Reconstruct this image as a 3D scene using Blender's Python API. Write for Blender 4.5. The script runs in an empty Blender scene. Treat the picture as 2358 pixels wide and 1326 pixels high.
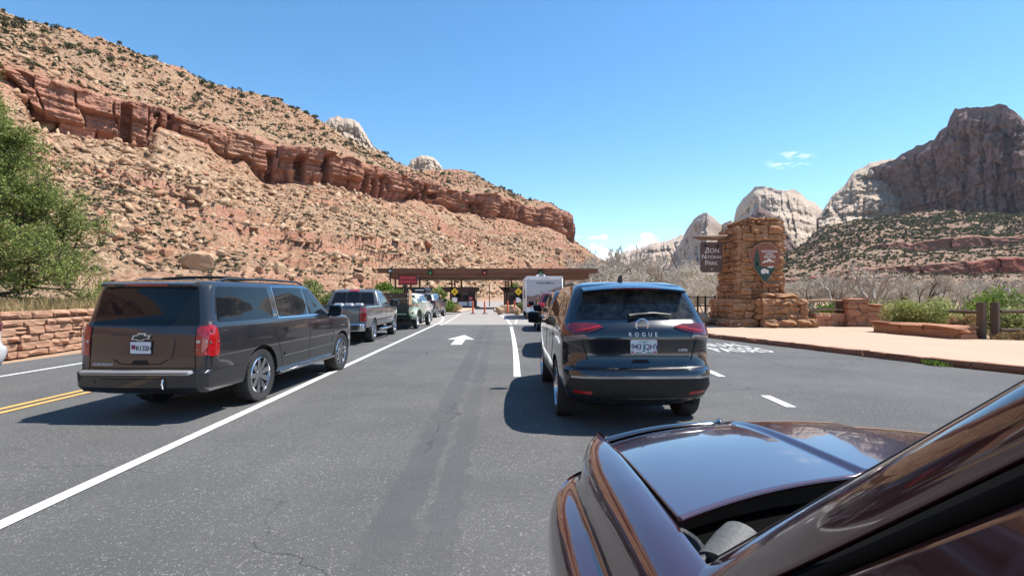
import bpy, bmesh, math, random
import numpy as np
from mathutils import Vector, Matrix
from mathutils.bvhtree import BVHTree
from mathutils.geometry import delaunay_2d_cdt
R = math.radians
random.seed(11)
rng = np.random.default_rng(11)
scene = bpy.context.scene
C = scene.collection

# ---------------------------------------------------------------- camera, sky, sun, exposure
FPX, CX, HY, CAMH = 1230.0, 1179.0, 679.0, 1.55
cam = bpy.data.cameras.new('camera')
cam.sensor_width = 36.0
cam.lens = 36.0 * FPX / 2358.0
cam.shift_y = (HY - 663.0) / 2358.0
cam.clip_start = 0.02
cam.clip_end = 30000.0
camo = bpy.data.objects.new('camera', cam)
C.objects.link(camo)
camo.location = (0, 0, CAMH)
camo.rotation_euler = (R(90), 0, 0)
scene.camera = camo

SUN_EL, SUN_AZ = 62.0, 76.0            # azimuth clockwise from +Y
world = bpy.data.worlds.new('World')
scene.world = world
world.use_nodes = True
wn, wl = world.node_tree.nodes, world.node_tree.links
wn.clear()
w_out = wn.new('ShaderNodeOutputWorld')
w_bg = wn.new('ShaderNodeBackground')
w_sky = wn.new('ShaderNodeTexSky')
w_sky.sky_type = 'NISHITA'
w_sky.sun_disc = False
w_sky.sun_elevation = R(SUN_EL)
w_sky.sun_rotation = R(SUN_AZ)
w_sky.altitude = 1200
w_sky.air_density = 1.0
w_sky.dust_density = 0.15
w_sky.ozone_density = 1.6
w_bg.inputs[1].default_value = 0.142
# clouds: a low bank of cumulus all round the horizon and thin cirrus wisps
tc = wn.new('ShaderNodeTexCoord')
sep = wn.new('ShaderNodeSeparateXYZ')
wl.new(tc.outputs['Generated'], sep.inputs[0])
def wmath(op, a, b=None, clamp=False):
    n = wn.new('ShaderNodeMath'); n.operation = op; n.use_clamp = clamp
    for i, v in enumerate((a, b)):
        if v is None: continue
        if isinstance(v, (int, float)): n.inputs[i].default_value = v
        else: wl.new(v, n.inputs[i])
    return n.outputs[0]
def wmap(v, a, b, c, d):
    n = wn.new('ShaderNodeMapRange'); n.clamp = True
    n.interpolation_type = 'SMOOTHSTEP'
    wl.new(v, n.inputs[0])
    for i, q in enumerate((a, b, c, d)): n.inputs[i + 1].default_value = q
    return n.outputs[0]
def wnoise(scale, detail, rough, sx=1, sy=1, sz=1, off=(0, 0, 0)):
    m = wn.new('ShaderNodeMapping'); m.inputs['Scale'].default_value = (sx, sy, sz)
    m.inputs['Location'].default_value = off
    wl.new(tc.outputs['Generated'], m.inputs[0])
    n = wn.new('ShaderNodeTexNoise'); n.inputs['Scale'].default_value = scale
    n.inputs['Detail'].default_value = detail; n.inputs['Roughness'].default_value = rough
    wl.new(m.outputs[0], n.inputs['Vector'])
    return n.outputs['Fac']
n1 = wnoise(9.0, 8, 0.55, 1, 1, 2.2, (3.1, 0, 0.4))
hgt = wmath('SUBTRACT', wmath('ADD', 0.092, wmath('MULTIPLY', wmath('SUBTRACT', n1, 0.5), 0.24)), sep.outputs[2])
bank = wmap(hgt, -0.004, 0.022, 0.0, 1.0)
n2 = wnoise(26.0, 8, 0.62, 1.0, 1.0, 3.2, (7.7, 1.2, 2.3))
vd = wn.new('ShaderNodeVectorMath'); vd.operation = 'DISTANCE'
wm2 = wn.new('ShaderNodeMapping'); wm2.inputs['Scale'].default_value = (1, 1, 2.6); wm2.inputs['Rotation'].default_value = (0, R(9), 0)
wl.new(tc.outputs['Generated'], wm2.inputs[0]); wl.new(wm2.outputs[0], vd.inputs[0])
wv = Vector((641, 1230, 309)).normalized(); wv = Matrix.Rotation(R(9), 3, 'Y') @ Vector((wv.x, wv.y, wv.z * 2.6)); vd.inputs[1].default_value = wv
wisp = wmath('MULTIPLY', wmap(n2, 0.42, 0.62, 0.0, 0.85), wmap(vd.outputs['Value'], 0.015, 0.042, 1.0, 0.0))
shade = wnoise(16.0, 6, 0.6, 1, 1, 2.0, (1.0, 5.0, 0.0))
ccol = wn.new('ShaderNodeMix'); ccol.data_type = 'RGBA'
wl.new(shade, ccol.inputs[0])
ccol.inputs[6].default_value = (6.4, 6.9, 7.6, 1)
ccol.inputs[7].default_value = (9.0, 9.0, 9.0, 1)
wm = wn.new('ShaderNodeMix'); wm.data_type = 'RGBA'
wl.new(wmath('ADD', wmath('MULTIPLY', bank, 0.9), wisp, True), wm.inputs[0])
hs = wn.new('ShaderNodeHueSaturation'); hs.inputs['Saturation'].default_value = 1.22; hs.inputs['Hue'].default_value = 0.493
wl.new(w_sky.outputs[0], hs.inputs['Color'])
wl.new(hs.outputs[0], wm.inputs[6])
wl.new(ccol.outputs[2], wm.inputs[7])
wl.new(wm.outputs[2], w_bg.inputs[0])
wl.new(w_bg.outputs[0], w_out.inputs[0])

sun = bpy.data.lights.new('sun', 'SUN')
sun.energy = 5.0
sun.angle = R(0.53)
sun.color = (1.0, 0.955, 0.89)
suno = bpy.data.objects.new('sun', sun)
C.objects.link(suno)
sd = Vector((math.cos(R(SUN_EL)) * math.sin(R(SUN_AZ)), math.cos(R(SUN_EL)) * math.cos(R(SUN_AZ)), math.sin(R(SUN_EL))))
suno.rotation_euler = sd.to_track_quat('Z', 'Y').to_euler()
scene.view_settings.view_transform = 'Standard'
scene.view_settings.look = 'None'
scene.view_settings.gamma = 1.0
scene.view_settings.use_curve_mapping = False
scene.view_settings.exposure = 0.68

# ---------------------------------------------------------------- helpers
def PX(x, y, d):
    return Vector(((x - CX) * d / FPX, d, CAMH + (HY - y) * d / FPX))
def GX(x, y, z=0.0):
    d = (CAMH - z) * FPX / (y - HY)
    return Vector(((x - CX) * d / FPX, d, z))

def tag(o, label=None, cat=None, group=None, kind=None):
    if label: o['label'] = label
    if cat: o['category'] = cat
    if group: o['group'] = group
    if kind: o['kind'] = kind
    return o
def empty(name, loc=(0, 0, 0), rz=0.0, label=None, cat=None, group=None):
    o = bpy.data.objects.new(name, None)
    C.objects.link(o)
    o.location = loc
    o.rotation_euler = (0, 0, rz)
    o.empty_display_size = 0.1
    return tag(o, label, cat, group)
def link(name, me, mat=None, parent=None, loc=None):
    if mat is not None and not me.materials: me.materials.append(mat)
    o = bpy.data.objects.new(name, me)
    C.objects.link(o)
    if parent is not None: o.parent = parent
    if loc is not None: o.location = loc
    return o
def copy_tree(o, parent=None):
    c = o.copy(); C.objects.link(c)
    c.parent = parent
    for ch in list(o.children): copy_tree(ch, c)
    return c
def np_mesh(name, V, F, smooth=False):
    V = np.asarray(V, np.float32); F = np.asarray(F, np.int32)
    me = bpy.data.meshes.new(name)
    n, k = F.shape
    me.vertices.add(len(V)); me.vertices.foreach_set('co', V.ravel())
    me.loops.add(n * k); me.loops.foreach_set('vertex_index', F.ravel())
    me.polygons.add(n); me.polygons.foreach_set('loop_start', np.arange(0, n * k, k, dtype=np.int32))
    me.polygons.foreach_set('loop_total', np.full(n, k, np.int32))
    if smooth: me.polygons.foreach_set('use_smooth', np.ones(n, bool))
    me.update(calc_edges=True)
    return me

class MB:
    def __init__(s): s.v = []; s.f = []
    def add(s, V, F):
        o = len(s.v); s.v += [tuple(p) for p in V]; s.f += [tuple(i + o for i in q) for q in F]; return s
    def box(s, c, size, rot=None, taper=1.0):
        hx, hy, hz = size[0] / 2, size[1] / 2, size[2] / 2
        V = [Vector((sx * hx * (taper if sz > 0 else 1), sy * hy * (taper if sz > 0 else 1), sz * hz)) for sz in (-1, 1) for sy in (-1, 1) for sx in (-1, 1)]
        if rot is not None: V = [rot @ p for p in V]
        V = [p + Vector(c) for p in V]
        return s.add(V, [(0, 2, 3, 1), (4, 5, 7, 6), (0, 1, 5, 4), (2, 6, 7, 3), (0, 4, 6, 2), (1, 3, 7, 5)])
    def bb(s, a, b):
        return s.box([(p + q) / 2 for p, q in zip(a, b)], [abs(q - p) for p, q in zip(a, b)])
    def tube(s, pts, r, n=8, cap=True):
        pts = [Vector(p) for p in pts]
        rs = r if isinstance(r, (list, tuple)) else [r] * len(pts)
        o = len(s.v); up = None
        for i, p in enumerate(pts):
            t = (pts[min(i + 1, len(pts) - 1)] - pts[max(i - 1, 0)])
            t = t.normalized() if t.length > 1e-9 else Vector((0, 0, 1))
            if up is None:
                up = t.orthogonal().normalized()
            else:
                up = (up - t * up.dot(t))
                up = up.normalized() if up.length > 1e-6 else t.orthogonal().normalized()
            b = t.cross(up)
            for k in range(n):
                a = 2 * math.pi * k / n
                s.v.append(tuple(p + (up * math.cos(a) + b * math.sin(a)) * rs[i]))
        for i in range(len(pts) - 1):
            for k in range(n):
                k2 = (k + 1) % n
                s.f.append((o + i * n + k, o + i * n + k2, o + (i + 1) * n + k2, o + (i + 1) * n + k))
        if cap:
            s.f.append(tuple(o + k for k in reversed(range(n))))
            e = o + (len(pts) - 1) * n
            s.f.append(tuple(e + k for k in range(n)))
        return s
    def prism(s, poly, h0, h1, fn):
        """poly 2D extruded between h0 and h1; fn(u,v,h) -> 3D"""
        n = len(poly)
        V = [fn(u, v, h0) for u, v in poly] + [fn(u, v, h1) for u, v in poly]
        F = [tuple(reversed(range(n))), tuple(range(n, 2 * n))] + [(i, (i + 1) % n, n + (i + 1) % n, n + i) for i in range(n)]
        return s.add(V, F)
    def lathe(s, prof, n=32, axis='x', c=(0, 0, 0)):
        o = len(s.v); m = len(prof)
        for k in range(n):
            a = 2 * math.pi * k / n
            for (h, r) in prof:
                p = {'x': (h, r * math.cos(a), r * math.sin(a)), 'y': (r * math.sin(a), h, r * math.cos(a)), 'z': (r * math.cos(a), r * math.sin(a), h)}[axis]
                s.v.append((p[0] + c[0], p[1] + c[1], p[2] + c[2]))
        for k in range(n):
            k2 = (k + 1) % n
            for i in range(m - 1):
                s.f.append((o + k * m + i, o + k * m + i + 1, o + k2 * m + i + 1, o + k2 * m + i))
        return s
    def mesh(s, name, smooth=None, fix=True):
        me = bpy.data.meshes.new(name)
        me.from_pydata(s.v, [], s.f)
        if fix:
            bm = bmesh.new(); bm.from_mesh(me)
            bmesh.ops.recalc_face_normals(bm, faces=bm.faces)
            bm.to_mesh(me); bm.free()
        if smooth is not None:
            me.polygons.foreach_set('use_smooth', [True] * len(me.polygons))
            me.set_sharp_from_angle(angle=R(smooth))
        me.update()
        return me
    def build(s, name, mat, parent=None, smooth=None, bevel=0.0, loc=None):
        me = s.mesh(name, smooth)
        if bevel > 0:
            bm = bmesh.new(); bm.from_mesh(me)
            es = [e for e in bm.edges if len(e.link_faces) == 2 and e.calc_face_angle(0) > 0.5]
            bmesh.ops.bevel(bm, geom=es, offset=bevel, segments=2, affect='EDGES', clamp_overlap=True)
            bm.to_mesh(me); bm.free()
        return link(name, me, mat, parent, loc)

def text_mesh(body, size, extrude=0.004, align='CENTER', spacing=1.0, bold=0.0):
    cu = bpy.data.curves.new('t', 'FONT')
    cu.body = body; cu.size = size; cu.extrude = extrude; cu.align_x = align; cu.align_y = 'CENTER'
    cu.space_character = spacing; cu.offset = bold; cu.resolution_u = 3
    o = bpy.data.objects.new('t', cu); C.objects.link(o)
    me = bpy.data.meshes.new_from_object(o.evaluated_get(bpy.context.evaluated_depsgraph_get()))
    bpy.data.objects.remove(o); bpy.data.curves.remove(cu)
    return me
def lettering(body, size, mat, parent, loc, rot=(R(90), 0, 0), extrude=0.004, name='lettering', **k):
    o = link(name, text_mesh(body, size, extrude, **k), mat, parent, loc)
    o.rotation_euler = rot
    return o

# numpy noise
def _h(ix, iy, iz, seed):
    n = (ix.astype(np.int64) * 374761393 + iy.astype(np.int64) * 668265263 + iz.astype(np.int64) * 1274126177 + seed * 974711) & 0xFFFFFFFF
    n = ((n ^ (n >> 13)) * 1274126177) & 0xFFFFFFFF
    n = ((n ^ (n >> 16)) * 2246822519) & 0xFFFFFFFF
    return ((n ^ (n >> 15)) & 0xFFFFFF) / float(0xFFFFFF)
def vn(x, y, z=0.0, seed=0):
    x, y, z = np.broadcast_arrays(np.asarray(x, float), np.asarray(y, float), np.asarray(z, float))
    ix, iy, iz = np.floor(x), np.floor(y), np.floor(z)
    fx, fy, fz = x - ix, y - iy, z - iz
    fx, fy, fz = (f * f * (3 - 2 * f) for f in (fx, fy, fz))
    out = 0
    for dx in (0, 1):
        for dy in (0, 1):
            for dz in (0, 1):
                w = (fx if dx else 1 - fx) * (fy if dy else 1 - fy) * (fz if dz else 1 - fz)
                out = out + w * _h(ix + dx, iy + dy, iz + dz, seed)
    return out * 2 - 1
def fbm(x, y, z=0.0, o=4, seed=0, gain=0.5):
    s, a, f = 0, 1.0, 1.0
    for i in range(o):
        s = s + a * vn(x * f, y * f, z * f if not isinstance(z, float) else z, seed + i * 17); a *= gain; f *= 2.03
    return s
def rnd1(i, seed=0):
    i = np.asarray(i, float)
    return _h(i, i * 0 + 3, i * 0 + 7, seed)
def smooth(a, b, x):
    t = np.clip((x - a) / (b - a), 0, 1); return t * t * (3 - 2 * t)

# ---------------------------------------------------------------- materials
class NT:
    def __init__(s, name):
        s.m = bpy.data.materials.new(name); s.m.use_nodes = True
        s.n, s.l = s.m.node_tree.nodes, s.m.node_tree.links
        s.b = s.n['Principled BSDF']; s.co = s.n.new('ShaderNodeTexCoord'); s.coord = s.co.outputs['Object']
    def set(s, **k):
        for a, v in k.items():
            i = s.b.inputs[a.replace('_', ' ')]
            if isinstance(v, (int, float)): i.default_value = v
            elif isinstance(v, tuple): i.default_value = (*v, 1) if len(v) == 3 else v
            else: s.l.new(v, i)
        return s
    def mapping(s, scale=(1, 1, 1), rot=(0, 0, 0), loc=(0, 0, 0), src=None):
        m = s.n.new('ShaderNodeMapping'); m.inputs['Scale'].default_value = scale
        m.inputs['Rotation'].default_value = rot; m.inputs['Location'].default_value = loc
        s.l.new(src or s.coord, m.inputs[0]); return m.outputs[0]
    def noise(s, scale, detail=4, rough=0.55, vec=None, dist=0.0):
        n = s.n.new('ShaderNodeTexNoise'); n.inputs['Scale'].default_value = scale
        n.inputs['Detail'].default_value = detail; n.inputs['Roughness'].default_value = rough
        n.inputs['Distortion'].default_value = dist
        s.l.new(vec or s.coord, n.inputs['Vector']); return n.outputs['Fac']
    def voro(s, scale, vec=None, feature='F1', out='Distance', rand=1.0):
        n = s.n.new('ShaderNodeTexVoronoi'); n.feature = feature
        n.inputs['Scale'].default_value = scale; n.inputs['Randomness'].default_value = rand
        s.l.new(vec or s.coord, n.inputs['Vector']); return n.outputs[out]
    def rng(s, v, a, b, c=0.0, d=1.0):
        n = s.n.new('ShaderNodeMapRange'); n.clamp = True; s.l.new(v, n.inputs[0])
        for i, q in enumerate((a, b, c, d)): n.inputs[i + 1].default_value = q
        return n.outputs[0]
    def math(s, op, a, b=None, clamp=False):
        n = s.n.new('ShaderNodeMath'); n.operation = op; n.use_clamp = clamp
        for i, v in enumerate((a, b)):
            if v is None: continue
            if isinstance(v, (int, float)): n.inputs[i].default_value = v
            else: s.l.new(v, n.inputs[i])
        return n.outputs[0]
    def mix(s, f, a, b, mode='MIX'):
        n = s.n.new('ShaderNodeMix'); n.data_type = 'RGBA'; n.blend_type = mode
        for i, v in ((0, f), (6, a), (7, b)):
            if isinstance(v, (int, float)): n.inputs[i].default_value = v
            elif isinstance(v, tuple): n.inputs[i].default_value = (*v, 1)
            else: s.l.new(v, n.inputs[i])
        return n.outputs[2]
    def attr(s, name):
        n = s.n.new('ShaderNodeAttribute'); n.attribute_name = name; return n.outputs['Fac']
    def orand(s):
        return s.n.new('ShaderNodeObjectInfo').outputs['Random']
    def bump(s, h, dist=0.02, strength=1.0, prev=None):
        n = s.n.new('ShaderNodeBump'); n.inputs['Strength'].default_value = strength
        n.inputs['Distance'].default_value = dist; s.l.new(h, n.inputs['Height'])
        if prev is not None: s.l.new(prev, n.inputs['Normal'])
        s.l.new(n.outputs[0], s.b.inputs['Normal']); return n.outputs[0]

def simple(name, col, rough=0.6, metal=0.0, var=0.25, scale=6.0, bump=0.0, bscale=40.0, rnd=0.0, **k):
    t = NT(name)
    dk = tuple(c * (1 - var) for c in col)
    c = t.mix(t.rng(t.noise(scale, 6), 0.3, 0.7), dk, col) if var else col
    if rnd:
        c = t.mix(t.orand(), c, tuple(min(1, q * (1 + rnd)) for q in col))
    t.set(Base_Color=c, Roughness=rough, Metallic=metal, **k)
    if bump: t.bump(t.noise(bscale, 5, 0.6), bump)
    return t.m
def paint(name, col, metal=0.35, rough=0.3, dust=0.06, ior=1.6):
    t = NT(name)
    d = t.rng(t.noise(3.0, 8, 0.65), 0.45, 0.8, 0.0, dust)
    t.set(Base_Color=t.mix(d, col, (0.36, 0.27, 0.2)), Metallic=metal, Roughness=rough, Coat_Weight=1.0,
          Coat_IOR=ior, Coat_Roughness=t.rng(t.noise(5, 6), 0.3, 0.8, 0.015, 0.06))
    return t.m
M = {}
M['chrome'] = simple('chrome', (0.75, 0.76, 0.78), 0.12, 1.0, 0.05)
M['alloy'] = simple('alloy', (0.62, 0.63, 0.65), 0.22, 1.0, 0.1)
M['plastic'] = simple('black_plastic', (0.018, 0.018, 0.019), 0.5, 0, 0.3, 8, 0.0005, 300)
M['trimgrey'] = simple('grey_trim', (0.04, 0.04, 0.042), 0.45, 0, 0.2, 8)
M['rubber'] = simple('tyre_rubber', (0.035, 0.033, 0.031), 0.8, 0, 0.4, 5, 0.001, 120)
M['under'] = simple('underbody', (0.012, 0.012, 0.012), 0.9, 0, 0.2)
def glassmat(name, col, dust):
    t = NT(name)
    d = t.rng(t.noise(9, 8, 0.7), 0.4, 0.85, 0, dust)
    t.set(Base_Color=t.mix(d, col, (0.3, 0.27, 0.24)), Roughness=t.rng(t.noise(60, 4), 0.3, 0.7, 0.015, 0.05), Specular_IOR_Level=0.34)
    return t.m
M['glass'] = glassmat('tinted_glass', (0.008, 0.010, 0.012), 0.03)
M['dustglass'] = glassmat('dusty_glass', (0.010, 0.013, 0.014), 0.35)
M['redlamp'] = simple('red_lens', (0.42, 0.012, 0.014), 0.12, 0, 0.35, 14, 0, Coat_Weight=1.0)
M['darkred'] = simple('dark_red_lens', (0.13, 0.012, 0.016), 0.1, 0, 0.3, 14, 0, Coat_Weight=1.0)
M['clearlamp'] = simple('clear_lens', (0.22, 0.20, 0.20), 0.1, 0.3, 0.4, 20, 0, Coat_Weight=1.0)
M['white'] = simple('white_paint', (0.78, 0.78, 0.77), 0.35, 0, 0.06, 3)
M['plate'] = simple('plate_white', (0.72, 0.73, 0.75), 0.4, 0, 0.08, 20)
M['inkblue'] = simple('plate_ink', (0.02, 0.03, 0.12), 0.5, 0, 0)
M['inkgreen'] = simple('plate_green', (0.03, 0.28, 0.2), 0.5, 0, 0)
M['inkred'] = simple('ink_red', (0.5, 0.03, 0.03), 0.5, 0, 0)
M['black'] = simple('matte_black', (0.01, 0.01, 0.01), 0.7, 0, 0)
# ---------------------------------------------------------------- terrain materials
def hill_material(name, talus_a, talus_b, talus_c, cliff_a, cliff_b, rs=1.0, zs=1.0, varnish=0.5):
    t = NT(name)
    z = t.attr('zone')
    big = t.noise(0.018 * rs, 5, 0.6)
    tal = t.mix(t.rng(big, 0.42, 0.62), talus_a, talus_b)
    tal = t.mix(t.rng(t.voro(0.9 * rs, feature='F1', out='Distance'), 0.15, 0.75), talus_c, tal)
    cellc = t.n.new('ShaderNodeSeparateColor'); t.l.new(t.voro(1.1 * rs, t.mapping((1, 1, 1.6)), out='Color'), cellc.inputs[0])
    tal = t.mix(t.rng(cellc.outputs[0], .45, 1.0, 0, .55), tal, tuple(min(.7, q * 1.22) for q in talus_c))
    tal = t.mix(t.rng(cellc.outputs[1], .5, .95, 0, .8), tal, tuple(q * .38 for q in talus_a))
    tal = t.mix(t.rng(t.noise(0.35 * rs, 8, 0.7), 0.35, 0.7), t.mix(0.5, tal, (0.13, 0.075, 0.045)), tal)
    sv = t.mapping((0.02, 0.02, 0.42 * zs))
    strata = t.noise(1.0, 7, 0.65, sv, 0.3)
    cl = t.mix(t.rng(strata, 0.35, 0.65), cliff_a, cliff_b)
    vs = t.mapping((0.22 * rs, 0.22 * rs, 0.018))
    cl = t.mix(t.rng(t.noise(1.0, 6, 0.6, vs), 0.5, 0.68, 0, varnish), cl, (0.10, 0.062, 0.055))
    t.set(Base_Color=t.mix(z, tal, cl), Roughness=0.95, Specular_IOR_Level=0.15)
    b1 = t.bump(t.noise(0.8 * rs, 8, 0.7), 0.9 / rs, 0.8)
    b2 = t.bump(t.math('SUBTRACT', 1.0, t.voro(1.3 * rs)), 0.5 / rs, 0.6, b1)
    t.bump(t.noise(0.5 * rs, 7, 0.62, t.mapping((0.3, 0.3, 3.0))), 0.7 / rs, 0.6, b2)
    return t.m
M['hill'] = hill_material('red_hill_rock', (0.42, 0.268, 0.165), (0.42, 0.172, 0.09), (0.51, 0.36, 0.232), (0.33, 0.145, 0.092), (0.46, 0.24, 0.16), varnish=.6)
M['farhill'] = hill_material('shrubby_slope_rock', (0.36, 0.24, 0.165), (0.31, 0.145, 0.095), (0.41, 0.30, 0.215), (0.24, 0.08, 0.058), (0.34, 0.13, 0.088), 0.6, 0.7)
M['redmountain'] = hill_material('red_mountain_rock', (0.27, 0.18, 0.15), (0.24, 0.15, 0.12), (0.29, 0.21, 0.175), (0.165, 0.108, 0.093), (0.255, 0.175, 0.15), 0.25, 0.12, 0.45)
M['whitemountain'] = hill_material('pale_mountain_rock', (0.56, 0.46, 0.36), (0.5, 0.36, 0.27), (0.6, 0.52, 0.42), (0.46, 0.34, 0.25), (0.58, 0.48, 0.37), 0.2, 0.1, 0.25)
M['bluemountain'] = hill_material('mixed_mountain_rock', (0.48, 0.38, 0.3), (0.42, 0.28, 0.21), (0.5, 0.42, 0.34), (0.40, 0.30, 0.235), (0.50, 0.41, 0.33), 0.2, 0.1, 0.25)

def ang(x): return math.atan2(x - CX, FPX)
def polar(name, A, segs, mat, zone_fn=None, disp=None):
    """A: column angles; segs: list of (r array, z array, rows to reach it, zone); terrain sheet in polar rows"""
    rows_r, rows_z, rows_zone, rows_seg, rows_t = [], [], [], [], []
    for i, (r, z, n, zo, pw) in enumerate(segs):
        if i == 0:
            rows_r.append(r); rows_z.append(z); rows_zone.append(np.zeros_like(r)); rows_seg.append(0); rows_t.append(0.0); continue
        r0, z0 = segs[i - 1][0], segs[i - 1][1]
        for k in range(1, n + 1):
            t = k / n
            rows_r.append(r0 + (r - r0) * t); rows_z.append(z0 + (z - z0) * t ** pw)
            rows_zone.append(np.full_like(r, zo)); rows_seg.append(i); rows_t.append(t)
    Rr, Z, ZO = np.array(rows_r), np.array(rows_z), np.array(rows_zone)
    seg, tt = np.array(rows_seg)[:, None], np.array(rows_t)[:, None]
    off = 0.0
    if disp is not None: Rr, Z, ZO, off, nxy = disp(Rr, Z, ZO, seg, tt, A)
    X, Y = Rr * np.sin(A)[None, :], Rr * np.cos(A)[None, :]
    if disp is not None: X = X + off * nxy[0]; Y = Y + off * nxy[1]
    nr, nc = X.shape
    V = np.stack([X, Y, Z], -1).reshape(-1, 3)
    idx = np.arange(nr * nc).reshape(nr, nc)
    F = np.stack([idx[:-1, :-1], idx[:-1, 1:], idx[1:, 1:], idx[1:, :-1]], -1).reshape(-1, 4)
    me = np_mesh(name, V, F)
    at = me.attributes.new('zone', 'FLOAT', 'POINT'); at.data.foreach_set('value', np.clip(ZO, 0, 1).astype(np.float32).ravel())
    o = link(name, me, mat)
    return o, np.stack([X, Y, Z], -1), seg[:, 0], tt[:, 0]

# ---- the big red hill on the left with its cliff band
K = np.array([  # px x, ridge y, cliff top y, cliff base y, toe distance, ridge distance factor
    (0, 25, 150, 268, 62, 1.42), (120, 62, 180, 292, 64, 1.42), (228, 88, 215, 318, 68, 1.42), (330, 128, 245, 345, 72, 1.4), (400, 152, 275, 352, 76, 1.4),
    (520, 200, 305, 385, 84, 1.38), (620, 224, 328, 420, 92, 1.35), (700, 258, 338, 424, 100, 1.32), (750, 290, 347, 424, 106, 1.3), (850, 345, 378, 445, 125, 1.25),
    (950, 388, 408, 466, 150, 1.22), (1075, 394, 446, 492, 190, 1.25), (1130, 420, 450, 505, 220, 1.2), (1200, 452, 466, 513, 265, 1.15), (1260, 474, 478, 528, 310, 1.1),
    (1300, 486, 489, 540, 345, 1.06), (1314, 497, 498, 552, 360, 1.05), (1319, 556, 557, 560, 365, 1.05), (1345, 572, 573, 576, 380, 1.05), (1390, 602, 603, 606, 400, 1.04), (1440, 640, 641, 644, 420, 1.04), (1500, 668, 669, 671, 440, 1.04)], float)
ka = np.arctan2(K[:, 0] - CX, FPX); ca = np.cos(ka)
dtop = 88.0 * FPX / np.maximum(679 - K[:, 2], 30.0); dtop[-6:] = (588, 588, 590, 595, 600, 600)[-6:]
dbase = dtop - 5.0; dr = dtop * K[:, 5]
kr = dict(toe=K[:, 4] / ca, base=dbase / ca, top=dtop / ca, ridge=dr / ca)
kz = dict(base=CAMH + (679 - K[:, 3]) * dbase / FPX, top=CAMH + (679 - K[:, 2]) * dtop / FPX, ridge=CAMH + (679 - K[:, 1]) * dr / FPX)
oa = np.array([R(-165), R(-130), R(-100), R(-75), R(-58), R(-50)])
def ext(out, ins): return np.concatenate([np.array(out, float), ins])
ka = ext(oa, ka)
kr = dict(toe=ext((150, 100, 80, 70, 72, 80), kr['toe']), base=ext((340, 260, 225, 225, 245, 262), kr['base']), top=ext((350, 268, 233, 233, 254, 271), kr['top']), ridge=ext((470, 380, 330, 330, 362, 388), kr['ridge']))
kz = dict(base=ext((50, 62, 68, 69, 70, 69), kz['base']), top=ext((72, 84, 92, 94, 93, 92), kz['top']), ridge=ext((110, 140, 165, 172, 170, 166), kz['ridge']))
A1 = np.concatenate([np.linspace(R(-165), ang(-20), 120, endpoint=False), np.arctan2(np.arange(-20, 1500, 1.9) - CX, FPX)])
def I(d, k): return np.interp(A1, ka, d[k])
nose = smooth(ang(1322), ang(1312), A1)
toe = I(kr, 'toe')
segs = [(toe * 0.86, toe * 0 - 0.6, 0, 0, 1), (toe, toe * 0 + 0.5, 6, 0, 1), (I(kr, 'base'), I(kz, 'base'), 120, 0, 1.22), (I(kr, 'top'), I(kz, 'top'), 56, 1, 1.0),
        (I(kr, 'ridge'), I(kz, 'ridge'), 80, 0.0, 1.0), (I(kr, 'ridge') + 60, I(kz, 'ridge') - 14, 8, 0, 1), (I(kr, 'ridge') + 260, I(kz, 'ridge') * 0 - 5, 4, 0, 1)]
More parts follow.
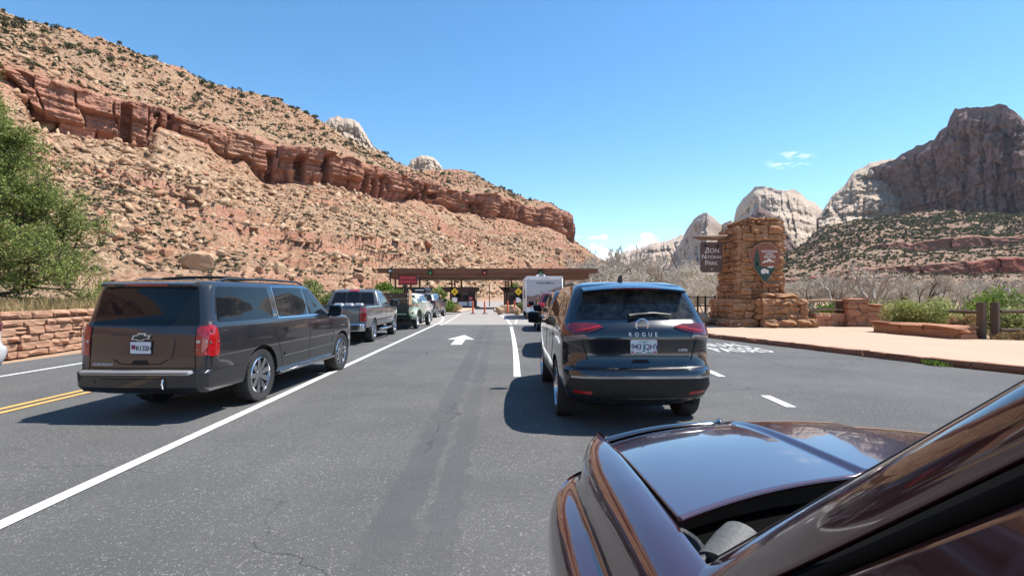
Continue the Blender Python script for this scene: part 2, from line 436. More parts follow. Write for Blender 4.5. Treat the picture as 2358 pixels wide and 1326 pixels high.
def hill_disp(Rr, Z, ZO, seg, tt, A):
    X, Y = Rr * np.sin(A), Rr * np.cos(A)
    u = np.cumsum(np.concatenate([[0], np.hypot(np.diff(X[130]), np.diff(Y[130]))]))[None, :] + 0 * X
    cl = (seg == 3).astype(float) * nose[None, :]
    # talus and bench relief
    open_ = np.where((seg == 2) | (seg == 4), np.minimum(1, np.minimum(tt * 8, (1 - tt) * 10)), 0.0)
    Z = Z + open_ * (fbm(X / 38, Y / 38, 0.0, 4, 5) * 3.2 + fbm(X / 7, Y / 7, 0.0, 3, 9) * 0.9 + np.abs(vn(X / 2.6, Y / 2.6, 0.0, 21)) * 0.8)
    # broken ledges on the talus and the bench
    mk = smooth(0.12, 0.45, fbm(X / 60, Y / 60, Z / 22, 3, 31)) * open_
    mk = np.maximum(mk, np.where(seg == 4, smooth(.86, .93, tt) * smooth(1.0, .985, tt) * smooth(-.15, .25, fbm(X / 35, Y / 35, 0.0, 3, 35)), 0))
    per = 6.5
    q = Z / per + 0.35 * vn(X / 30, Y / 30, 0.0, 33); fr = q - np.floor(q)
    Zq = Z + per * (smooth(0.72, 0.98, fr) - fr)
    Z = Z + (Zq - Z) * mk * 0.85
    ZO = np.maximum(ZO, mk * smooth(0.68, 0.76, fr) * 0.8)
    Z = Z + np.where(seg >= 4, fbm(X / 9, Y / 9, 0.0, 3, 41) * 1.7 * np.where(seg == 4, tt, 1), 0)
    nb_, nt_ = (3.0 * fbm(u / 30, 0 * u, 0.0, 3, 401) + 13.0 * smooth(.12, .6, fbm(u / 38, 0 * u, 0.0, 3, 407)) * smooth(640, 560, np.tan(np.clip(A, -1.2, 1.2)) * FPX + CX)[None, :]) * nose[None, :], 2.6 * fbm(u / 22, 0 * u, 0.0, 3, 403) * nose[None, :]
    Z = Z + np.where(seg == 2, nb_ * tt ** 6, 0) + np.where(seg == 3, nb_ * (1 - tt) + nt_ * tt, 0) + np.where(seg == 4, nt_ * (1 - tt) ** 9, 0)
    # cliff: jointed blocks stacked in layers
    lay = np.clip(np.floor(tt * 3.2 + 0.4 * vn(u / 25, tt * 0, 0.0, 55)), 0, 3)
    off = rnd1(lay, 3) * 50
    w = 14.0 + 0 * u
    b = np.floor((u + off + 1.6 * vn(u / 40, tt * 3, 0.0, 61)) / w)
    f = ((u + off + 1.6 * vn(u / 40, tt * 3, 0.0, 61)) / w) - b
    prot = (rnd1(b + 0 * lay, 7) - 0.5) * 12.0 + (rnd1(b + lay * 113, 9) - 0.5) * 6.0 + 1.2 * lay
    groove = -3.0 * (1 - smooth(0.0, 0.05, np.minimum(f, 1 - f)))
    b2 = np.floor((u + off * 2 + 1.2 * vn(u / 14, tt * 4, 0.0, 65)) / 6.1)
    prot = prot + (rnd1(b2 + lay * 31, 8) - 0.5) * 1.5
    pxw = np.tan(np.clip(A, -1.2, 1.2)) * FPX + CX
    weak = smooth(-0.35, 0.25, vn(u / 85, 0 * u, 0.0, 71) + 0.35) * (1 - .75 * (smooth(410, 440, pxw) * smooth(600, 575, pxw)))[None, :]
    pxc = np.tan(np.clip(A, -1.2, 1.2)) * FPX + CX
    zone_a = np.maximum.reduce([smooth(225, 245, pxc) * smooth(410, 380, pxc), smooth(600, 622, pxc) * smooth(905, 870, pxc) * 1.0, smooth(935, 950, pxc) * smooth(1005, 990, pxc), smooth(1070, 1090, pxc) * smooth(1310, 1290, pxc) * .7, .35 * smooth(-400, -300, pxc) * smooth(60, 30, pxc)])[None, :] + 0 * tt
    b3 = np.floor((u + 1.5 * vn(u / 20, 0 * u, 0.0, 83)) / 7.5); f3 = (u + 1.5 * vn(u / 20, 0 * u, 0.0, 83)) / 7.5 - b3
    hit = (rnd1(b3, 91) > .42); topz = .62 + .3 * rnd1(b3, 92); wid = .25 + .22 * rnd1(b3, 93)
    alc = -(6.5 + 6 * rnd1(b3, 94)) * hit * smooth(wid, wid - .10, np.abs(f3 - .5)) * smooth(topz + .03, topz - .04, tt + .35 * (np.abs(f3 - .5)) ** 2) * smooth(.06, .14, tt) * zone_a
    env = smooth(0, 0.08, tt) * smooth(0, 0.05, 1 - tt)
    under = -4.5 * smooth(0.26, 0.05, tt) * (tt > 0.02)
    bed = Z / 1.5 + .6 * vn(u / 30, Z / 9, 0.0, 79)
    fine = fbm(u / 3.0, Z / 1.2, 0.0, 3, 75) * 0.5 + (rnd1(np.floor(bed), 81) - .5) * 1.7 + (rnd1(np.floor(bed * 2.7) + 50 * np.floor(u / 9), 82) - .5) * .8
    d = cl * ((prot + groove) * env * (0.35 + 0.65 * weak) + under * env + fine + alc * 1.0)
    ZO = np.where(seg == 3, np.maximum(ZO * nose[None, :], 0.25) * (1 - .35 * (smooth(410, 440, pxw) * smooth(600, 575, pxw)))[None, :], ZO)
    near = ((seg == 2) & (tt > 0.93)) | ((seg == 4) & (tt < 0.05))
    ZO = np.where(near, np.maximum(ZO, 0.4 * nose[None, :]), ZO)
    return Rr, Z, ZO, d, (0.62, -0.78)
hill, HG, hseg, htt = polar('hill', A1, segs, M['hill'], disp=hill_disp)
tag(hill, 'red rock hill with a long broken cliff band above the entrance station', None, None, 'structure')

# ---- the shrubby slope on the right with dark cliff bands
KX = np.array([1420, 1500, 1600, 1700, 1800, 1850, 1900, 1960, 2060, 2200, 2300, 2400, 2600], float)
top = np.array([668, 662, 645, 628, 592, 563, 522, 506, 497, 488, 490, 496, 505], float)
b1t = np.array([672, 668, 655, 640, 615, 600, 588, 580, 563, 548, 540, 540, 545], float)
b1h = np.array([0, 0, 0, 0, 0, 0, 0, 2, 18, 34, 24, 8, 20], float)
b2t = np.array([676, 673, 668, 660, 648, 640, 632, 624, 612, 602, 596, 592, 590], float)
b2h = np.array([0, 0, 0, 4, 10, 14, 12, 10, 14, 30, 36, 38, 38], float)
a2 = np.concatenate([np.arctan2(KX - CX, FPX), [R(60), R(80), R(110)]])
def e2(v, *o): return np.concatenate([v, np.array(o, float)])
A2 = np.concatenate([np.arctan2(np.arange(1420, 2380, 1.6) - CX, FPX), np.linspace(ang(2382), R(110), 60)])
cA2 = np.cos(np.clip(A2, -1, R(50)))
def J(v, last): return np.interp(A2, a2, e2(v, last, last, last))
def RZ(d, y): return d / cA2, CAMH + (679 - y) * d / FPX
f_r, f_z = RZ(95 + 0 * A2, 691 + 0 * A2); f_z = f_z * 0 - 0.5
s = [(f_r, f_z, 0, 0, 1)]
for d, y, n, zo in ((400, J(b2t + b2h, 628), 40, 0), (402, J(b2t, 592), 24, 1), (640, J(b1t + b1h, 575), 46, 0), (643, J(b1t, 545), 24, 1), (980, J(top, 505), 70, 0)):
    pxq = np.tan(np.clip(A2, -1.2, 1.2)) * FPX + CX
    if zo or y is not None: y = y + (5.0 * fbm(pxq / 60, 0 * pxq, 0.0, 4, 501 + int(d // 200)) if d < 900 else 1.5 * fbm(pxq / 30, 0 * pxq, 0.0, 4, 511))
    r_, z_ = RZ(d + 0 * A2, y); s.append((r_, z_, n, zo, 1.0))
s.append((s[-1][0] + 300, s[-1][1] + 18, 6, 0, 1))
def slope_disp(Rr, Z, ZO, seg, tt, A):
    X, Y = Rr * np.sin(A), Rr * np.cos(A)
    rel = np.where((seg == 1) | (seg == 3) | (seg == 5), np.minimum(1, np.minimum(tt * 6, (1 - tt) * 6 + (seg == 5))), 0)
    Z = Z + rel * (fbm(X / 70, Y / 70, 0.0, 4, 105) * 5.5 * np.where(seg == 1, 0.25, 1) + fbm(X / 12, Y / 12, 0.0, 3, 109) * 1.2)
    u = X * 0.9 + Y * 0.3
    bl = np.floor((u + 3 * vn(u / 12, tt * 4, 0.0, 111)) / 10.0)
    prot = (rnd1(bl, 113) - 0.4) * 6 + fbm(u / 5, Z / 2.0, 0.0, 3, 115) * 1.0
    off = np.where((seg == 2) | (seg == 4), prot * smooth(0, 0.1, tt) * smooth(0, 0.1, 1 - tt), 0)
    bandy = np.where(seg == 2, np.interp(A, a2, e2(b2h, 38, 38, 38)), np.interp(A, a2, e2(b1h, 30, 30, 30)))
    brk = smooth(-.25, .15, fbm(X / 55, Y / 55, 0.0, 3, 521) + .12)
    ZO = ZO * smooth(3, 14, bandy) * (.55 + .45 * brk)
    return Rr, Z, ZO, off * smooth(2, 12, bandy), (-0.82, -0.57)
slope, SG, sseg, stt = polar('slope', A2, s, M['farhill'], disp=slope_disp)
tag(slope, 'shrub dotted red slope with dark cliff ledges on the valley side', None, None, 'structure')

# ---- far mountains
def mountain(name, sil, D, base_y, depth, mat, seed, amp, label, levels=4, back=400, step=1.6, pad=None, cliffy=0.4, rows=110, zone=1.0, vert=1.0, Dk=None):
    sx = np.array([p[0] for p in sil], float); sy = np.array([p[1] for p in sil], float)
    A = np.arctan2(np.arange(sx[0], sx[-1], step) - CX, FPX)
    px = np.tan(A) * FPX + CX
    ys = np.interp(px, sx, sy); by = base_y + 0 * ys
    ys = np.minimum(ys + fbm(px / 14, 0 * px, 0.0, 4, seed + 60) * 2.2, by - 1)
    t = np.linspace(0, 1, rows)[:, None]
    if Dk is not None: D = np.interp(px, [q[0] for q in Dk], [q[1] for q in Dk])[None, :]
    # stepped profile: cliffs (steep) and benches
    q = t * levels + 0.25 * vn(px[None, :] / 90, t * 3, 0.0, seed)
    fr = q - np.floor(q)
    g = (np.floor(q) + smooth(0.55, 1.0, fr)) / levels
    g = np.clip(cliffy * g + (1 - cliffy) * t, 0, 1.05)
    d = D - depth * (1 - g)
    y = by + (ys - by) * t
    Z = CAMH + (679 - y) * d / FPX
    Rr = d / np.cos(A)[None, :]
    u = A[None, :] * np.max(D) + 0 * Rr
    fl = np.abs(fbm(u / (amp * 2.2), Z / (amp * 9), 0.0, 5, seed + 3, 0.55))
    fl2 = fbm(u / (amp * 6), Z / (amp * 6), 0.0, 3, seed + 9)
    blk = rnd1(np.floor((u + amp * vn(u / amp / 2, Z / amp / 4, 0.0, seed + 15)) / (amp * 1.1)) + 57 * np.floor(q), seed + 2)
    def crack(k, sd_): return (1 - np.abs(vn(u / k + 0.6 * vn(u / k / 2, Z / k / 3, 0.0, sd_ + 1), Z / (k * 14), 0.0, sd_))) ** 6
    blk2 = rnd1(np.floor((u + amp * .4 * vn(u / amp, Z / amp / 2, 0.0, seed + 25)) / (amp * .42)) + 91 * np.floor(Z / amp / 1.3 + vn(u / amp / 3, Z * 0, 0.0, seed + 26)), seed + 4)
    hf = fbm(u / (amp * .35), Z / (amp * .3), 0.0, 3, seed + 33)
    dsp = fl2 * amp * 1.1 - fl * amp * .5 + (blk - 0.5) * amp * 1.0 + (blk2 - .5) * amp * .45 - crack(amp * 1.4, seed + 40) * amp * .8 - crack(amp * .5, seed + 50) * amp * .25 + hf * amp * .3 + (rnd1(np.floor(Z / (amp * .55) + .8 * vn(u / amp / 4, Z / amp / 3, 0.0, seed + 71)), seed + 70) - .5) * amp * .55
    dsp = np.concatenate([dsp * np.minimum(1, (1 - t) * 6), 0 * dsp[:2]])
    Rr = np.concatenate([Rr, Rr[-1:] + back * 0.3, Rr[-1:] + back]); Z = np.concatenate([Z, Z[-1:] - 5, Z[-1:] * 0])
    X, Y = Rr * np.sin(A), Rr * np.cos(A)
    an = A[len(A) // 2] + math.pi + R(8)
    X = X + dsp * math.sin(an) * vert; Y = Y + dsp * math.cos(an) * vert
    nr, nc = X.shape
    idx = np.arange(nr * nc).reshape(nr, nc)
    F = np.stack([idx[:-1, :-1], idx[:-1, 1:], idx[1:, 1:], idx[1:, :-1]], -1).reshape(-1, 4)
    me = np_mesh(name, np.stack([X, Y, Z], -1).reshape(-1, 3), F)
    at = me.attributes.new('zone', 'FLOAT', 'POINT')
    zo = np.full(X.shape, zone); at.data.foreach_set('value', zo.astype(np.float32).ravel())
    o = link(name, me, mat)
    tag(o, label, None, None, 'structure')
    return o
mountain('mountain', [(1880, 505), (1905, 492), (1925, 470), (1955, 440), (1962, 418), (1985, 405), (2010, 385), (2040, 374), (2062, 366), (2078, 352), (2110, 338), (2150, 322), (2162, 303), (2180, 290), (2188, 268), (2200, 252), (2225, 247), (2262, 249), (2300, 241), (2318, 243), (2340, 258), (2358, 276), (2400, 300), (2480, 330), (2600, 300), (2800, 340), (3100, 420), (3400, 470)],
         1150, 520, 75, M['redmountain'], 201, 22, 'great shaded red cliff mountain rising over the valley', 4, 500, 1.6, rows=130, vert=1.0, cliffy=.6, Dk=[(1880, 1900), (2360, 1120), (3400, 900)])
mountain('mountain', [(1885, 500), (1905, 470), (1915, 452), (1945, 425), (1962, 400), (1985, 386), (2010, 374), (2045, 368), (2075, 366), (2150, 380), (2300, 420)],
         1750, 530, 240, M['whitemountain'], 231, 24, 'pale sunlit shoulder behind the shaded red mountain', 4, 500, 1.8)
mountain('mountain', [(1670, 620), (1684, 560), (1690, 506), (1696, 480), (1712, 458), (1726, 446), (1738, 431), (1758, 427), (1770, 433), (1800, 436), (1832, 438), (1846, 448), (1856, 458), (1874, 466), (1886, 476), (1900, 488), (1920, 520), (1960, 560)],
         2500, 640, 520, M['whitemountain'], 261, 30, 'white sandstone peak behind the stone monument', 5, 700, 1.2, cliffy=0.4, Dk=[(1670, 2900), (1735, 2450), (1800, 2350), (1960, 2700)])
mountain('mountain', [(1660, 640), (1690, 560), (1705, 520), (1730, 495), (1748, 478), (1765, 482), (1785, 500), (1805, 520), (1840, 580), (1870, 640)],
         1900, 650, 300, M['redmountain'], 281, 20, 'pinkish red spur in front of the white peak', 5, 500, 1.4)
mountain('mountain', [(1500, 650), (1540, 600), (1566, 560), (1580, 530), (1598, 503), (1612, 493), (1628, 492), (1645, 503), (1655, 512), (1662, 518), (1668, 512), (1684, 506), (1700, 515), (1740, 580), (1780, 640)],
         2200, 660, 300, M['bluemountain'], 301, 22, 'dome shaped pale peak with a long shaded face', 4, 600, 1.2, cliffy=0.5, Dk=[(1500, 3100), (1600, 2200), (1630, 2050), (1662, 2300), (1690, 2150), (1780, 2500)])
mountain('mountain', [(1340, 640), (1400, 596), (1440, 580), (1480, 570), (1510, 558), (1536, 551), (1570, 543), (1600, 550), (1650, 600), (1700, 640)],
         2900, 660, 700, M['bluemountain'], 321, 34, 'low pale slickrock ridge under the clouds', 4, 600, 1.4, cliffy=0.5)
mountain('mountain', [(640, 420), (700, 320), (735, 290), (748, 279), (760, 272), (778, 268), (790, 275), (808, 276), (826, 282), (836, 297), (848, 318), (862, 336), (884, 352), (930, 400)],
         1300, 430, 180, M['whitemountain'], 341, 15, 'white jagged peak showing above the red hill', 5, 500, 1.2)
mountain('mountain', [(900, 430), (940, 380), (948, 368), (966, 360), (984, 357), (1000, 363), (1012, 376), (1020, 392), (1060, 440)],
         1500, 450, 150, M['whitemountain'], 361, 12, 'small round topped white butte showing above the red hill', 4, 500, 1.0)
# mountains out of the frame, behind and to the right: what the glossy paint mirrors
mountain('mountain', [(-9000, 620), (-7000, 560)], 900, 650, 200, M['redmountain'], 381, 30, 'far red ridge', 4) if False else None
# ---------------------------------------------------------------- ground, road, pavement, markings
def lane_x(x0, d): return x0 - 0.0228 * d
def sheet(name, poly, z, mat, kind='structure', label=None, parent=None, thick=0.0):
    mb = MB()
    if thick: mb.prism(poly, z - thick, z, lambda u, v, h: (u, v, h))
    else: mb.add([(u, v, z) for u, v in poly], [tuple(range(len(poly)))])
    o = mb.build(name, mat, parent)
    if not thick:
        for p in o.data.polygons:
            if p.normal.z < 0: o.data.flip_normals(); break
    return tag(o, label, None, None, kind) if parent is None else o
# materials
t = NT('asphalt')
spk = t.voro(75.0, out='Color')
v = t.noise(60, 3, 0.7)
lx = t.n.new('ShaderNodeSeparateXYZ'); t.l.new(t.co.outputs['Object'], lx.inputs[0])
lat = t.math('ADD', lx.outputs[0], t.math('MULTIPLY', lx.outputs[1], 0.0228))      # lane-aligned lateral position
wob = t.math('MULTIPLY', t.math('SUBTRACT', t.noise(2.6, 7, 0.72), 0.5), 0.34)
latw = t.math('ADD', lat, wob)
def band(c, w):
    return t.rng(t.math('ABSOLUTE', t.math('SUBTRACT', latw, c)), w * 0.8, w, 1.0, 0.0)
streak = t.math('MAXIMUM', band(-0.72, 0.17), t.math('MULTIPLY', band(-0.38, 0.12), 0.85))
streak = t.math('MULTIPLY', streak, t.rng(t.noise(0.35, 4), 0.25, 0.5))
wheel = t.math('MAXIMUM', t.math('MAXIMUM', band(-2.5, 0.5), band(-5.2, 0.5)), band(1.2, 0.5))
base = t.mix(t.rng(t.noise(0.5, 6, 0.6), 0.35, 0.7), (0.092, 0.090, 0.087), (0.125, 0.122, 0.118))
base = t.mix(t.math('MULTIPLY', wheel, 0.35), base, (0.088, 0.087, 0.086))
agg = t.math('MULTIPLY', t.rng(t.voro(62.0), 0.42, 0.22), t.rng(t.noise(22, 5, .7), 0.46, 0.60))
agg = t.math('MULTIPLY', agg, t.rng(t.noise(1.3, 4), 0.35, 0.6, 0.35, 1.0))
base = t.mix(t.math('MULTIPLY', agg, t.rng(streak, 0, 1, 0.8, 0.25)), base, (0.42, 0.40, 0.365))
base = t.mix(t.math('MULTIPLY', t.rng(t.voro(48.0, t.mapping(loc=(3.3, 1.1, 0))), 0.34, 0.18), t.rng(t.noise(15, 4, .7, t.mapping(loc=(7, 7, 0))), 0.50, 0.62, 0, .8)), base, (0.045, 0.045, 0.045))
base = t.mix(t.rng(t.noise(70, 4, .75), 0.5, 0.72, 0, 0.5), base, (0.06, 0.06, 0.06))
spots = t.rng(t.noise(2.2, 3, 0.5), 0.70, 0.78, 0, 0.5)
base = t.mix(t.math('MAXIMUM', t.math('MULTIPLY', streak, 0.42), spots), base, (0.066, 0.066, 0.068))
ncr = t.n.new('ShaderNodeTexNoise'); ncr.inputs['Scale'].default_value = 1.1; ncr.inputs['Detail'].default_value = 6; t.l.new(t.coord, ncr.inputs['Vector'])
vad = t.n.new('ShaderNodeVectorMath'); vad.operation = 'MULTIPLY_ADD'; t.l.new(ncr.outputs['Color'], vad.inputs[0]); vad.inputs[1].default_value = (1.3, 1.3, 0); t.l.new(t.coord, vad.inputs[2]); crv = vad.outputs[0]
crk = t.math('MULTIPLY', t.rng(t.voro(0.30, crv, feature='DISTANCE_TO_EDGE'), 0.0016, 0.004, 1, 0), t.rng(t.noise(.35, 3, .5, t.mapping(loc=(4, 9, 0))), .5, .56))
base = t.mix(t.math('MULTIPLY', crk, .6), base, (0.03, 0.03, 0.03))
t.set(Base_Color=base, Roughness=t.rng(streak, 0, 1, 0.93, 0.8), Specular_IOR_Level=0.25)
t.bump(t.math('ADD', t.noise(140, 4, 0.7), t.math('MULTIPLY', t.voro(110), -0.6)), 0.006, 0.9)
M['asphalt'] = t.m
t = NT('smooth_new_asphalt')
b = t.mix(t.rng(t.noise(0.4, 5), 0.35, 0.7), (0.098, 0.096, 0.094), (0.125, 0.122, 0.119))
b = t.mix(t.rng(t.noise(120, 3), 0.5, 0.75, 0, 0.3), b, (0.055, 0.055, 0.055))
t.set(Base_Color=b, Roughness=0.9, Specular_IOR_Level=0.25); t.bump(t.noise(150, 4, 0.7), 0.004, 0.7)
M['asphalt2'] = t.m
M['concrete'] = simple('pale_concrete_road', (0.32, 0.285, 0.255), 0.9, 0, 0.18, 0.8, 0.003, 60)
def wornpaint(name, col, under):
    t = NT(name)
    w = t.math('MAXIMUM', t.rng(t.noise(38, 6, 0.75), 0.56, 0.70, 0, 0.75), t.rng(t.noise(4, 5, .7), .62, .75, 0, .5))
    c = t.mix(t.rng(t.noise(3, 5), 0.3, 0.7), tuple(q * 0.82 for q in col), col)
    t.set(Base_Color=t.mix(w, c, under), Roughness=0.75); t.bump(t.noise(140, 3), 0.003, 0.6)
    return t.m
M['roadwhite'] = wornpaint('road_paint_white', (0.70, 0.69, 0.65), (0.16, 0.155, 0.15))
M['roadyellow'] = wornpaint('road_paint_yellow', (0.62, 0.36, 0.10), (0.16, 0.15, 0.13))
M['sidewalk'] = simple('peach_concrete', (0.46, 0.318, 0.22), 0.92, 0, 0.12, 0.5, 0.002, 80)
M['sand'] = simple('sandy_ground', (0.42, 0.275, 0.175), 0.98, 0, 0.35, 0.4, 0.03, 6)
def stone_mat(name, ca, cb, cc, bs=9.0, bd=0.02):
    t = NT(name)
    r = t.orand()
    c = t.mix(r, ca, cb)
    c = t.mix(t.rng(t.noise(3.0, 6, 0.6), 0.4, 0.7), c, cc)
    c = t.mix(t.rng(t.noise(1.3, 5, 0.6, t.mapping((1, 1, 6))), 0.55, 0.75, 0, 0.4), c, tuple(q * 0.62 for q in ca))
    t.set(Base_Color=c, Roughness=0.93, Specular_IOR_Level=0.2)
    p = t.bump(t.noise(bs, 8, 0.66), bd * 2, 0.9); t.bump(t.noise(bs * 6, 5, 0.6), bd * 0.4, 0.8, p)
    return t.m
M['stone'] = stone_mat('tan_sandstone', (0.33, 0.16, 0.082), (0.42, 0.23, 0.125), (0.43, 0.27, 0.16))
M['redstone'] = stone_mat('red_sandstone', (0.40, 0.175, 0.10), (0.46, 0.23, 0.135), (0.45, 0.26, 0.165))
M['wallstone'] = stone_mat('pink_sandstone', (0.46, 0.235, 0.145), (0.52, 0.29, 0.18), (0.52, 0.33, 0.22))
M['kerbstone'] = stone_mat('dark_red_kerb_stone', (0.25, 0.115, 0.07), (0.33, 0.16, 0.10), (0.34, 0.19, 0.125))
M['mortar'] = simple('mortar', (0.17, 0.085, 0.05), 0.95, 0, 0.3, 4, 0.01, 30)

gm = MB(); gm.add([(-6000, -6000, -0.03), (6000, -6000, -0.03), (6000, 6000, -0.03), (-6000, 6000, -0.03)], [(0, 1, 2, 3)])
tag(gm.build('ground', M['sand']), 'sandy desert ground', None, None, 'structure')
kerb_px = [(1500, 758), (1560, 767), (1625, 777), (1700, 786), (1830, 801), (1915, 811), (2000, 822), (2100, 834), (2200, 846), (2345, 859), (2560, 886), (3000, 960)]
kerb = [GX(x, y).xy for x, y in kerb_px]
kerb = [Vector((4.6, 62)), Vector((5.2, 46)), Vector((5.6, 34)), Vector((6.0, 28))] + kerb + [Vector((11.6, 4)), Vector((12.0, -4)), Vector((12.2, -60))]
def resample(pts, step):
    out = [pts[0].copy()]; acc = 0.0
    for a, b in zip(pts[:-1], pts[1:]):
        L = (b - a).length; q = step - acc
        while q < L:
            out.append(a.lerp(b, q / L)); q += step
        acc = L - (q - step)
    return out
def smoothline(p, n=3):
    for _ in range(n):
        p = [p[0]] + [(p[i - 1] + 2 * p[i] + p[i + 1]) / 4 for i in range(1, len(p) - 1)] + [p[-1]]
    return p
kerbs = smoothline(resample(kerb, 0.9), 4)
roadpoly = [(-10.9, -60), (-11.2, 0), (-11.45, 12), (-11.9, 26), (-12.2, 40)] + [(-12, 44)] + [(4.9, 44)] + [(p.x, p.y) for p in kerbs if p.y < 43.5]
sheet('road', roadpoly, 0.0, M['asphalt'], label='worn grey asphalt entrance road')
# the smoother strip beyond and concrete apron by the booths
sheet('road', [(-12.1, 27.7), (-14.5, 66), (-16, 120), (12, 120), (4.6, 66), (5.4, 44), (5.85, 27.7)], 0.004, M['concrete'], label='pale concrete apron in front of the fee booths')
sheet('road', [(-11.1, -60), (-11.45, 12), (-11.75, 22), (-12.05, 27.6), (lane_x(-3.1, 27.6), 27.6), (lane_x(-3.15, 0), 0), (lane_x(-3.2, -60), -60)], 0.004, M['asphalt2'], label='smoother dark asphalt of the left lanes') if False else None

def strip(pts, w, z, mat, name='road_marking', label=None):
    L, Rr = [], []
    pts = [Vector(p) for p in pts]
    for i, p in enumerate(pts):
        tt = (pts[min(i + 1, len(pts) - 1)] - pts[max(0, i - 1)]).normalized()
        nn = Vector((-tt.y, tt.x)) * w / 2
        L.append(p + nn); Rr.append(p - nn)
    n = len(pts)
    mb = MB(); mb.add([(q.x, q.y, z) for q in L] + [(q.x, q.y, z) for q in Rr], [(i, n + i, n + i + 1, i + 1) for i in range(n - 1)])
    o = mb.build(name, mat)
    if o.data.polygons[0].normal.z < 0: o.data.flip_normals()
    return tag(o, label, None, None, 'structure')
strip([(lane_x(-3.36, d), d) for d in (-20, 0, 8, 16, 24, 27.5)] + [GX(1018, 741).xy], 0.128, 0.008, M['roadwhite'], label='long white lane line beside the dark grey suv')
strip([GX(1010, 746).xy] + [GX(x, y).xy for x, y in ((1019, 738), (1021, 733), (1018, 728), (1008, 723))], 0.13, 0.012, M['roadwhite'], label='white line curving left to the first booth')
strip([GX(x, y).xy for x, y in ((1015, 749), (1032, 741), (1048, 731), (1062, 722))], 0.10, 0.012, M['roadwhite'], label='faint white line leading right of the planted island')
strip([GX(x, y).xy for x, y in ((1191, 868), (1189, 830), (1186, 800), (1182, 775), (1177, 752))], 0.135, 0.008, M['roadwhite'], label='white lane line left of the black suv')
strip([GX(x, y).xy for x, y in ((1176, 748), (1170, 739), (1160, 730), (1150, 723))], 0.14, 0.012, M['roadwhite'], label='white line bending to the right hand island')
strip([GX(x, y).xy for x, y in ((1187, 746), (1190, 736))], 0.10, 0.012, M['roadwhite'], label='short faint white line near the motorhome')
for k, dx in enumerate((-0.11, 0.11)):
    strip([(lane_x(-6.66 + dx, d), d) for d in (-20, 0, 10, 20, 27.5)], 0.11, 0.008, M['roadyellow'], label=('left' if k == 0 else 'right') + ' stripe of the double yellow centre line')
strip([(lane_x(-9.47, d), d) for d in (-20, 0, 10, 20, 27.5)], 0.12, 0.008, M['roadwhite'], label='white edge line along the far left shoulder')
for k, d0 in enumerate((1.6, 4.6, 7.36, 10.1, 13.0, 16.0, 19.0)):
    strip([(3.52 + 0.045 * d, d) for d in (d0, d0 + 0.85)], 0.14, 0.008, M['roadwhite'], name='lane_dash', label='short white lane dash right of the black suv, number %d from the camera' % (k + 1) if False else ('short white lane dash %s' % ('under the maroon car', 'beside the maroon hood', 'in front of the maroon hood', 'beside the black suv rear wheel', 'beside the black suv doors', 'beside the black suv front', 'ahead of the black suv')[k]))
def arrow():
    cx, y0, y1, y2 = -1.74, 16.6, 18.6, 20.6
    pts = [(-0.17, y0), (0.17, y0), (0.17, y1), (0.47, y1 - 0.05), (0.0, y2), (-0.47, y1 - 0.05), (-0.17, y1)]
    sheet('road_arrow', [(cx + a - 0.0228 * (b - y0), b) for a, b in pts], 0.008, M['roadwhite'], label='white straight ahead arrow painted in the middle lane')
arrow()
for body, x0, y0, nm in (('ANNUAL', 1560, 794.5, 'upper'), ('PASSES', 1640, 806, 'lower')):
    me = text_mesh(body, 0.56, 0.0, 'LEFT', 1.12, 0.006)
    o = link('road_lettering', me, M['roadwhite'])
    p = GX(x0, y0); o.location = (p.x, p.y, 0.008); o.scale = (0.82, 2.9, 1); o.rotation_euler = (0, 0, R(-3))
    tag(o, nm + ' row of white letters painted on the road by the kerb', None, None, 'structure')
# peach plaza with its stone kerb
kp = [(p.x, p.y) for p in kerbs]
def offset_line(pts, d):
    o = []
    for i, p in enumerate(pts):
        tt = (pts[min(i + 1, len(pts) - 1)] - pts[max(0, i - 1)]).normalized()
        o.append(Vector((p.x - tt.y * d, p.y + tt.x * d)))
    return o
inner = offset_line(kerbs, 0.16)
plaza = sheet('sidewalk', [(p.x, p.y) for p in inner] + [(26, -60), (26, 10), (17.5, 15.5), (16.8, 21), (19, 26), (14, 28), (8.5, 28.5), (7.2, 40), (7, 62)], 0.13, M['sidewalk'], label='broad peach concrete plaza beside the road', thick=0.16)
mbk = MB()
kme = []
for q in range(6):
    bm = bmesh.new(); bmesh.ops.create_cube(bm, size=1.0)
    bmesh.ops.subdivide_edges(bm, edges=bm.edges[:], cuts=1, use_grid_fill=True)
    for vv in bm.verts: vv.co += Vector((random.uniform(-.05, .05), random.uniform(-.14, .14), random.uniform(-.11, .11)))
    me = bpy.data.meshes.new('kerb_stone'); bm.to_mesh(me); bm.free(); me.materials.append(M['kerbstone']); kme.append(me)
kpts = smoothline(resample(kerb, 0.3), 8)
i = 0
while i < len(kpts) - 2:
    n = random.choice((2, 3, 3, 4)); j = min(i + n, len(kpts) - 1)
    a, b = kpts[i], kpts[j]
    if a.y < 50 and b.y > 2.0:
        d = b - a; L = d.length; nn = Vector((-d.y, d.x)).normalized()
        m = (a + b) / 2 + nn * 0.08
        o = link('kerb_stone', random.choice(kme), None, plaza, (m.x, m.y, 0.066 + random.uniform(-.006, .006)))
        o.rotation_euler = (0, 0, math.atan2(d.y, d.x)); o.scale = (L * 0.965, 0.17 * random.uniform(.95, 1.25), 0.155)
    i = j

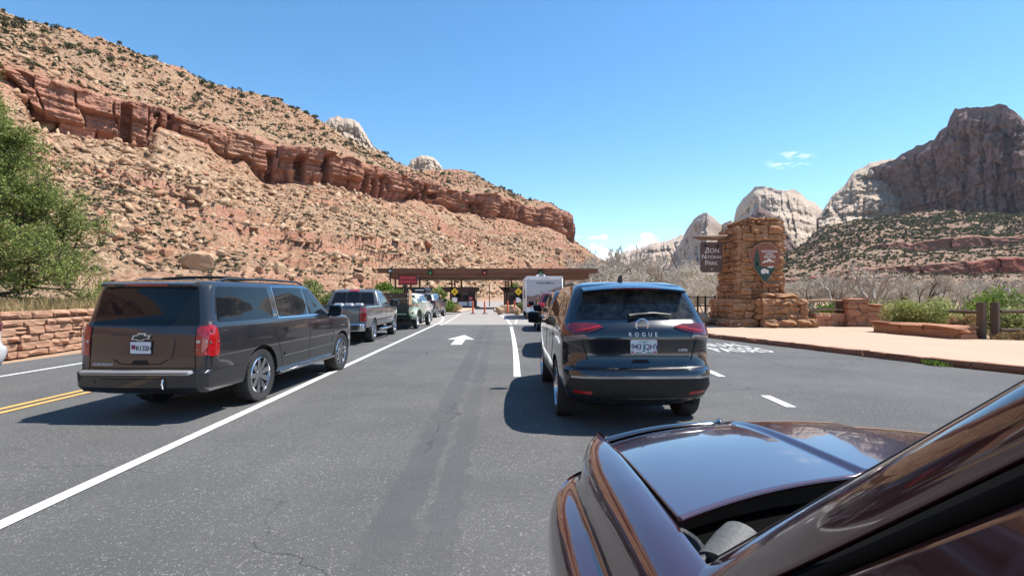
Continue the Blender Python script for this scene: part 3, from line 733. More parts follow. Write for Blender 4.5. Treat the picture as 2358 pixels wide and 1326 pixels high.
# ---------------------------------------------------------------- masonry
def stone_variants(n, mat, rough, cuts=1):
    out = []
    for q in range(n):
        bm = bmesh.new(); bmesh.ops.create_cube(bm, size=1.0)
        bmesh.ops.subdivide_edges(bm, edges=bm.edges[:], cuts=cuts, use_grid_fill=True)
        for vv in bm.verts:
            edge = sum(abs(abs(c) - 0.5) < 1e-4 for c in vv.co)
            k = 0.35 if edge == 3 else 0.6 if edge == 2 else 1.0
            vv.co += Vector((random.uniform(-.05, .05), random.uniform(-rough, rough) * k, random.uniform(-.07, .07)))
            if edge == 1 and abs(abs(vv.co.y) - 0.5) < 0.3: vv.co.y *= 1 + random.uniform(0.1, 0.55)
            if edge == 3: vv.co *= random.uniform(0.90, 0.99)
        me = bpy.data.meshes.new('stone'); bm.to_mesh(me); bm.free(); me.materials.append(mat); out.append(me)
    return out
SV = {k: stone_variants(12, M[k], 0.26 if k == 'stone' else 0.2, 2 if k == 'stone' else 1) for k in ('stone', 'redstone', 'wallstone')}
def courses(parent, kind, origin, udir, left, right, z0, z1, hmin, hmax, wmin, wmax, depth=0.22, proud=0.07, seed=0, gap=0.022):
    """lay coursed stones on a vertical face: origin + udir*u, left(z)..right(z); outward = udir rotated -90deg"""
    rr = random.Random(seed); u = Vector((udir[0], udir[1], 0)).normalized(); out = Vector((u.y, -u.x, 0))
    rz = math.atan2(u.y, u.x); z = z0
    while z < z1 - 0.03:
        h = min(rr.uniform(hmin, hmax), z1 - z)
        if z1 - z - h < hmin * 0.6: h = z1 - z
        a, b = left(z + h / 2), right(z + h / 2); p = a
        while p < b - 0.02:
            w = rr.uniform(wmin, wmax)
            if b - p - w < wmin * 0.6: w = b - p
            sub = 2 if (h > hmin * 1.5 and w < wmax * 0.6 and rr.random() < 0.35) else 1
            for k in range(sub):
                hh = h / sub
                pr = rr.uniform(-0.3, 1.0) * proud
                c = Vector(origin) + u * (p + w / 2) + out * (pr - depth / 2 + 0.05)
                o = link('stone', rr.choice(SV[kind]), None, parent, (c.x, c.y, z + hh * (k + 0.5)))
                o.scale = (max(0.05, w - gap), depth, max(0.04, hh - gap)); o.rotation_euler = (0, 0, rz + (math.pi if rr.random() < 0.5 else 0))
            p += w
        z += h
# low wall behind the left shoulder, with its raised back course
w0, w1 = GX(-330, 880).xy, GX(330, 780).xy
wdir = (w1 - w0).normalized(); wl_ = (w1 - w0).length
lw = empty('stone_wall', (0, 0, 0), 0, 'low pinkish sandstone retaining wall behind the left shoulder', 'wall')
wn_ = Vector((-wdir.y, wdir.x))
mb = MB(); rot = Matrix.Rotation(math.atan2(wdir.y, wdir.x), 3, 'Z')
mid = (w0 + w1) / 2 + wn_ * 0.23
mb.box((mid.x, mid.y, 0.44), (wl_ - 0.05, 0.36, 0.9), rot)
mid2 = mid + wn_ * 0.42
mb.box((mid2.x, mid2.y, 0.55), (wl_ - 0.05, 0.30, 1.06), rot)
mb.build('core', M['mortar'], lw)
courses(lw, 'wallstone', (w0.x, w0.y, 0), wdir, lambda z: 0, lambda z: wl_, 0.0, 0.93, 0.12, 0.21, 0.28, 0.72, 0.24, 0.05, 5)
o2 = w0 + wn_ * 0.46
courses(lw, 'wallstone', (o2.x, o2.y, 0), wdir, lambda z: 0, lambda z: wl_, 0.93, 1.13, 0.2, 0.2, 0.35, 0.8, 0.26, 0.06, 6)
# bank of earth behind the wall
bankv, bankf = [], []
nb = 60
for i in range(nb + 1):
    q = w0.lerp(w1, -0.2 + 1.5 * i / nb)
    for k, (off, z) in enumerate(((0.6, 0.95), (2.5, 1.0), (7, 1.2), (16, 0.9), (40, 0.4), (60, -0.4))):
        p = q + wn_ * off
        bankv.append((p.x, p.y, z + (0.12 * random.uniform(-1, 1) if 0 < k < 5 else 0)))
for i in range(nb):
    for k in range(5):
        a = i * 6 + k; bankf.append((a, a + 6, a + 7, a + 1))
me = np_mesh('bank', bankv, bankf, True)
tag(link('bank', me, M['sand']), 'sandy bank behind the low wall', None, None, 'structure')

# entrance monument
BM = empty('stone_monument', (0, 0, 0.13), 0, 'tall stepped sandstone entrance monument on the peach plaza', 'monument')
TL, TR = lambda z: 10.15 + 0.035 * z, lambda z: 12.28 - 0.04 * z
mb = MB()
def trap(x0, x1, y0, y1, z0, z1, d=0.0): mb.bb((x0, y0, z0), (x1, y1, z1))
trap(10.35, 12.02, 24.22, 26.2, 0, 4.55); trap(10.75, 12.0, 24.2, 26.1, 4.55, 4.8)
trap(9.95, 11.1, 23.95, 26.5, 0, 1.2); trap(10.95, 12.85, 23.45, 25.2, 0, 1.2); trap(9.75, 13.2, 23.7, 26.7, 0, 0.34)
mb.build('core', M['mortar'], BM)
st = lambda *a, **k: courses(BM, 'stone', *a, **k)
st((0, 24.1, 0), (1, 0), lambda z: TL(z) + 0.06, TR, 1.2, 4.52, 0.20, 0.38, 0.26, 0.66, 0.3, 0.17, 21)
st((0, 24.1, 0), (1, 0), lambda z: 10.62, lambda z: 12.1, 4.52, 4.9, 0.12, 0.24, 0.26, 0.5, 0.3, 0.12, 22)
st((TL(2.5), 26.35, 0), (0, -1), lambda z: 0, lambda z: 2.3, 1.2, 4.5, 0.20, 0.38, 0.3, 0.8, 0.3, 0.08, 23)
st((10.6, 26.2, 0), (0, -1), lambda z: 0, lambda z: 2.1, 4.5, 4.88, 0.12, 0.24, 0.3, 0.6, 0.3, 0.07, 24)
st((TR(2.5), 24.1, 0), (0, 1), lambda z: 0, lambda z: 2.2, 1.2, 4.8, 0.18, 0.34, 0.3, 0.7, 0.3, 0.10, 25)
# plinths
st((0, 23.85, 0), (1, 0), lambda z: 9.85, lambda z: 10.9, 0.34, 1.24, 0.26, 0.4, 0.4, 0.8, 0.3, 0.08, 26)
st((9.85, 26.5, 0), (0, -1), lambda z: 0, lambda z: 2.65, 0.34, 1.24, 0.2, 0.32, 0.3, 0.8, 0.3, 0.06, 27)
st((0, 23.35, 0), (1, 0), lambda z: 10.9, lambda z: 12.9, 0.34, 1.24, 0.24, 0.36, 0.35, 0.75, 0.3, 0.12, 28)
st((10.86, 23.9, 0), (0, -1), lambda z: 0, lambda z: 0.55, 0.34, 1.24, 0.2, 0.3, 0.3, 0.55, 0.3, 0.03, 29)
st((12.9, 23.4, 0), (0, 1), lambda z: 0, lambda z: 1.8, 0.34, 1.24, 0.2, 0.32, 0.3, 0.7, 0.3, 0.06, 30)
st((0, 23.55, 0), (1, 0), lambda z: 11.0, lambda z: 12.6, 1.24, 1.50, 0.26, 0.26, 0.5, 0.8, 0.6, 0.05, 31)
st((0, 23.65, 0), (1, 0), lambda z: 9.6, lambda z: 10.9, 0.0, 0.35, 0.35, 0.35, 0.4, 0.9, 0.5, 0.07, 32)
st((0, 23.15, 0), (1, 0), lambda z: 10.9, lambda z: 13.3, 0.0, 0.36, 0.18, 0.36, 0.35, 0.8, 0.5, 0.08, 33)
st((9.6, 26.7, 0), (0, -1), lambda z: 0, lambda z: 3.0, 0.0, 0.35, 0.35, 0.35, 0.5, 1.0, 0.5, 0.06, 34)
# horizontal caps so nothing is open from above
for (x0, x1, y0, y1, z) in ((10.3, 12.05, 24.2, 26.2, 4.82), (9.9, 10.95, 23.9, 26.4, 1.2), (10.95, 13.3, 23.4, 25.2, 1.2)):
    pass
mb = MB()
pts = [(8.45, 24.95, 4.13), (8.7, 24.95, 4.10), (9.4, 24.95, 4.08), (10.4, 24.95, 4.12), (12.3, 24.95, 4.16), (12.85, 24.95, 4.2)]
mb.tube(pts, [0.05, 0.105, 0.12, 0.125, 0.12, 0.08], 10)
t = NT('weathered_log')
t.set(Base_Color=t.mix(t.rng(t.noise(2.0, 6, 0.6, t.mapping((0.6, 9, 9))), 0.35, 0.65), (0.10, 0.055, 0.035), (0.30, 0.19, 0.12)), Roughness=0.85)
t.bump(t.noise(3.0, 6, 0.6, t.mapping((0.5, 12, 12))), 0.03, 0.8)
M['log'] = t.m
mb.build('log_beam', M['log'], BM, 50)

# hanging name board
t = NT('brown_sign_wood')
t.set(Base_Color=t.mix(t.noise(1.5, 6, 0.6, t.mapping((6, 6, 0.5))), (0.085, 0.05, 0.042), (0.15, 0.092, 0.078)), Roughness=0.7)
t.bump(t.noise(2.0, 6, 0.6, t.mapping((10, 10, 0.6))), 0.01, 0.7)
M['signwood'] = t.m
M['signtext'] = simple('cream_sign_paint', (0.74, 0.71, 0.66), 0.6, 0, 0.1)
M['iron'] = simple('dark_iron', (0.02, 0.017, 0.016), 0.5, 0.6, 0.2)
HS = empty('hanging_sign', (9.30, 24.93, 3.30), 0, 'brown wooden name board hanging from the log beam of the monument', 'sign')
bw, bh = 0.50, 0.70
pl = [(-bw, -bh + .10), (-bw + .10, -bh), (bw - .10, -bh), (bw, -bh + .10), (bw, bh - .12), (bw - .14, bh - .12), (bw - .14, bh), (-bw + .14, bh), (-bw + .14, bh - .12), (-bw, bh - .12)]
pl = [(-bw, -bh + .10), (-bw + .10, -bh), (bw - .10, -bh), (bw, -bh + .10), (bw, bh - .06), (bw - .05, bh), (-bw + .05, bh), (-bw, bh - .06)]
MB().prism(pl, -0.05, 0.05, lambda u, v, h: (u, h, v)).build('board', M['signwood'], HS, None, 0.008)
for body, sz, x, z in (('Z', .36, -.235, .31), ('ION', .285, .09, .295), ('N', .30, -.355, .02), ('ATIONAL', .195, .07, .005), ('P', .315, -.24, -.27), ('ARK', .245, .05, -.285)):
    lettering(body, sz, M['signtext'], HS, (x, -0.056, z), extrude=0.006)
MB().prism([(-.05, -.55), (0, -.585), (.05, -.55), (0, -.52)], -0.062, -0.05, lambda u, v, h: (u, h, v)).build('emblem', M['signtext'], HS)
for sx in (-1, 1):
    MB().bb((sx * .30 - .03, -.065, .42), (sx * .30 + .03, -.051, .62)).bb((sx * .30 - sx * .15, -.066, .50), (sx * .30, -.051, .545)).build('bracket', M['iron'], HS)
    MB().tube([(sx * .30, 0, .66), (sx * .30, 0, .76), (sx * .30 + .03, 0, .80)], 0.018, 6).build('hook', M['iron'], HS)

# arrowhead emblem
AR = empty('arrowhead_sign', (11.30, 23.86, 3.02), 0, 'brown arrowhead shaped emblem board with tree, peak and bison on the monument', 'sign')
ah = [(0, -.92), (.07, -.86), (.17, -.70), (.27, -.52), (.38, -.34), (.47, -.14), (.54, .08), (.58, .32), (.62, .58), (.50, .60), (.44, .62), (.40, .68), (.30, .76), (.14, .84), (0, .88), (-.14, .84), (-.30, .76), (-.40, .70), (-.42, .62), (-.52, .58), (-.64, .58), (-.60, .32), (-.55, .08), (-.47, -.14), (-.38, -.34), (-.27, -.52), (-.17, -.70), (-.07, -.86)]
sc_ = lambda k: [(a * k, b * k) for a, b in ah]
M['arrowedge'] = simple('tan_sign_edge', (0.36, 0.22, 0.13), 0.6, 0, 0.15)
M['arrowbrown'] = simple('sign_rust_brown', (0.25, 0.085, 0.046), 0.6, 0, 0.12)
M['darkgreen'] = simple('sign_dark_green', (0.018, 0.06, 0.045), 0.6, 0, 0.1)
fn = lambda u, v, h: (u * 1.16, h, v * 1.02)
MB().prism(ah, 0.0, 0.12, fn).build('rim', M['arrowedge'], AR)
MB().prism(sc_(0.94), -0.012, 0.05, fn).build('panel', M['arrowbrown'], AR)
MB().prism([(-.44, -.14), (-.36, -.33), (-.26, -.50), (-.16, -.67), (-.06, -.82), (0, -.87), (.06, -.82), (.16, -.67), (.26, -.50), (.36, -.33), (.40, -.24), (.2, -.2), (.0, -.24), (-.2, -.16)], -0.017, 0, fn).build('meadow', M['darkgreen'], AR)
tr = MB()
for k, (z, w) in enumerate(((.50, .05), (.38, .10), (.27, .13), (.15, .16), (.03, .18), (-.08, .15))):
    tr.prism([(-.31 - w, z - .1), (-.31 + w * .9, z - .08), (-.29, z + .07), (-.33, z + .07)], -0.018 - k * .0004, 0, fn)
tr.prism([(-.335, -.3), (-.285, -.3), (-.285, .4), (-.335, .4)], -0.020, 0, fn)
tr.build('tree_emblem', M['darkgreen'], AR)
MB().prism([(-.14, -.06), (-.02, .06), (.06, .07), (.14, .16), (.22, .10), (.30, .05), (.40, -.03), (.30, -.01), (.24, .03), (.19, -.02), (.14, .05), (.09, -.03), (.04, .01), (-.04, -.04)], -0.018, 0, fn).build('peak_emblem', M['signtext'], AR)
MB().prism([(.08, -.22), (.18, -.18), (.30, -.19), (.36, -.23), (.24, -.26), (.12, -.25)], -0.020, 0, fn).build('lake_emblem', M['signtext'], AR)
MB().prism([(-.16, -.46), (-.17, -.38), (-.12, -.32), (-.04, -.29), (.05, -.32), (.13, -.35), (.14, -.46), (.12, -.53), (.09, -.53), (.08, -.48), (-.02, -.49), (-.03, -.54), (-.06, -.54), (-.07, -.49), (-.12, -.52)], -0.022, 0, fn).build('bison_emblem', M['signtext'], AR)
for body, z in (('NATIONAL', .44), ('PARK', .315), ('SERVICE', .19)):
    lettering(body, 0.145, M['signtext'], AR, (.20, -0.02, z + .03), extrude=0.005, spacing=1.0, bold=0.002)

# stepped red wall right of the monument, its rails, the long stone bench
SW = empty('stone_wall', (0, 0, 0.13), 0, 'stepped red sandstone wall right of the monument', 'wall')
mb = MB(); steps = ((15.05, 16.0, 1.18), (15.95, 16.75, 0.93), (16.7, 17.55, 0.70), (17.5, 18.3, 0.48))
for i, (a, b, h) in enumerate(steps): mb.bb((a + .05, 24.1, 0), (b - 0.001 * i, 24.6, h - .04))
mb.bb((13.7, 24.3, 0), (15.05, 24.7, .55))
mb.build('core', M['mortar'], SW)
for i, (a, b, h) in enumerate(steps):
    courses(SW, 'redstone', (0, 24.0, 0), (1, 0), lambda z, a=a: a, lambda z, b=b: b, 0, h, 0.16, 0.3, 0.3, 0.7, 0.3, 0.04, 50 + i, 0.014)
    courses(SW, 'redstone', (0, 24.0, 0), (1, 0), lambda z, a=a: a - .05, lambda z, b=b: b + .05, h, h + 0.09, 0.09, 0.09, 0.5, 0.9, 0.65, 0.05, 60 + i, 0.014)
courses(SW, 'redstone', (0, 24.2, 0), (1, 0), lambda z: 13.7, lambda z: 15.05, 0, .6, 0.16, 0.3, 0.3, 0.7, 0.3, 0.04, 56, 0.014)
SB = empty('stone_bench', (0, 0, 0.13), 0, 'long low red stone bench at the back edge of the plaza', 'bench')
b0, b1 = Vector((13.95, 20.7)), Vector((14.4, 17.2)); bd = (b1 - b0).normalized(); bl = (b1 - b0).length
rb = Matrix.Rotation(math.atan2(bd.y, bd.x), 3, 'Z'); bn = Vector((-bd.y, bd.x)); bm_ = (b0 + b1) / 2 + bn * 0.32
MB().box((bm_.x, bm_.y, 0.14), (bl - .1, 0.4, 0.3), rb).build('core', M['mortar'], SB)
courses(SB, 'redstone', (b0.x, b0.y, 0), bd, lambda z: 0.1, lambda z: bl - .1, 0, .3, 0.3, 0.3, 0.5, 1.1, 0.3, 0.01, 70, 0.01)
ob = b0 - bn * 0.08
courses(SB, 'redstone', (ob.x, ob.y, 0), bd, lambda z: -0.05, lambda z: bl + .05, .3, .42, 0.12, 0.12, 0.7, 1.3, 0.8, 0.01, 71, 0.01)
ob = b1 + bn * 0.0
courses(SB, 'redstone', (ob.x, ob.y, 0), bn, lambda z: 0.02, lambda z: .6, 0, .3, 0.15, 0.3, 0.25, 0.4, 0.3, 0.01, 72, 0.01)

# wooden fences and the dark railing
t = NT('grey_fence_wood')
t.set(Base_Color=t.mix(t.noise(2.0, 6, 0.6, t.mapping((5, 5, 0.7))), (0.05, 0.034, 0.025), (0.14, 0.10, 0.072)), Roughness=0.9)
t.bump(t.noise(3.0, 6, 0.6, t.mapping((9, 9, 0.8))), 0.012, 0.8)
M['fencewood'] = t.m
FW = empty('rail_fence', (0, 0, 0.0), 0, 'weathered post and rail fence at the right behind the stone bench', 'fence')
posts = [(15.25, 17.35), (15.65, 17.3), (18.6, 16.0), (22.0, 14.6), (14.6, 20.3)]
for i, (x, y) in enumerate(posts[:4]):
    MB().box((x, y, 0.65), (0.2, 0.2, 1.32), Matrix.Rotation(R(20 + 7 * i), 3, 'Z')).build('post', M['fencewood'], FW, None, 0.015)
for (a, b, z) in (((12.8, 24.5), (15.2, 17.35), 0.98), ((15.7, 17.15), (18.6, 16.0), 1.02), ((15.7, 17.15), (18.6, 16.0), .42), ((18.6, 16.0), (22, 14.6), 1.02), ((18.6, 16.0), (22, 14.6), .42), ((14.2, 20.2), (15.2, 17.35), .42)):
    if a[0] < 14.5: a = (15.33, 18.7)
    MB().tube([(a[0], a[1], z), ((a[0] + b[0]) / 2, (a[1] + b[1]) / 2, z + .015), (b[0], b[1], z)], [0.06, 0.07, 0.055], 6).build('rail', M['fencewood'], FW)
FR = empty('rail_fence', (0, 0, 0), 0, 'three pale log rails between the monument and the stepped wall', 'fence')
M['palelog'] = simple('pale_log', (0.42, 0.29, 0.17), 0.85, 0, 0.4, 5, 0.01, 20)
for z in (1.28, .87, .50): MB().tube([(13.2, 24.45, z), (14.4, 24.4, z + .02), (15.15, 24.35, z)], [0.05, 0.06, 0.045], 8).build('rail', M['palelog'], FR, 60)
MB().box((14.95, 24.55, 0.7), (0.14, 0.14, 1.4)).build('post', M['fencewood'], FR)
RL = empty('railing', (0, 0, 0), 0, 'dark metal railing left of the monument base', 'railing')
rp = [GX(x, 728).xy for x in (1500, 1540, 1580, 1594, 1611, 1628, 1646, 1662)]
rp = [Vector(((x - CX) * 30 / FPX, 30 - k * 0.15)) for k, x in enumerate((1480, 1515, 1550, 1580, 1598, 1613, 1632, 1650, 1668))]
for q in rp: MB().box((q.x, q.y, 0.75), (0.08, 0.08, 1.5)).build('post', M['iron'], RL)
for z in (1.42, 0.95, 0.5, 0.15): MB().tube([(q.x, q.y, z) for q in rp], 0.032, 6).build('rail', M['iron'], RL)
# ---------------------------------------------------------------- rocks and plants
def hull_variants(n, mat, npts=14, flat=0.7):
    out = []
    for q in range(n):
        bm = bmesh.new()
        for i in range(npts):
            v = Vector((random.gauss(0, 1), random.gauss(0, 1), random.gauss(0, 1))).normalized()
            v = Vector((max(-.8, min(.8, v.x * random.uniform(.85, 1.15))), max(-.75, min(.75, v.y)), max(-.6, min(.6, v.z * flat))))
            bm.verts.new(v)
        r = bmesh.ops.convex_hull(bm, input=bm.verts[:])
        bmesh.ops.delete(bm, geom=[g for g in r['geom_interior'] if isinstance(g, bmesh.types.BMVert)], context='VERTS')
        bmesh.ops.triangulate(bm, faces=bm.faces)
        me = bpy.data.meshes.new('boulder'); bm.to_mesh(me); bm.free(); me.materials.append(mat); out.append(me)
    return out
def rock_mat(name, cols, rnd_from_attr=False):
    t = NT(name)
    r = t.attr('tint') if rnd_from_attr else t.orand()
    c = t.mix(t.rng(r, 0.0, 0.6), cols[0], cols[1])
    c = t.mix(t.rng(r, 0.75, 0.95), c, cols[2])
    c = t.mix(t.rng(t.noise(1.2, 7, 0.65), 0.35, 0.7, 0, 0.6), c, tuple(q * 0.7 for q in cols[1]))
    t.set(Base_Color=c, Roughness=0.95, Specular_IOR_Level=0.15)
    t.bump(t.noise(3.0, 7, 0.65), 0.12, 0.8)
    return t.m
RC = ((0.52, 0.38, 0.25), (0.44, 0.285, 0.175), (0.37, 0.158, 0.092))
M['boulder'] = rock_mat('boulder_rock', RC)
M['rubble'] = rock_mat('rubble_rock', RC, True)
RV = hull_variants(12, M['boulder'], 10, .6)
rv_np = []
for me in RV:
    V = np.empty(len(me.vertices) * 3); me.vertices.foreach_get('co', V)
    F = np.empty(len(me.loops), np.int32); me.loops.foreach_get('vertex_index', F)
    rv_np.append((V.reshape(-1, 3), F.reshape(-1, 3)))
def rotm(n):
    a, b, c = (rng.uniform(0, 2 * np.pi, n), rng.normal(0, .35, n), rng.normal(0, .35, n))
    return a, b, c
def euler(a, b, c):
    ca, sa, cb, sb, cc, sc = np.cos(a), np.sin(a), np.cos(b), np.sin(b), np.cos(c), np.sin(c)
    return np.array([[ca * cb, ca * sb * sc - sa * cc, ca * sb * cc + sa * sc], [sa * cb, sa * sb * sc + ca * cc, sa * sb * cc - ca * sc], [-sb, cb * sc, cb * cc]])
def scatter_mesh(name, P, S, variants, mat, sq=(1, 1, 1), tilt=0.35):
    Vs, Fs, T = [], [], []; o = 0
    for p, s_ in zip(P, S):
        V, F = variants[rng.integers(len(variants))]
        m = euler(rng.uniform(0, 6.28), rng.normal(0, tilt), rng.normal(0, tilt))
        Vs.append((V * (np.array(sq) * rng.uniform(.75, 1.3, 3) * s_)) @ m.T + p); Fs.append(F + o); o += len(V); T.append(np.full(len(V), rng.random(), np.float32))
    me = np_mesh(name, np.concatenate(Vs), np.concatenate(Fs))
    at = me.attributes.new('tint', 'FLOAT', 'POINT'); at.data.foreach_set('value', np.concatenate(T))
    return link(name, me, mat)
def sample_grid(G, rows, cols, n, jitter=0.5, weight=None):
    sub = G[rows][:, cols]
    dist = np.hypot(sub[..., 0], sub[..., 1])
    w = dist ** 1.2 if weight is None else weight(sub)
    w = w * np.clip(.9 + .9 * fbm(sub[..., 0] / 16, sub[..., 1] / 16, 0.0, 3, 611), .3, 2.5)
    w = (w / w.sum()).ravel()
    k = rng.choice(w.size, n, p=w)
    P = sub.reshape(-1, 3)[k].copy()
    P[:, :2] += rng.normal(0, jitter, (n, 2))
    return P
incol = np.where((np.tan(np.clip(A1, -1.2, 1)) * FPX + CX > -15) & (np.tan(np.clip(A1, -1.2, 1)) * FPX + CX < 1400))[0]
tal_rows = np.where(hseg == 2)[0]; bench_rows = np.where(hseg == 4)[0]
toprow = tal_rows[np.where(htt[tal_rows] < 0.97)[0]]
# the rubble that covers the talus, and the larger blocks as single boulders
Pa = sample_grid(HG, toprow, incol, 32000); Pb = sample_grid(HG, bench_rows[:-1], incol, 11000)
Sa = np.minimum(0.22 * (rng.pareto(1.45, len(Pa)) + 1), 2.4); Sb = np.minimum(0.36 * (rng.pareto(1.9, len(Pb)) + 1), 2.2)
Sa = Sa * np.clip(np.hypot(Pa[:, 0], Pa[:, 1]) / 240, .33, 1.05)
tag(scatter_mesh('rubble', np.concatenate([Pa, Pb]), np.concatenate([Sa, Sb]), rv_np, M['rubble'], (1.25, 1.0, .7), .5), 'tan rubble strewn over the red hillside', 'rubble', None, 'stuff')
BV = []
for q in range(6):
    bm = bmesh.new(); bmesh.ops.create_icosphere(bm, subdivisions=3, radius=.8)
    pls = [(Vector((random.gauss(0, 1), random.gauss(0, 1), random.gauss(0, .8))).normalized(), random.uniform(.42, .7)) for k in range(9)]
    for v_ in bm.verts:
        for n_, dd_ in pls:
            e_ = v_.co.dot(n_) - dd_
            if e_ > 0: v_.co -= n_ * e_ * .96
    P_ = np.array([tuple(v_.co) for v_ in bm.verts]); nz = fbm(P_[:, 0] * 3 + q * 9, P_[:, 1] * 3, P_[:, 2] * 3, 3, 77 + q) * .045
    for v_, a_ in zip(bm.verts, nz): v_.co *= 1 + a_
    me = bpy.data.meshes.new('boulder'); bm.to_mesh(me); bm.free(); me.materials.append(M['boulder']); BV.append(me)
def put_boulder(p, s, sc=(1, 1, .75), rz=None, label=None, group=None, name='boulder', tilt=.3, tone=None):
    o = link(name, random.choice(RV if label is None else BV), None, None, p)
    o.scale = (s * sc[0], s * sc[1], s * sc[2]); o.rotation_euler = (random.gauss(0, tilt), random.gauss(0, tilt), random.uniform(0, 6.28) if rz is None else rz)
    return tag(o, label or 'tan sandstone boulder lying on the red hillside', 'boulder', group or ('boulders on the red hillside' if label is None else None))
Pc = sample_grid(HG, toprow, incol, 150, 0.3, lambda s_: np.where(s_[..., 2] < 30, 2.0, 1.0) * np.hypot(s_[..., 0], s_[..., 1]))
for p in Pc:
    s_ = random.uniform(1.0, 2.6) * min(1.0, max(.35, math.hypot(p[0], p[1]) / 240))
    put_boulder(p + np.array((0, 0, s_ * .15)), s_)
def on_hill(px, py):
    """first point of the hill sheet under a picture position"""
    a = np.argmin(np.abs(A1 - ang(px)))
    col = HG[:, a]; yy = HY - (col[:, 2] - CAMH) * FPX / col[:, 1]
    k = np.where((yy <= py) & (hseg >= 1))[0]
    return col[k[0]] if len(k) else col[10]
for px, py, s_, lab in ((462, 622, 4.0, 'big brown boulder above the dark grey suv roof'), (642, 628, 1.9, 'round pale boulder right of the big brown one'), (832, 604, 2.2, 'reddish wedge boulder on the slope left of the canopy'),
                        (828, 655, 1.9, 'red brown boulder above the silver pickup roof'), (100, 300, 5.0, 'pale split boulder below the cliff at upper left'), (258, 338, 2.0, 'small pale boulder below the dark cliff alcoves'),
                        (510, 590, 1.5, 'flat pale boulder on the lower slope over the dark grey suv'), (770, 490, 3.0, 'pale slab boulder mid slope below the cliff band'), (985, 573, 3.4, 'pale pointed boulder above the canopy'), (850, 548, 2.4, 'leaning pale slab on mid slope'),
                        (1285, 583, 4.0, 'pale block near the right foot of the hill'), (480, 606, 2.2, 'squat tan boulder beside the big brown one'), (600, 640, 1.2, 'low pale boulder beside the round one'), (380, 590, 1.6, 'flat pale rock near the tree'), (330, 575, 1.4, 'broken tan slab behind the juniper'), (1080, 655, 2.2, 'long pale ledge rock behind the bicycles')):
    p = on_hill(px, py)
    put_boulder((p[0], p[1], p[2] + s_ * .25), s_, (1.25, 1, .85), None, lab, tilt=.15)
put_boulder((9.0, 25.2, 0.35), 0.55, (1.2, 1, .8), 0.5, 'pale rounded rock at the left foot of the monument', tilt=.1)

# leaves
def leaf_cloud(n, fn, size, aspect=0.5, up=0.0):
    """n quads; fn(n)-> centres (n,3)"""
    Cn = fn(n)
    n = len(Cn)
    d = rng.normal(size=(n, 3)); d[:, 2] += up; d /= np.linalg.norm(d, axis=1)[:, None]
    e = np.cross(d, rng.normal(size=(n, 3))); e /= np.linalg.norm(e, axis=1)[:, None] + 1e-9
    L = (size * rng.uniform(.6, 1.4, n))[:, None]; W = L * aspect
    V = np.stack([Cn - d * L * .5, Cn + e * W * .5, Cn + d * L * .5, Cn - e * W * .5], 1).reshape(-1, 3)
    F = np.arange(4 * n).reshape(n, 4)
    return V, F
def leaf_mat(name, a, b, c=None, scale=2.0, rough=0.7, rnd=True):
    t = NT(name)
    col = t.mix(t.rng(t.noise(scale, 4), 0.35, 0.68), a, b)
    g = t.n.new('ShaderNodeNewGeometry')
    col = t.mix(t.math('MULTIPLY', g.outputs['Random Per Island'], 0.75), col, c or tuple(q * 1.35 for q in b))
    if rnd: col = t.mix(t.math('MULTIPLY', t.orand(), 0.45), col, tuple(q * 0.55 for q in a))
    t.set(Base_Color=col, Roughness=rough, Specular_IOR_Level=0.2)
    tr = t.n.new('ShaderNodeBsdfTranslucent'); t.l.new(col, tr.inputs[0])
    mx = t.n.new('ShaderNodeMixShader'); mx.inputs[0].default_value = 0.28
    out = t.n['Material Output']
    t.l.new(t.b.outputs[0], mx.inputs[1]); t.l.new(tr.outputs[0], mx.inputs[2]); t.l.new(mx.outputs[0], out.inputs[0])
    return t.m
M['darkshrub'] = leaf_mat('desert_shrub_leaf', (0.05, 0.068, 0.03), (0.10, 0.115, 0.052), (0.17, 0.17, 0.09))
M['oliveshrub'] = leaf_mat('olive_scrub_leaf', (0.07, 0.078, 0.04), (0.125, 0.125, 0.068), (0.2, 0.185, 0.11), .02)
M['greybrush'] = leaf_mat('grey_brush_leaf', (0.15, 0.125, 0.08), (0.22, 0.185, 0.12), (0.3, 0.26, 0.18))
M['juniper'] = leaf_mat('juniper_leaf', (0.10, 0.155, 0.034), (0.235, 0.305, 0.07), (0.41, 0.43, 0.14), 1.3)
M['brightleaf'] = leaf_mat('bright_green_leaf', (0.075, 0.15, 0.02), (0.17, 0.27, 0.04), (0.30, 0.36, 0.07))
M['sage'] = leaf_mat('yellow_green_leaf', (0.12, 0.16, 0.045), (0.26, 0.29, 0.10), (0.42, 0.42, 0.18))
M['limebush'] = leaf_mat('lime_bush_leaf', (0.15, 0.19, 0.045), (0.33, 0.37, 0.11), (0.5, 0.5, 0.2), 2.5)
M['drygrass'] = leaf_mat('dry_grass', (0.36, 0.24, 0.10), (0.52, 0.38, 0.18), (0.6, 0.46, 0.25))
M['olivegrass'] = leaf_mat('olive_grass', (0.22, 0.21, 0.085), (0.36, 0.32, 0.14), (0.5, 0.42, 0.22))
M['bark'] = simple('grey_bark', (0.30, 0.24, 0.19), 0.9, 0, 0.5, 6, 0.02, 25, rnd=0.5)
M['palebark'] = simple('pale_dead_wood', (0.50, 0.43, 0.36), 0.9, 0, 0.3, 6, 0.02, 25)
M['darkbark'] = simple('dark_bark', (0.10, 0.07, 0.05), 0.9, 0, 0.5, 6, 0.02, 25)
M['twig'] = simple('twig', (0.42, 0.375, 0.305), 0.9, 0, 0.35, 4, rnd=0.35)
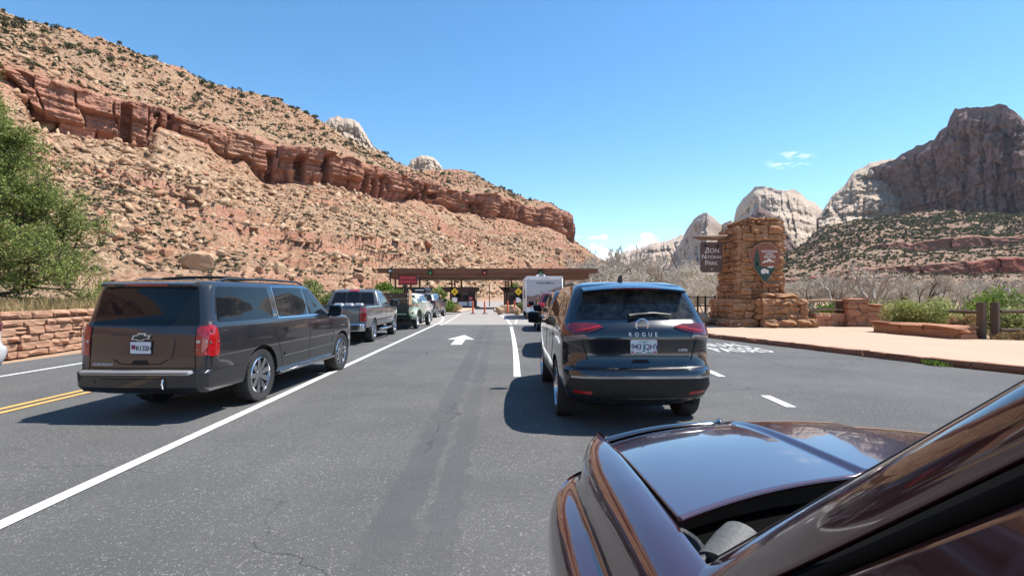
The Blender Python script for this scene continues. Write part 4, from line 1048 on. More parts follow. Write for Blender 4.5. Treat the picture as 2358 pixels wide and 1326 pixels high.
def blob(lobes, shell=0.55):
    """points inside a union of ellipsoid lobes [(c, r3)], denser toward the surface"""
    def fn(n):
        k = rng.choice(len(lobes), n, p=np.array([l[1][0] * l[1][1] * l[1][2] for l in lobes]) / sum(l[1][0] * l[1][1] * l[1][2] for l in lobes))
        d = rng.normal(size=(n, 3)); d /= np.linalg.norm(d, axis=1)[:, None]
        r = rng.uniform(shell, 1.0, n)[:, None] * (1 + 0.18 * rng.normal(size=(n, 1)) * 0.5)
        return np.array([l[0] for l in lobes])[k] + d * r * np.array([l[1] for l in lobes])[k]
    return fn
def rlobes(n, R0, H, lo=.3, hi=.6):
    out = []
    for i in range(n):
        a, r = random.uniform(0, 6.28), R0 * math.sqrt(random.random()) * .75
        s_ = random.uniform(lo, hi) * R0
        out.append(((r * math.cos(a), r * math.sin(a), H * random.uniform(.25, .8) * (1 - .35 * r / R0)), (s_, s_, s_ * .85)))
    return out
SHR = []
for q in range(5):
    V, F = leaf_cloud(170, blob(rlobes(6, 1.0, 1.1)), 0.34, 0.6)
    me = np_mesh('shrub', V, F); me.materials.append(M['darkshrub']); SHR.append((me, V, F))
small = []
for q in range(5):
    V, F = leaf_cloud(34, blob(rlobes(4, 1.0, 1.0)), 0.75, 0.7); small.append((V, F))
hmix = np.concatenate([bench_rows[:-1], bench_rows[30:], tal_rows[10:-30:3]])
Ph = sample_grid(HG, hmix, incol, 230, 0.4)
for p in Ph:
    s_ = random.uniform(0.8, 2.1) * (0.8 if p[2] < 60 else 1.5)
    o = link('shrub', random.choice(SHR)[0], None, None, (p[0], p[1], p[2] - .1)); o.scale = (s_ * random.uniform(.9, 1.3), s_, s_ * random.uniform(.8, 1.1)); o.rotation_euler = (0, 0, random.uniform(0, 6.28))
    tag(o, 'dark green shrub growing on the red hillside', 'shrub', 'shrubs on the red hillside')
Pr = sample_grid(HG, bench_rows[-4:], incol, 60, .6)
for p in Pr:
    s_ = random.uniform(.8, 2.2); o = link('shrub', random.choice(SHR)[0], None, None, (p[0], p[1], p[2])); o.scale = (s_ * 1.2, s_, s_); o.rotation_euler = (0, 0, random.uniform(0, 6))
    tag(o, 'dark shrub on the skyline of the red hill', 'shrub', 'shrubs along the skyline')
Ps = np.concatenate([sample_grid(HG, bench_rows, incol, 2300), sample_grid(HG, tal_rows[3:90], incol, 1000)])
tag(scatter_mesh('undergrowth', Ps, np.where(Ps[:, 2] > 75, 1.45, .9) * rng.uniform(.3, 1.0, len(Ps)) ** 1.3, small, M['darkshrub'], (1, 1, .9), .1), 'small dark brush dotted over the red hillside', 'brush', None, 'stuff')
Pg = sample_grid(HG, tal_rows[0:85], incol, 6500)
tag(scatter_mesh('undergrowth', Pg, rng.uniform(.35, .85, len(Pg)), small, M['greybrush'], (1, 1, .6), .1), 'grey low brush over the lower slope', 'brush', None, 'stuff')
in2 = np.where((np.tan(np.clip(A2, -1, 1.2)) * FPX + CX < 2380))[0]
r5 = np.where((sseg == 5))[0]; r3 = np.where(sseg == 3)[0]; r1 = np.where(sseg == 1)[0]
Pq = np.concatenate([sample_grid(SG, r5, in2, 8500, 1.5), sample_grid(SG, r3, in2, 3800, 1.0), sample_grid(SG, r1, in2, 2200, .6)])
tag(scatter_mesh('shrubbery', Pq, np.clip(Pq[:, 1] / 400, .5, 2.0) * rng.uniform(.45, 1.6, len(Pq)), small, M['oliveshrub'], (1, 1, .9), .1), 'dark shrubs covering the far slope', 'shrubs', None, 'stuff')
Pq = np.concatenate([sample_grid(SG, r5, in2, 2500, 1.5), sample_grid(SG, r3, in2, 1800, 1.0), sample_grid(SG, r1, in2, 900, .6)])
tag(scatter_mesh('rubble', Pq, np.clip(Pq[:, 1] / 400, .4, 1.8) * rng.uniform(.5, 1.3, len(Pq)), rv_np, M['rubble']), 'tan blocks on the far slope', 'rubble', None, 'stuff')
Pq = sample_grid(SG, r3, in2, 40, 1.0)
for p in Pq:
    o = link('shrub', random.choice(SHR)[0], None, None, tuple(p)); s_ = random.uniform(1.2, 2.4); o.scale = (s_, s_, s_)
    tag(o, 'dark round shrub on the far slope beyond the plaza', 'shrub', 'shrubs on the far slope')

# bare trees
def bare_tree(seed, H, spread, depth=6, twiggy=3, r0=0.16, lean=0.0, stems=1, mat='bark'):
    rr = random.Random(seed); mb = MB()
    def grow(p, d, L, r, k):
        n = 3; pts = [p]; rs = [r]
        for i in range(n):
            d = (d + Vector((rr.gauss(0, .16), rr.gauss(0, .16), rr.gauss(0.03, .1)))).normalized()
            p = p + d * L / n; pts.append(p); rs.append(r * (1 - .35 * (i + 1) / n))
        mb.tube(pts, rs, 6 if k < 2 else 4 if k < 3 else 3, cap=False)
        if k >= depth: return
        for i in range(2 if k < 2 else twiggy):
            ax = d.orthogonal().normalized(); ax.rotate(Matrix.Rotation(rr.uniform(0, 6.28), 3, d))
            nd = (d + ax * rr.uniform(.35, .95) * spread + Vector((0, 0, .12))).normalized()
            q = pts[-1] if i == 0 else pts[rr.choice((1, 2, 3))]
            grow(q, nd, L * rr.uniform(.62, .86), max(r * .6, .02), k + 1)
    for s_ in range(stems):
        a = rr.uniform(0, 6.28)
        grow(Vector((0.25 * math.cos(a) * (stems > 1), .25 * math.sin(a) * (stems > 1), -.1)), Vector((math.cos(a) * .3 * (stems > 1) + lean, math.sin(a) * .3 * (stems > 1), 1)).normalized(), H * .3, r0, 0)
    me = mb.mesh('bare_tree', 60, False)
    me.materials.append(M[mat])
    return me
BT = [bare_tree(101, 7.0, .95, 5, 3, .16), bare_tree(102, 6.0, 1.1, 5, 3, .14, 0, 3, 'twig'), bare_tree(103, 8.0, .8, 5, 3, .17, .15), bare_tree(104, 5.0, 1.2, 5, 3, .10, 0, 4, 'twig'), bare_tree(105, 5.5, 1.25, 4, 3, .22, .2, 2, 'palebark'), bare_tree(106, 5.0, 1.3, 4, 3, .2, -.25, 2, 'darkbark')]
def tree_at(px, d, h, var, label, group=None, foliage=None, name='bare_tree', z=0.0):
    root = empty(name, ((px - CX) * d / FPX, d, z), random.uniform(0, 6.28), label, 'tree', group)
    me = BT[var]
    if 'h' not in me: me['h'] = max(v.co.z for v in me.vertices)
    s_ = h / me['h']
    root.scale = (s_, s_, s_)
    link('trunk', me, None, root)
    if foliage:
        V, F = foliage
        link('crown', foliage, None, root)
    return root
V, F = leaf_cloud(1500, blob(rlobes(12, 2.6, 5.2, .25, .45), .2), 0.22, .6); V[:, 2] += .6
spring = np_mesh('crown', V, F); spring.materials.append(M['sage'])
V, F = leaf_cloud(1400, blob(rlobes(9, 1.9, 4.2, .3, .5), .2), 0.26, .6); V[:, 2] += .4
greenc = np_mesh('crown', V, F); greenc.materials.append(M['brightleaf'])
TWC = []
for q in range(4):
    V, F = leaf_cloud(1500, blob(rlobes(14, 2.4, 4.6, .18, .4), .1), .6, .05, .7); V[:, 2] = np.abs(V[:, 2]) + .2
    me = np_mesh('crown', V, F); me.materials.append(M['twig']); TWC.append(me)
def tree_px(px, top_y, d, var, label, group=None, crown=None):
    h = CAMH + (679 - top_y) * d / FPX
    root = empty('bare_tree' if crown is None else 'leafy_tree', ((px - CX) * d / FPX, d, 0), random.uniform(0, 6.28), label, 'tree', group)
    me = BT[var]
    if 'h' not in me: me['h'] = max(v.co.z for v in me.vertices)
    k = h / me['h']; root.scale = (k, k, k)
    link('trunk', me, None, root)
    if crown is not None:
        c = link('crown', crown, None, root); q = me['h'] / (6.2 if crown is spring else 5.0); c.scale = (q * .8, q * .8, q)
    return root
tree_px(1425, 560, 95, 0, 'tall thin bare tree against the cloud bank right of the canopy')
tree_px(1360, 595, 80, 2, 'pale green budding tree behind the right end of the canopy', None, spring)
rt = tree_px(1475, 572, 70, 1, 'big tangled bare tree behind the black suv'); c = link('crown', TWC[0], None, rt); c.scale = (1.2, 1.2, 1.1)
tree_px(1500, 612, 62, 3, 'lower tangled bare tree with dark mistletoe clumps behind the black suv', None, spring)
tree_px(1405, 625, 66, 3, 'bushy bare tree just right of the canopy end')
tree_px(1560, 600, 48, 0, 'dark bare tree between the black suv and the hanging sign')
tree_px(1905, 622, 34, 4, 'pale dead tree just right of the monument')
tree_px(2035, 598, 31, 4, 'white barked dead tree with forked limbs over the stepped wall')
tree_px(2135, 640, 29, 5, 'dark leaning tree with curled trunk behind the green bush')
tree_px(2330, 620, 32, 4, 'pale dead tree at the far right behind the fence')
for k, (px, ty, d, v_) in enumerate([(1345 + i * 24 + random.uniform(-12, 12), random.uniform(562, 625), random.uniform(55, 90), random.choice((1, 3, 0))) for i in range(11)]
                                    + [(1830 + i * 19 + random.uniform(-12, 12), random.uniform(618, 652), random.uniform(38, 85), random.choice((1, 3, 3, 5, 0))) for i in range(30)]
                                    + [(1600 + i * 24, random.uniform(630, 655), random.uniform(44, 80), random.choice((1, 3))) for i in range(7)]):
    rt = tree_px(px, ty, d, v_, 'grey tangled bare tree in the thicket behind the plaza', 'bare trees in the thicket behind the plaza')
    c = link('crown', random.choice(TWC), None, rt); q = BT[v_]['h'] / 5.2; c.scale = (q * 1.25, q * 1.25, q)
tree_px(1560, 650, 52, 3, 'green budding tree in the thicket left of the monument', None, greenc)
tree_px(1640, 655, 50, 3, 'leafing bush tree just left of the monument', None, greenc)

def bush(name, px, d, w, h, mat, n, size, label, cat='bush', lobes=9, z=0.0, aspect=.45, up=0.4, group=None, shell=.35):
    V, F = leaf_cloud(n, blob(rlobes(lobes, w / 2, h, .35, .6), shell), size, aspect, up)
    V[:, 2] = np.abs(V[:, 2]); V[:, 2] *= h / max(V[:, 2].max(), .01)
    root = empty(name, ((px - CX) * d / FPX, d, z), 0, label, cat, group)
    me = np_mesh('foliage', V, F); link('foliage', me, M[mat], root)
    mb = MB()
    for i in range(7):
        a = random.uniform(0, 6.28); mb.tube([(0, 0, -.05), (w * .15 * math.cos(a), w * .15 * math.sin(a), h * .35), (w * .3 * math.cos(a), w * .3 * math.sin(a), h * .7)], [.03, .02, .008], 4)
    mb.build('stem', M['darkbark'], root)
    return root
bush('bush', 2128, 20.2, 2.5, 1.42, 'limebush', 9000, .11, 'large bright yellow green bush behind the stone bench', lobes=16, z=.1)
bush('bush', 2030, 25.5, 2.6, 1.4, 'sage', 3500, .14, 'duller green bush behind the stepped red wall', lobes=12)
bush('dry_grass', 2226, 18.0, 0.95, 0.95, 'drygrass', 2600, .17, 'golden dry grass clump between the bench and the fence post', 'grass', 8, .05, .18, 1.2)
bush('bush', 2330, 19.5, 2.2, 1.2, 'sage', 3500, .14, 'green grey bush behind the rail fence', lobes=12)
bush('bush', 2290, 26, 3.6, 2.1, 'brightleaf', 3000, .17, 'dark green bush farther behind the fence post', lobes=12)
bush('bush', 2400, 24, 3.6, 1.9, 'sage', 2500, .16, 'green bush at the right picture edge behind the fence', lobes=12)
bush('dry_grass', 2330, 17.2, 1.3, .55, 'drygrass', 1500, .18, 'dry grass at the foot of the rail fence', 'grass', 6, .0, .15, 1.4)
bush('bush', 1925, 30, 2.4, 1.3, 'brightleaf', 1500, .15, 'small green bush seen between the log rails')
bush('bush', 1860, 33, 3.0, 1.1, 'greybrush', 1500, .2, 'grey dry brush right of the monument')
bush('bush', 1018, 42.5, 2.0, 1.05, 'brightleaf', 2200, .16, 'round green bush on the left booth island', z=.15, lobes=10)
bush('dry_grass', 1046, 43.5, 1.5, .75, 'drygrass', 1400, .2, 'dry yellow grass on the left booth island', 'grass', 7, .15, .2, 1.0)
bush('dry_grass', 1200, 44, 1.3, .95, 'sage', 1400, .2, 'yellow green grass clump on the right booth island', 'grass', 7, .15, .2, 1.0)
bush('bush', 888, 39, 2.3, 2.6, 'brightleaf', 3200, .2, 'bright green young tree behind the silver pickup', 'tree', 12, 0)
bush('bush', 720, 44, 2.6, 3.0, 'sage', 2400, .22, 'feathery grey green tall bush left of the silver pickup', lobes=12)
bush('bush', 765, 40, 2.2, 1.9, 'juniper', 3200, .2, 'dark green juniper bush left of the silver pickup', lobes=12)
bush('bush', 1180, 80, 3.6, 3.6, 'brightleaf', 1800, .3, 'green tree seen between the two right booths', 'tree', 10)
bush('bush', 1010, 78, 2.6, 3.0, 'juniper', 1500, .3, 'dark bush seen between the left booths', 'bush', 10)
bush('bush', 245, 33, 1.9, 2.6, 'juniper', 1800, .2, 'small juniper bush right of the large tree', 'bush', 9)
bush('bush', 400, 24, 3.4, 1.75, 'sage', 5200, .16, 'pale green sagebrush mound above the dark grey suv roof', lobes=14, z=.4)
bush('bush', 320, 23, 3.0, 1.5, 'olivegrass', 4200, .16, 'straw coloured brush behind the dark grey suv', lobes=12, z=.5)
bush('bush', 245, 21, 2.6, 1.5, 'olivegrass', 4200, .16, 'straw coloured brush left of the dark grey suv rear window', lobes=12, z=.5)
bush('bush', 560, 34, 3.0, 1.6, 'greybrush', 1800, .2, 'grey brush above the dark grey suv doors')
for k in range(14):
    px = random.uniform(250, 1000); d = random.uniform(46, 66)
    bush('bush', px, d, random.uniform(1.6, 3), random.uniform(.8, 1.7), random.choice(('greybrush', 'sage', 'olivegrass')), 700, .26, 'low grey green brush at the foot of the red hill', group='brush at the foot of the red hill')
# grass on the bank behind the left wall
def grassfield(name, n, xy, zfn, h, mat, label):
    P = xy(n); a = rng.uniform(0, 6.28, n); hh = h * rng.uniform(.5, 1.4, n); lean = rng.normal(0, .35, (n, 2)) * hh[:, None]
    w = .012 * rng.uniform(.7, 1.6, n) * (1 + P[:, 1] / 25)
    B = np.concatenate([P, zfn(P)[:, None]], 1); e = np.stack([np.cos(a) * w, np.sin(a) * w, 0 * w], 1); T = B + np.concatenate([lean, hh[:, None]], 1)
    V = np.stack([B - e, B + e, T], 1).reshape(-1, 3); F = np.arange(3 * n).reshape(n, 3)
    return tag(link(name, np_mesh(name, V, F), M[mat]), label, 'grass', None, 'stuff')
def bankxy(n):
    a, b = rng.uniform(-.1, 1.25, n), rng.uniform(.7, 9, n)
    return np.stack([w0.x + (w1.x - w0.x) * a + wn_.x * b, w0.y + (w1.y - w0.y) * a + wn_.y * b], 1)
grassfield('grass', 14000, bankxy, lambda P: np.full(len(P), .95), .42, 'drygrass', 'dry straw grass on the bank behind the left wall')
grassfield('grass', 9000, bankxy, lambda P: np.full(len(P), .95), .36, 'olivegrass', 'olive grass on the bank behind the left wall')
grassfield('grass', 6000, lambda n: np.stack([rng.uniform(-24, -13, n), rng.uniform(26, 52, n)], 1), lambda P: np.zeros(len(P)), .45, 'olivegrass', 'olive grass by the roadside near the pickup')
grassfield('grass', 9000, lambda n: np.stack([rng.uniform(15.5, 40, n), rng.uniform(16.5, 34, n)], 1), lambda P: np.zeros(len(P)) - .03, .4, 'olivegrass', 'olive grass behind the rail fence')
grassfield('weeds', 160, lambda n: np.stack([9.27 + rng.normal(0, .05, n), 11.75 + rng.normal(0, .16, n)], 1), lambda P: np.full(len(P), .02), .09, 'brightleaf', 'little weed tuft growing at the kerb')

# the big juniper at the left edge
JT = empty('juniper_tree', (-17.2, 17.0, .9), 0, 'large bushy green juniper tree at the left edge behind the low wall', 'tree')
mb = MB(); sprays = []
rr = random.Random(5)
def limb(p, d, L, r, k):
    pts = [p]; rs = [r]
    for i in range(4):
        d = (d + Vector((rr.gauss(0, .14), rr.gauss(0, .14), rr.gauss(.05, .09)))).normalized(); p = p + d * L / 4
        pts.append(p); rs.append(r * (1 - .18 * (i + 1)))
    mb.tube(pts, rs, 6 if k < 2 else 4, cap=False)
    if k >= 1:
        for q in pts[1:]: sprays.append((q, .38 if k >= 2 else .3))
    if k < 3:
        for i in range(4 if k else 5):
            ax = d.orthogonal().normalized(); ax.rotate(Matrix.Rotation(rr.uniform(0, 6.28), 3, d))
            limb(rr.choice(pts[1:]), (d * .8 + ax * .85 + Vector((0, 0, .1))).normalized(), L * rr.uniform(.5, .68), r * .52, k + 1)
tp = [Vector((0, 0, -.3)), Vector((.1, 0, 1.5)), Vector((0, .1, 3.6)), Vector((.1, 0, 5.8)), Vector((.05, 0, 7.6))]
mb.tube(tp, [.34, .27, .2, .12, .05], 8)
for z in np.linspace(.35, 7.2, 30):
    k = rr.uniform(0, 6.28); L = (3.5 - .40 * z) * rr.uniform(.8, 1.08) * (1 if z > .9 else .85)
    if rr.random() < .4: k = rr.gauss(-.35, .6)
    limb(Vector((.05, 0, float(z))), Vector((math.cos(k), math.sin(k), .22)).normalized(), max(L * .8, .7), .085, 0 if L > 1.6 else 1)
mb.build('trunk', M['darkbark'], JT, 60)
SP = np.array([tuple(q) for q, r_ in sprays]); SR = np.array([r_ for q, r_ in sprays])
def fnj(n):
    k = rng.integers(len(SP), size=n)
    return SP[k] + rng.normal(size=(n, 3)) * (SR[k] * .34)[:, None]
V, F = leaf_cloud(80000, fnj, 0.10, .36, .5)
link('crown', np_mesh('crown', V, F), M['juniper'], JT)
# ---------------------------------------------------------------- fee station
t = NT('brown_stained_steel')
t.set(Base_Color=t.mix(t.rng(t.noise(1.2, 5, .6, t.mapping((.4, 3, 3))), .35, .7), (0.105, 0.052, 0.034), (0.165, 0.085, 0.056)), Roughness=0.7)
M['canopy'] = t.m
M['boothwood'] = simple('dark_brown_booth', (0.062, 0.032, 0.024), 0.7, 0, 0.3, 1.5)
M['orange'] = simple('orange_plastic', (0.75, 0.14, 0.05), 0.5, 0, 0.12)
M['signyellow'] = simple('yellow_sign', (0.80, 0.52, 0.02), 0.5, 0, 0.05)
M['island'] = simple('peach_island_concrete', (0.52, 0.37, 0.27), 0.9, 0, 0.15, 1.0)
def emit(name, col, s_):
    t = NT(name); t.set(Base_Color=(0.02, 0.01, 0.01), Emission_Color=col, Emission_Strength=s_); return t.m
M['ledred'] = emit('red_led', (1.0, 0.12, 0.15), .4)
M['ledredbg'] = emit('red_led_panel', (0.30, 0.012, 0.02), 0.22)
M['ledgreen'] = emit('green_led', (0.1, 1.0, 0.35), 0.16)
D0 = 58.0
def bx(px, d=D0): return (px - CX) * d / FPX
def bz(py, d=D0): return CAMH + (679 - py) * d / FPX
CN = empty('canopy', (0, 0, 0), 0, 'long flat brown canopy roof spanning the fee booths', 'canopy')
x0, x1 = bx(868), bx(1377); zt, zm, zb = bz(618), bz(629), bz(641)
mb = MB()
mb.bb((x0, D0, zt - .14), (x1, D0 + 9.0, zt))
mb.build('roof', M['canopy'], CN)
# sloping soffit fascia: outer fascia and a lower inner beam
MB().prism([(D0 + .05, zt - .14), (D0 + .16, zm), (D0 + .42, zm), (D0 + .5, zt - .14)], x0 + .02, x1 - .02, lambda u, v, h: (h, u, v)).build('fascia', M['canopy'], CN)
MB().prism([(D0 + .55, zt - .15), (D0 + .62, zb + .12), (D0 + .85, zb), (D0 + 8.2, zb), (D0 + 8.5, zt - .15)], x0 + 1.2, x1 - .9, lambda u, v, h: (h, u, v)).build('beam_box', M['canopy'], CN)
for px in (910, 966, 1040, 1047, 1062, 1164, 1170, 1178, 1292, 1299):
    dd = D0 + (1.4 if px not in (966, 1062, 1178) else 6.5)
    MB().bb((bx(px, dd) - .09, dd, 0), (bx(px, dd) + .09, dd + .25, zb + .02)).build('post', M['canopy'], CN)
def booth(pxa, pxb, d, label, roofa, roofb):
    a, b = bx(pxa, d), bx(pxb, d); zr = bz(667, d); zr1 = bz(662, d)
    root = empty('fee_booth', ((a + b) / 2, d, 0), 0, label, 'booth')
    w = (b - a) / 2
    mb = MB(); mb.bb((-w, 0, 0.1), (w, 3.2, zr)); mb.build('wall', M['boothwood'], root)
    ra, rb_ = bx(roofa, d) - (a + b) / 2, bx(roofb, d) - (a + b) / 2
    MB().prism([(ra, zr1 - .02), (ra + .5, zr - .30), (rb_ - .35, zr - .30), (rb_, zr - .02), (rb_, zr1 + .05), (ra, zr1 + .05)], -.6, 3.6, lambda u, v, h: (u, h, v)).build('roof', M['boothwood'], root, None, 0.01)
    wi = MB(); wi.bb((-w * .55, -.02, 1.0), (w * .45, .0, 1.85)); wf = wi.build('window', M['glass'], root)
    MB().bb((-w * .6, -.05, .93), (w * .5, -.003, .995)).bb((-w * .6, -.05, 1.855), (w * .5, -.003, 1.92)).bb((-.06, -.05, 1.0), (.03, -.021, 1.85)).build('frame', M['canopy'], wf)
    MB().bb((w + .002, .5, 1.0), (w + .02, 1.9, 1.85)).build('window', M['glass'], root)
    MB().bb((-w, -.03, .1), (w, -.002, .8)).build('panel', M['canopy'], root)
    return root
booth(1036, 1094, 60, 'dark brown fee booth in the middle, left of the open lane', 1018, 1100)
booth(1160, 1214, 60, 'dark brown fee booth right of the open lane, behind the motorhome', 1150, 1222)
booth(915, 968, 60, 'dark brown fee booth at the left behind the bicycles', 905, 985)
def isl(name, pts, label, z=.15):
    mb = MB(); mb.prism(pts, 0, z, lambda u, v, h: (u, v, h))
    o = mb.build(name, M['island'], None, None, 0.03)
    return tag(o, label, 'island')
lp = [GX(x, y).xy for x, y in ((1000, 719), (1062, 720.5), (1070, 718), (1080, 714))]
isl('traffic_island', [(lp[0].x - 2.2, lp[0].y + .4), (lp[0].x, lp[0].y), (lp[1].x, lp[1].y), (lp[2].x, lp[2].y), (lp[3].x + .4, lp[3].y), (bx(1097, 60), 58), (bx(1097, 60), 66), (bx(1015, 60), 66), (bx(1000, 60), 58)], 'raised island with bushes in front of the middle booth')
rp_ = [GX(x, y).xy for x, y in ((1136, 714), (1140, 718), (1150, 720.5), (1215, 721))]
isl('traffic_island', [(rp_[0].x, rp_[0].y), (rp_[1].x, rp_[1].y), (rp_[2].x, rp_[2].y), (rp_[3].x + 1.6, rp_[3].y), (bx(1225, 60), 58), (bx(1225, 60), 66), (bx(1158, 60), 66), (bx(1150, 60), 58)], 'raised island with rocks in front of the right booth')
for k, (px, py, s_) in enumerate(((1165, 712, .75), (1152, 716, .5), (1182, 713, .6), (1190, 717, .45))):
    p = GX(px, py + 4, .15); put_boulder((p.x, p.y, .3), s_, (1.1, 1, .8), None, ('tall pale rock on the right booth island', 'low pale rock at the left tip of the right booth island', 'pale rock beside the yellow sign post', 'small pale rock near the motorhome')[k])
for k, (px, lab) in enumerate(((1089, 'orange delineator post nearest the middle booth'), (1116, 'orange delineator post in the middle of the closed lane'), (1169, 'orange delineator post beside the island rocks'), (1185, 'orange delineator post next to the yellow sign by the motorhome'))):
    p = GX(px, 722.5)
    r_ = empty('delineator_post', (p.x, p.y, .004), 0, lab, 'delineator')
    MB().lathe([(0, 0), (0, .26), (.04, .25), (.06, .08), (.06, 0)], 14, 'z').build('base', M['rubber'], r_, 40)
    MB().lathe([(.05, .075), (.9, .06), (1.02, .055), (1.06, .03), (1.06, 0)], 12, 'z').build('post', M['orange'], r_, 40)
for px, lab, d in ((1047, 'yellow diamond warning sign in front of the middle booth', 50.0), (1194, 'yellow diamond warning sign beside the motorhome', 50.0)):
    r_ = empty('warning_sign', (bx(px, d), d, 0.15), 0, lab, 'sign')
    MB().bb((-.05, 0, 0), (.05, .08, bz(690, d))).build('post', M['boothwood'], r_)
    zc = bz(671.5, d) - .15; q = .36
    MB().prism([(0, q), (q, 0), (0, -q), (-q, 0)], -.03, -.005, lambda u, v, h: (u, h, v + zc)).build('panel', M['signyellow'], r_)
    MB().bb((-.035, -.036, zc - .05), (.035, -.031, zc + .12)).prism([(-.1, -.02), (.1, -.02), (0, -.16)], -.036, -.031, lambda u, v, h: (u, h, v + zc)).build('symbol', M['black'], r_)
    MB().bb((-.23, -.03, zc - 1.0), (.23, -.005, zc - .55)).build('plaque', M['plate'], r_)
# the red message board
d = 48.0
LB = empty('message_board', (bx(939, d), d, 0), 0, 'lit red electronic message board on a brown post', 'sign')
hw_, za, zb2 = bx(961, d) - bx(939, d), bz(656, d), bz(632, d)
MB().bb((-hw_, 0, za), (hw_, .3, zb2)).build('cabinet', M['boothwood'], LB, None, .02)
MB().bb((-hw_ + .09, -.015, za + .08), (hw_ - .09, -.002, zb2 - .08)).build('screen', M['ledredbg'], LB)
for body, z in (('PREPARE TO STOP', za + .62), ('HAVE PASS READY', za + .27)):
    lettering('TIME TO GO 20 M' if False else ('PARK IS CASHLESS' if z > za + .5 else 'CARD PAYMENT ONLY'), .165, M['ledred'], LB, (0, -.02, z), extrude=.002)
for sx in (-.22, .22): MB().bb((sx - .07, .1, 0), (sx + .07, .24, za)).build('post', M['boothwood'], LB)
MB().bb((-.5, .05, bz(668, d) - .05), (.5, .3, bz(668, d) + .04)).build('brace', M['boothwood'], LB)
# lane signals on the fascia
def signal(px, kind, lab):
    r_ = empty('lane_signal', (bx(px), D0 - .05, bz(628)), 0, lab, 'signal')
    MB().bb((-.24, 0, -.24), (.24, .12, .24)).build('housing', M['black'], r_)
    mb = MB(); m = 'ledgreen' if kind else 'ledred'
    if kind:
        mb.bb((-.04, -.02, -.05), (.04, -.003, .18)).prism([(-.16, -.02), (.16, -.02), (0, -.18)], -.02, -.003, lambda u, v, h: (u, h, v))
    else:
        for a in (45, -45): mb.box((0, -.011 - .001 * (a > 0), 0), (.34, .016, .06), Matrix.Rotation(R(a), 3, 'Y'))
    mb.build('arrow' if kind else 'cross', M[m], r_)
    MB().bb((-.26, -.1, .24), (.26, .12, .27)).build('visor', M['black'], r_)
signal(991, 1, 'green arrow lane signal above the left lane'); signal(1116, 0, 'red cross lane signal above the closed middle lane'); signal(1245, 1, 'green arrow lane signal above the motorhome')
# lamp posts
def lamp(px, top, d, lab, head=True):
    r_ = empty('lamp_post', (bx(px, d), d, 0), 0, lab, 'lamp post')
    h = bz(top, d)
    MB().tube([(0, 0, 0), (0, 0, h)], .06, 8).build('pole', M['boothwood'], r_, 40)
    if head:
        MB().bb((-.15, -.25, h), (.2, .2, h + .28)).build('lamp_head', M['black'], r_, None, .03)
        MB().bb((-.06, -.28, h + .06), (.12, -.255, h + .2)).build('lens', M['plate'], r_)
lamp(899, 628, 40, 'slim brown lamp post with floodlight in front of the left booth')
lamp(1127, 652, 72, 'thin brown pole standing beyond the open lane', False)
lamp(1451, 618, 60, 'thin brown pole above the black suv roof', False)
# round regulatory sign and boards on the booth
r_ = empty('round_sign', (bx(1084, 59.6), 59.6, 0), 0, 'small round red and white sign at the corner of the middle booth', 'sign')
MB().bb((-.04, 0, 0), (.04, .06, 2.0)).build('post', M['boothwood'], r_)
zc = bz(687, 59.6)
MB().lathe([(-.03, 0), (-.03, .22), (-.005, .22)], 20, 'y', (0, 0, zc)).build('disc', M['inkred'], r_); MB().bb((-.14, -.036, zc - .04), (.14, -.032, zc + .04)).build('bar', M['plate'], r_)
MB().bb((-.22, -.04, bz(705, 59.6)), (.22, -.005, bz(693, 59.6))).build('plaque', M['plate'], r_)
r_ = empty('notice_board', (bx(1066, 59.5), 59.5, 0), 0, 'white notice panel below the middle booth window', 'sign')
MB().bb((-.5, 0, bz(704, 59.5)), (.5, .05, bz(695, 59.5))).build('panel', M['plate'], r_, None, .01); MB().bb((-.45, .02, .1), (-.4, .06, bz(704, 59.5))).bb((.4, .02, .1), (.45, .06, bz(704, 59.5))).build('leg', M['boothwood'], r_)
# wooden stakes by the roadside
for k in range(5):
    q = empty('fence_stake', (bx(884 + k * 3.2, 34 + .8 * k), 34 + .8 * k, 0), 0, 'pale wooden stake beside the young green tree', 'stake', 'stakes by the young green tree')
    MB().tube([(0, 0, 0), (random.uniform(-.03, .03), 0, 1.75), (0, 0, 1.8)], [.05, .045, .01], 6).build('shaft', M['palelog'], q)
# ---------------------------------------------------------------- vehicles
def outline(yr, yf, hw, rr, rf, bow_r, bow_f, tr, tf, NS=44):
    pts = []
    L = (yf - yr) / 2; mid = (yf + yr) / 2
    rr = min(rr, hw * .95, L * .9); rf = min(rf, hw * .95, L * .9)
    for k in range(7): pts.append(((hw - rr) * k / 7, yr))
    for k in range(8):
        a = -math.pi / 2 + (math.pi / 2) * k / 7; pts.append((hw - rr + rr * math.cos(a), yr + rr + rr * math.sin(a)))
    for k in range(1, NS): pts.append((hw, yr + rr + (yf - rf - yr - rr) * k / NS))
    for k in range(8):
        a = (math.pi / 2) * k / 7; pts.append((hw - rf + rf * math.cos(a), yf - rf + rf * math.sin(a)))
    for k in range(1, 8): pts.append(((hw - rf) * (1 - k / 7), yf))
    out = []
    for x, y in pts:
        t_ = (y - mid) / L
        y2 = y + (bow_r * (x / hw) ** 2 * max(0, -t_) ** 4) - (bow_f * (x / hw) ** 2 * max(0, t_) ** 4)
        out.append((x * (1 - tf * max(0, t_) ** 3 - tr * max(0, -t_) ** 3), y2))
    return out
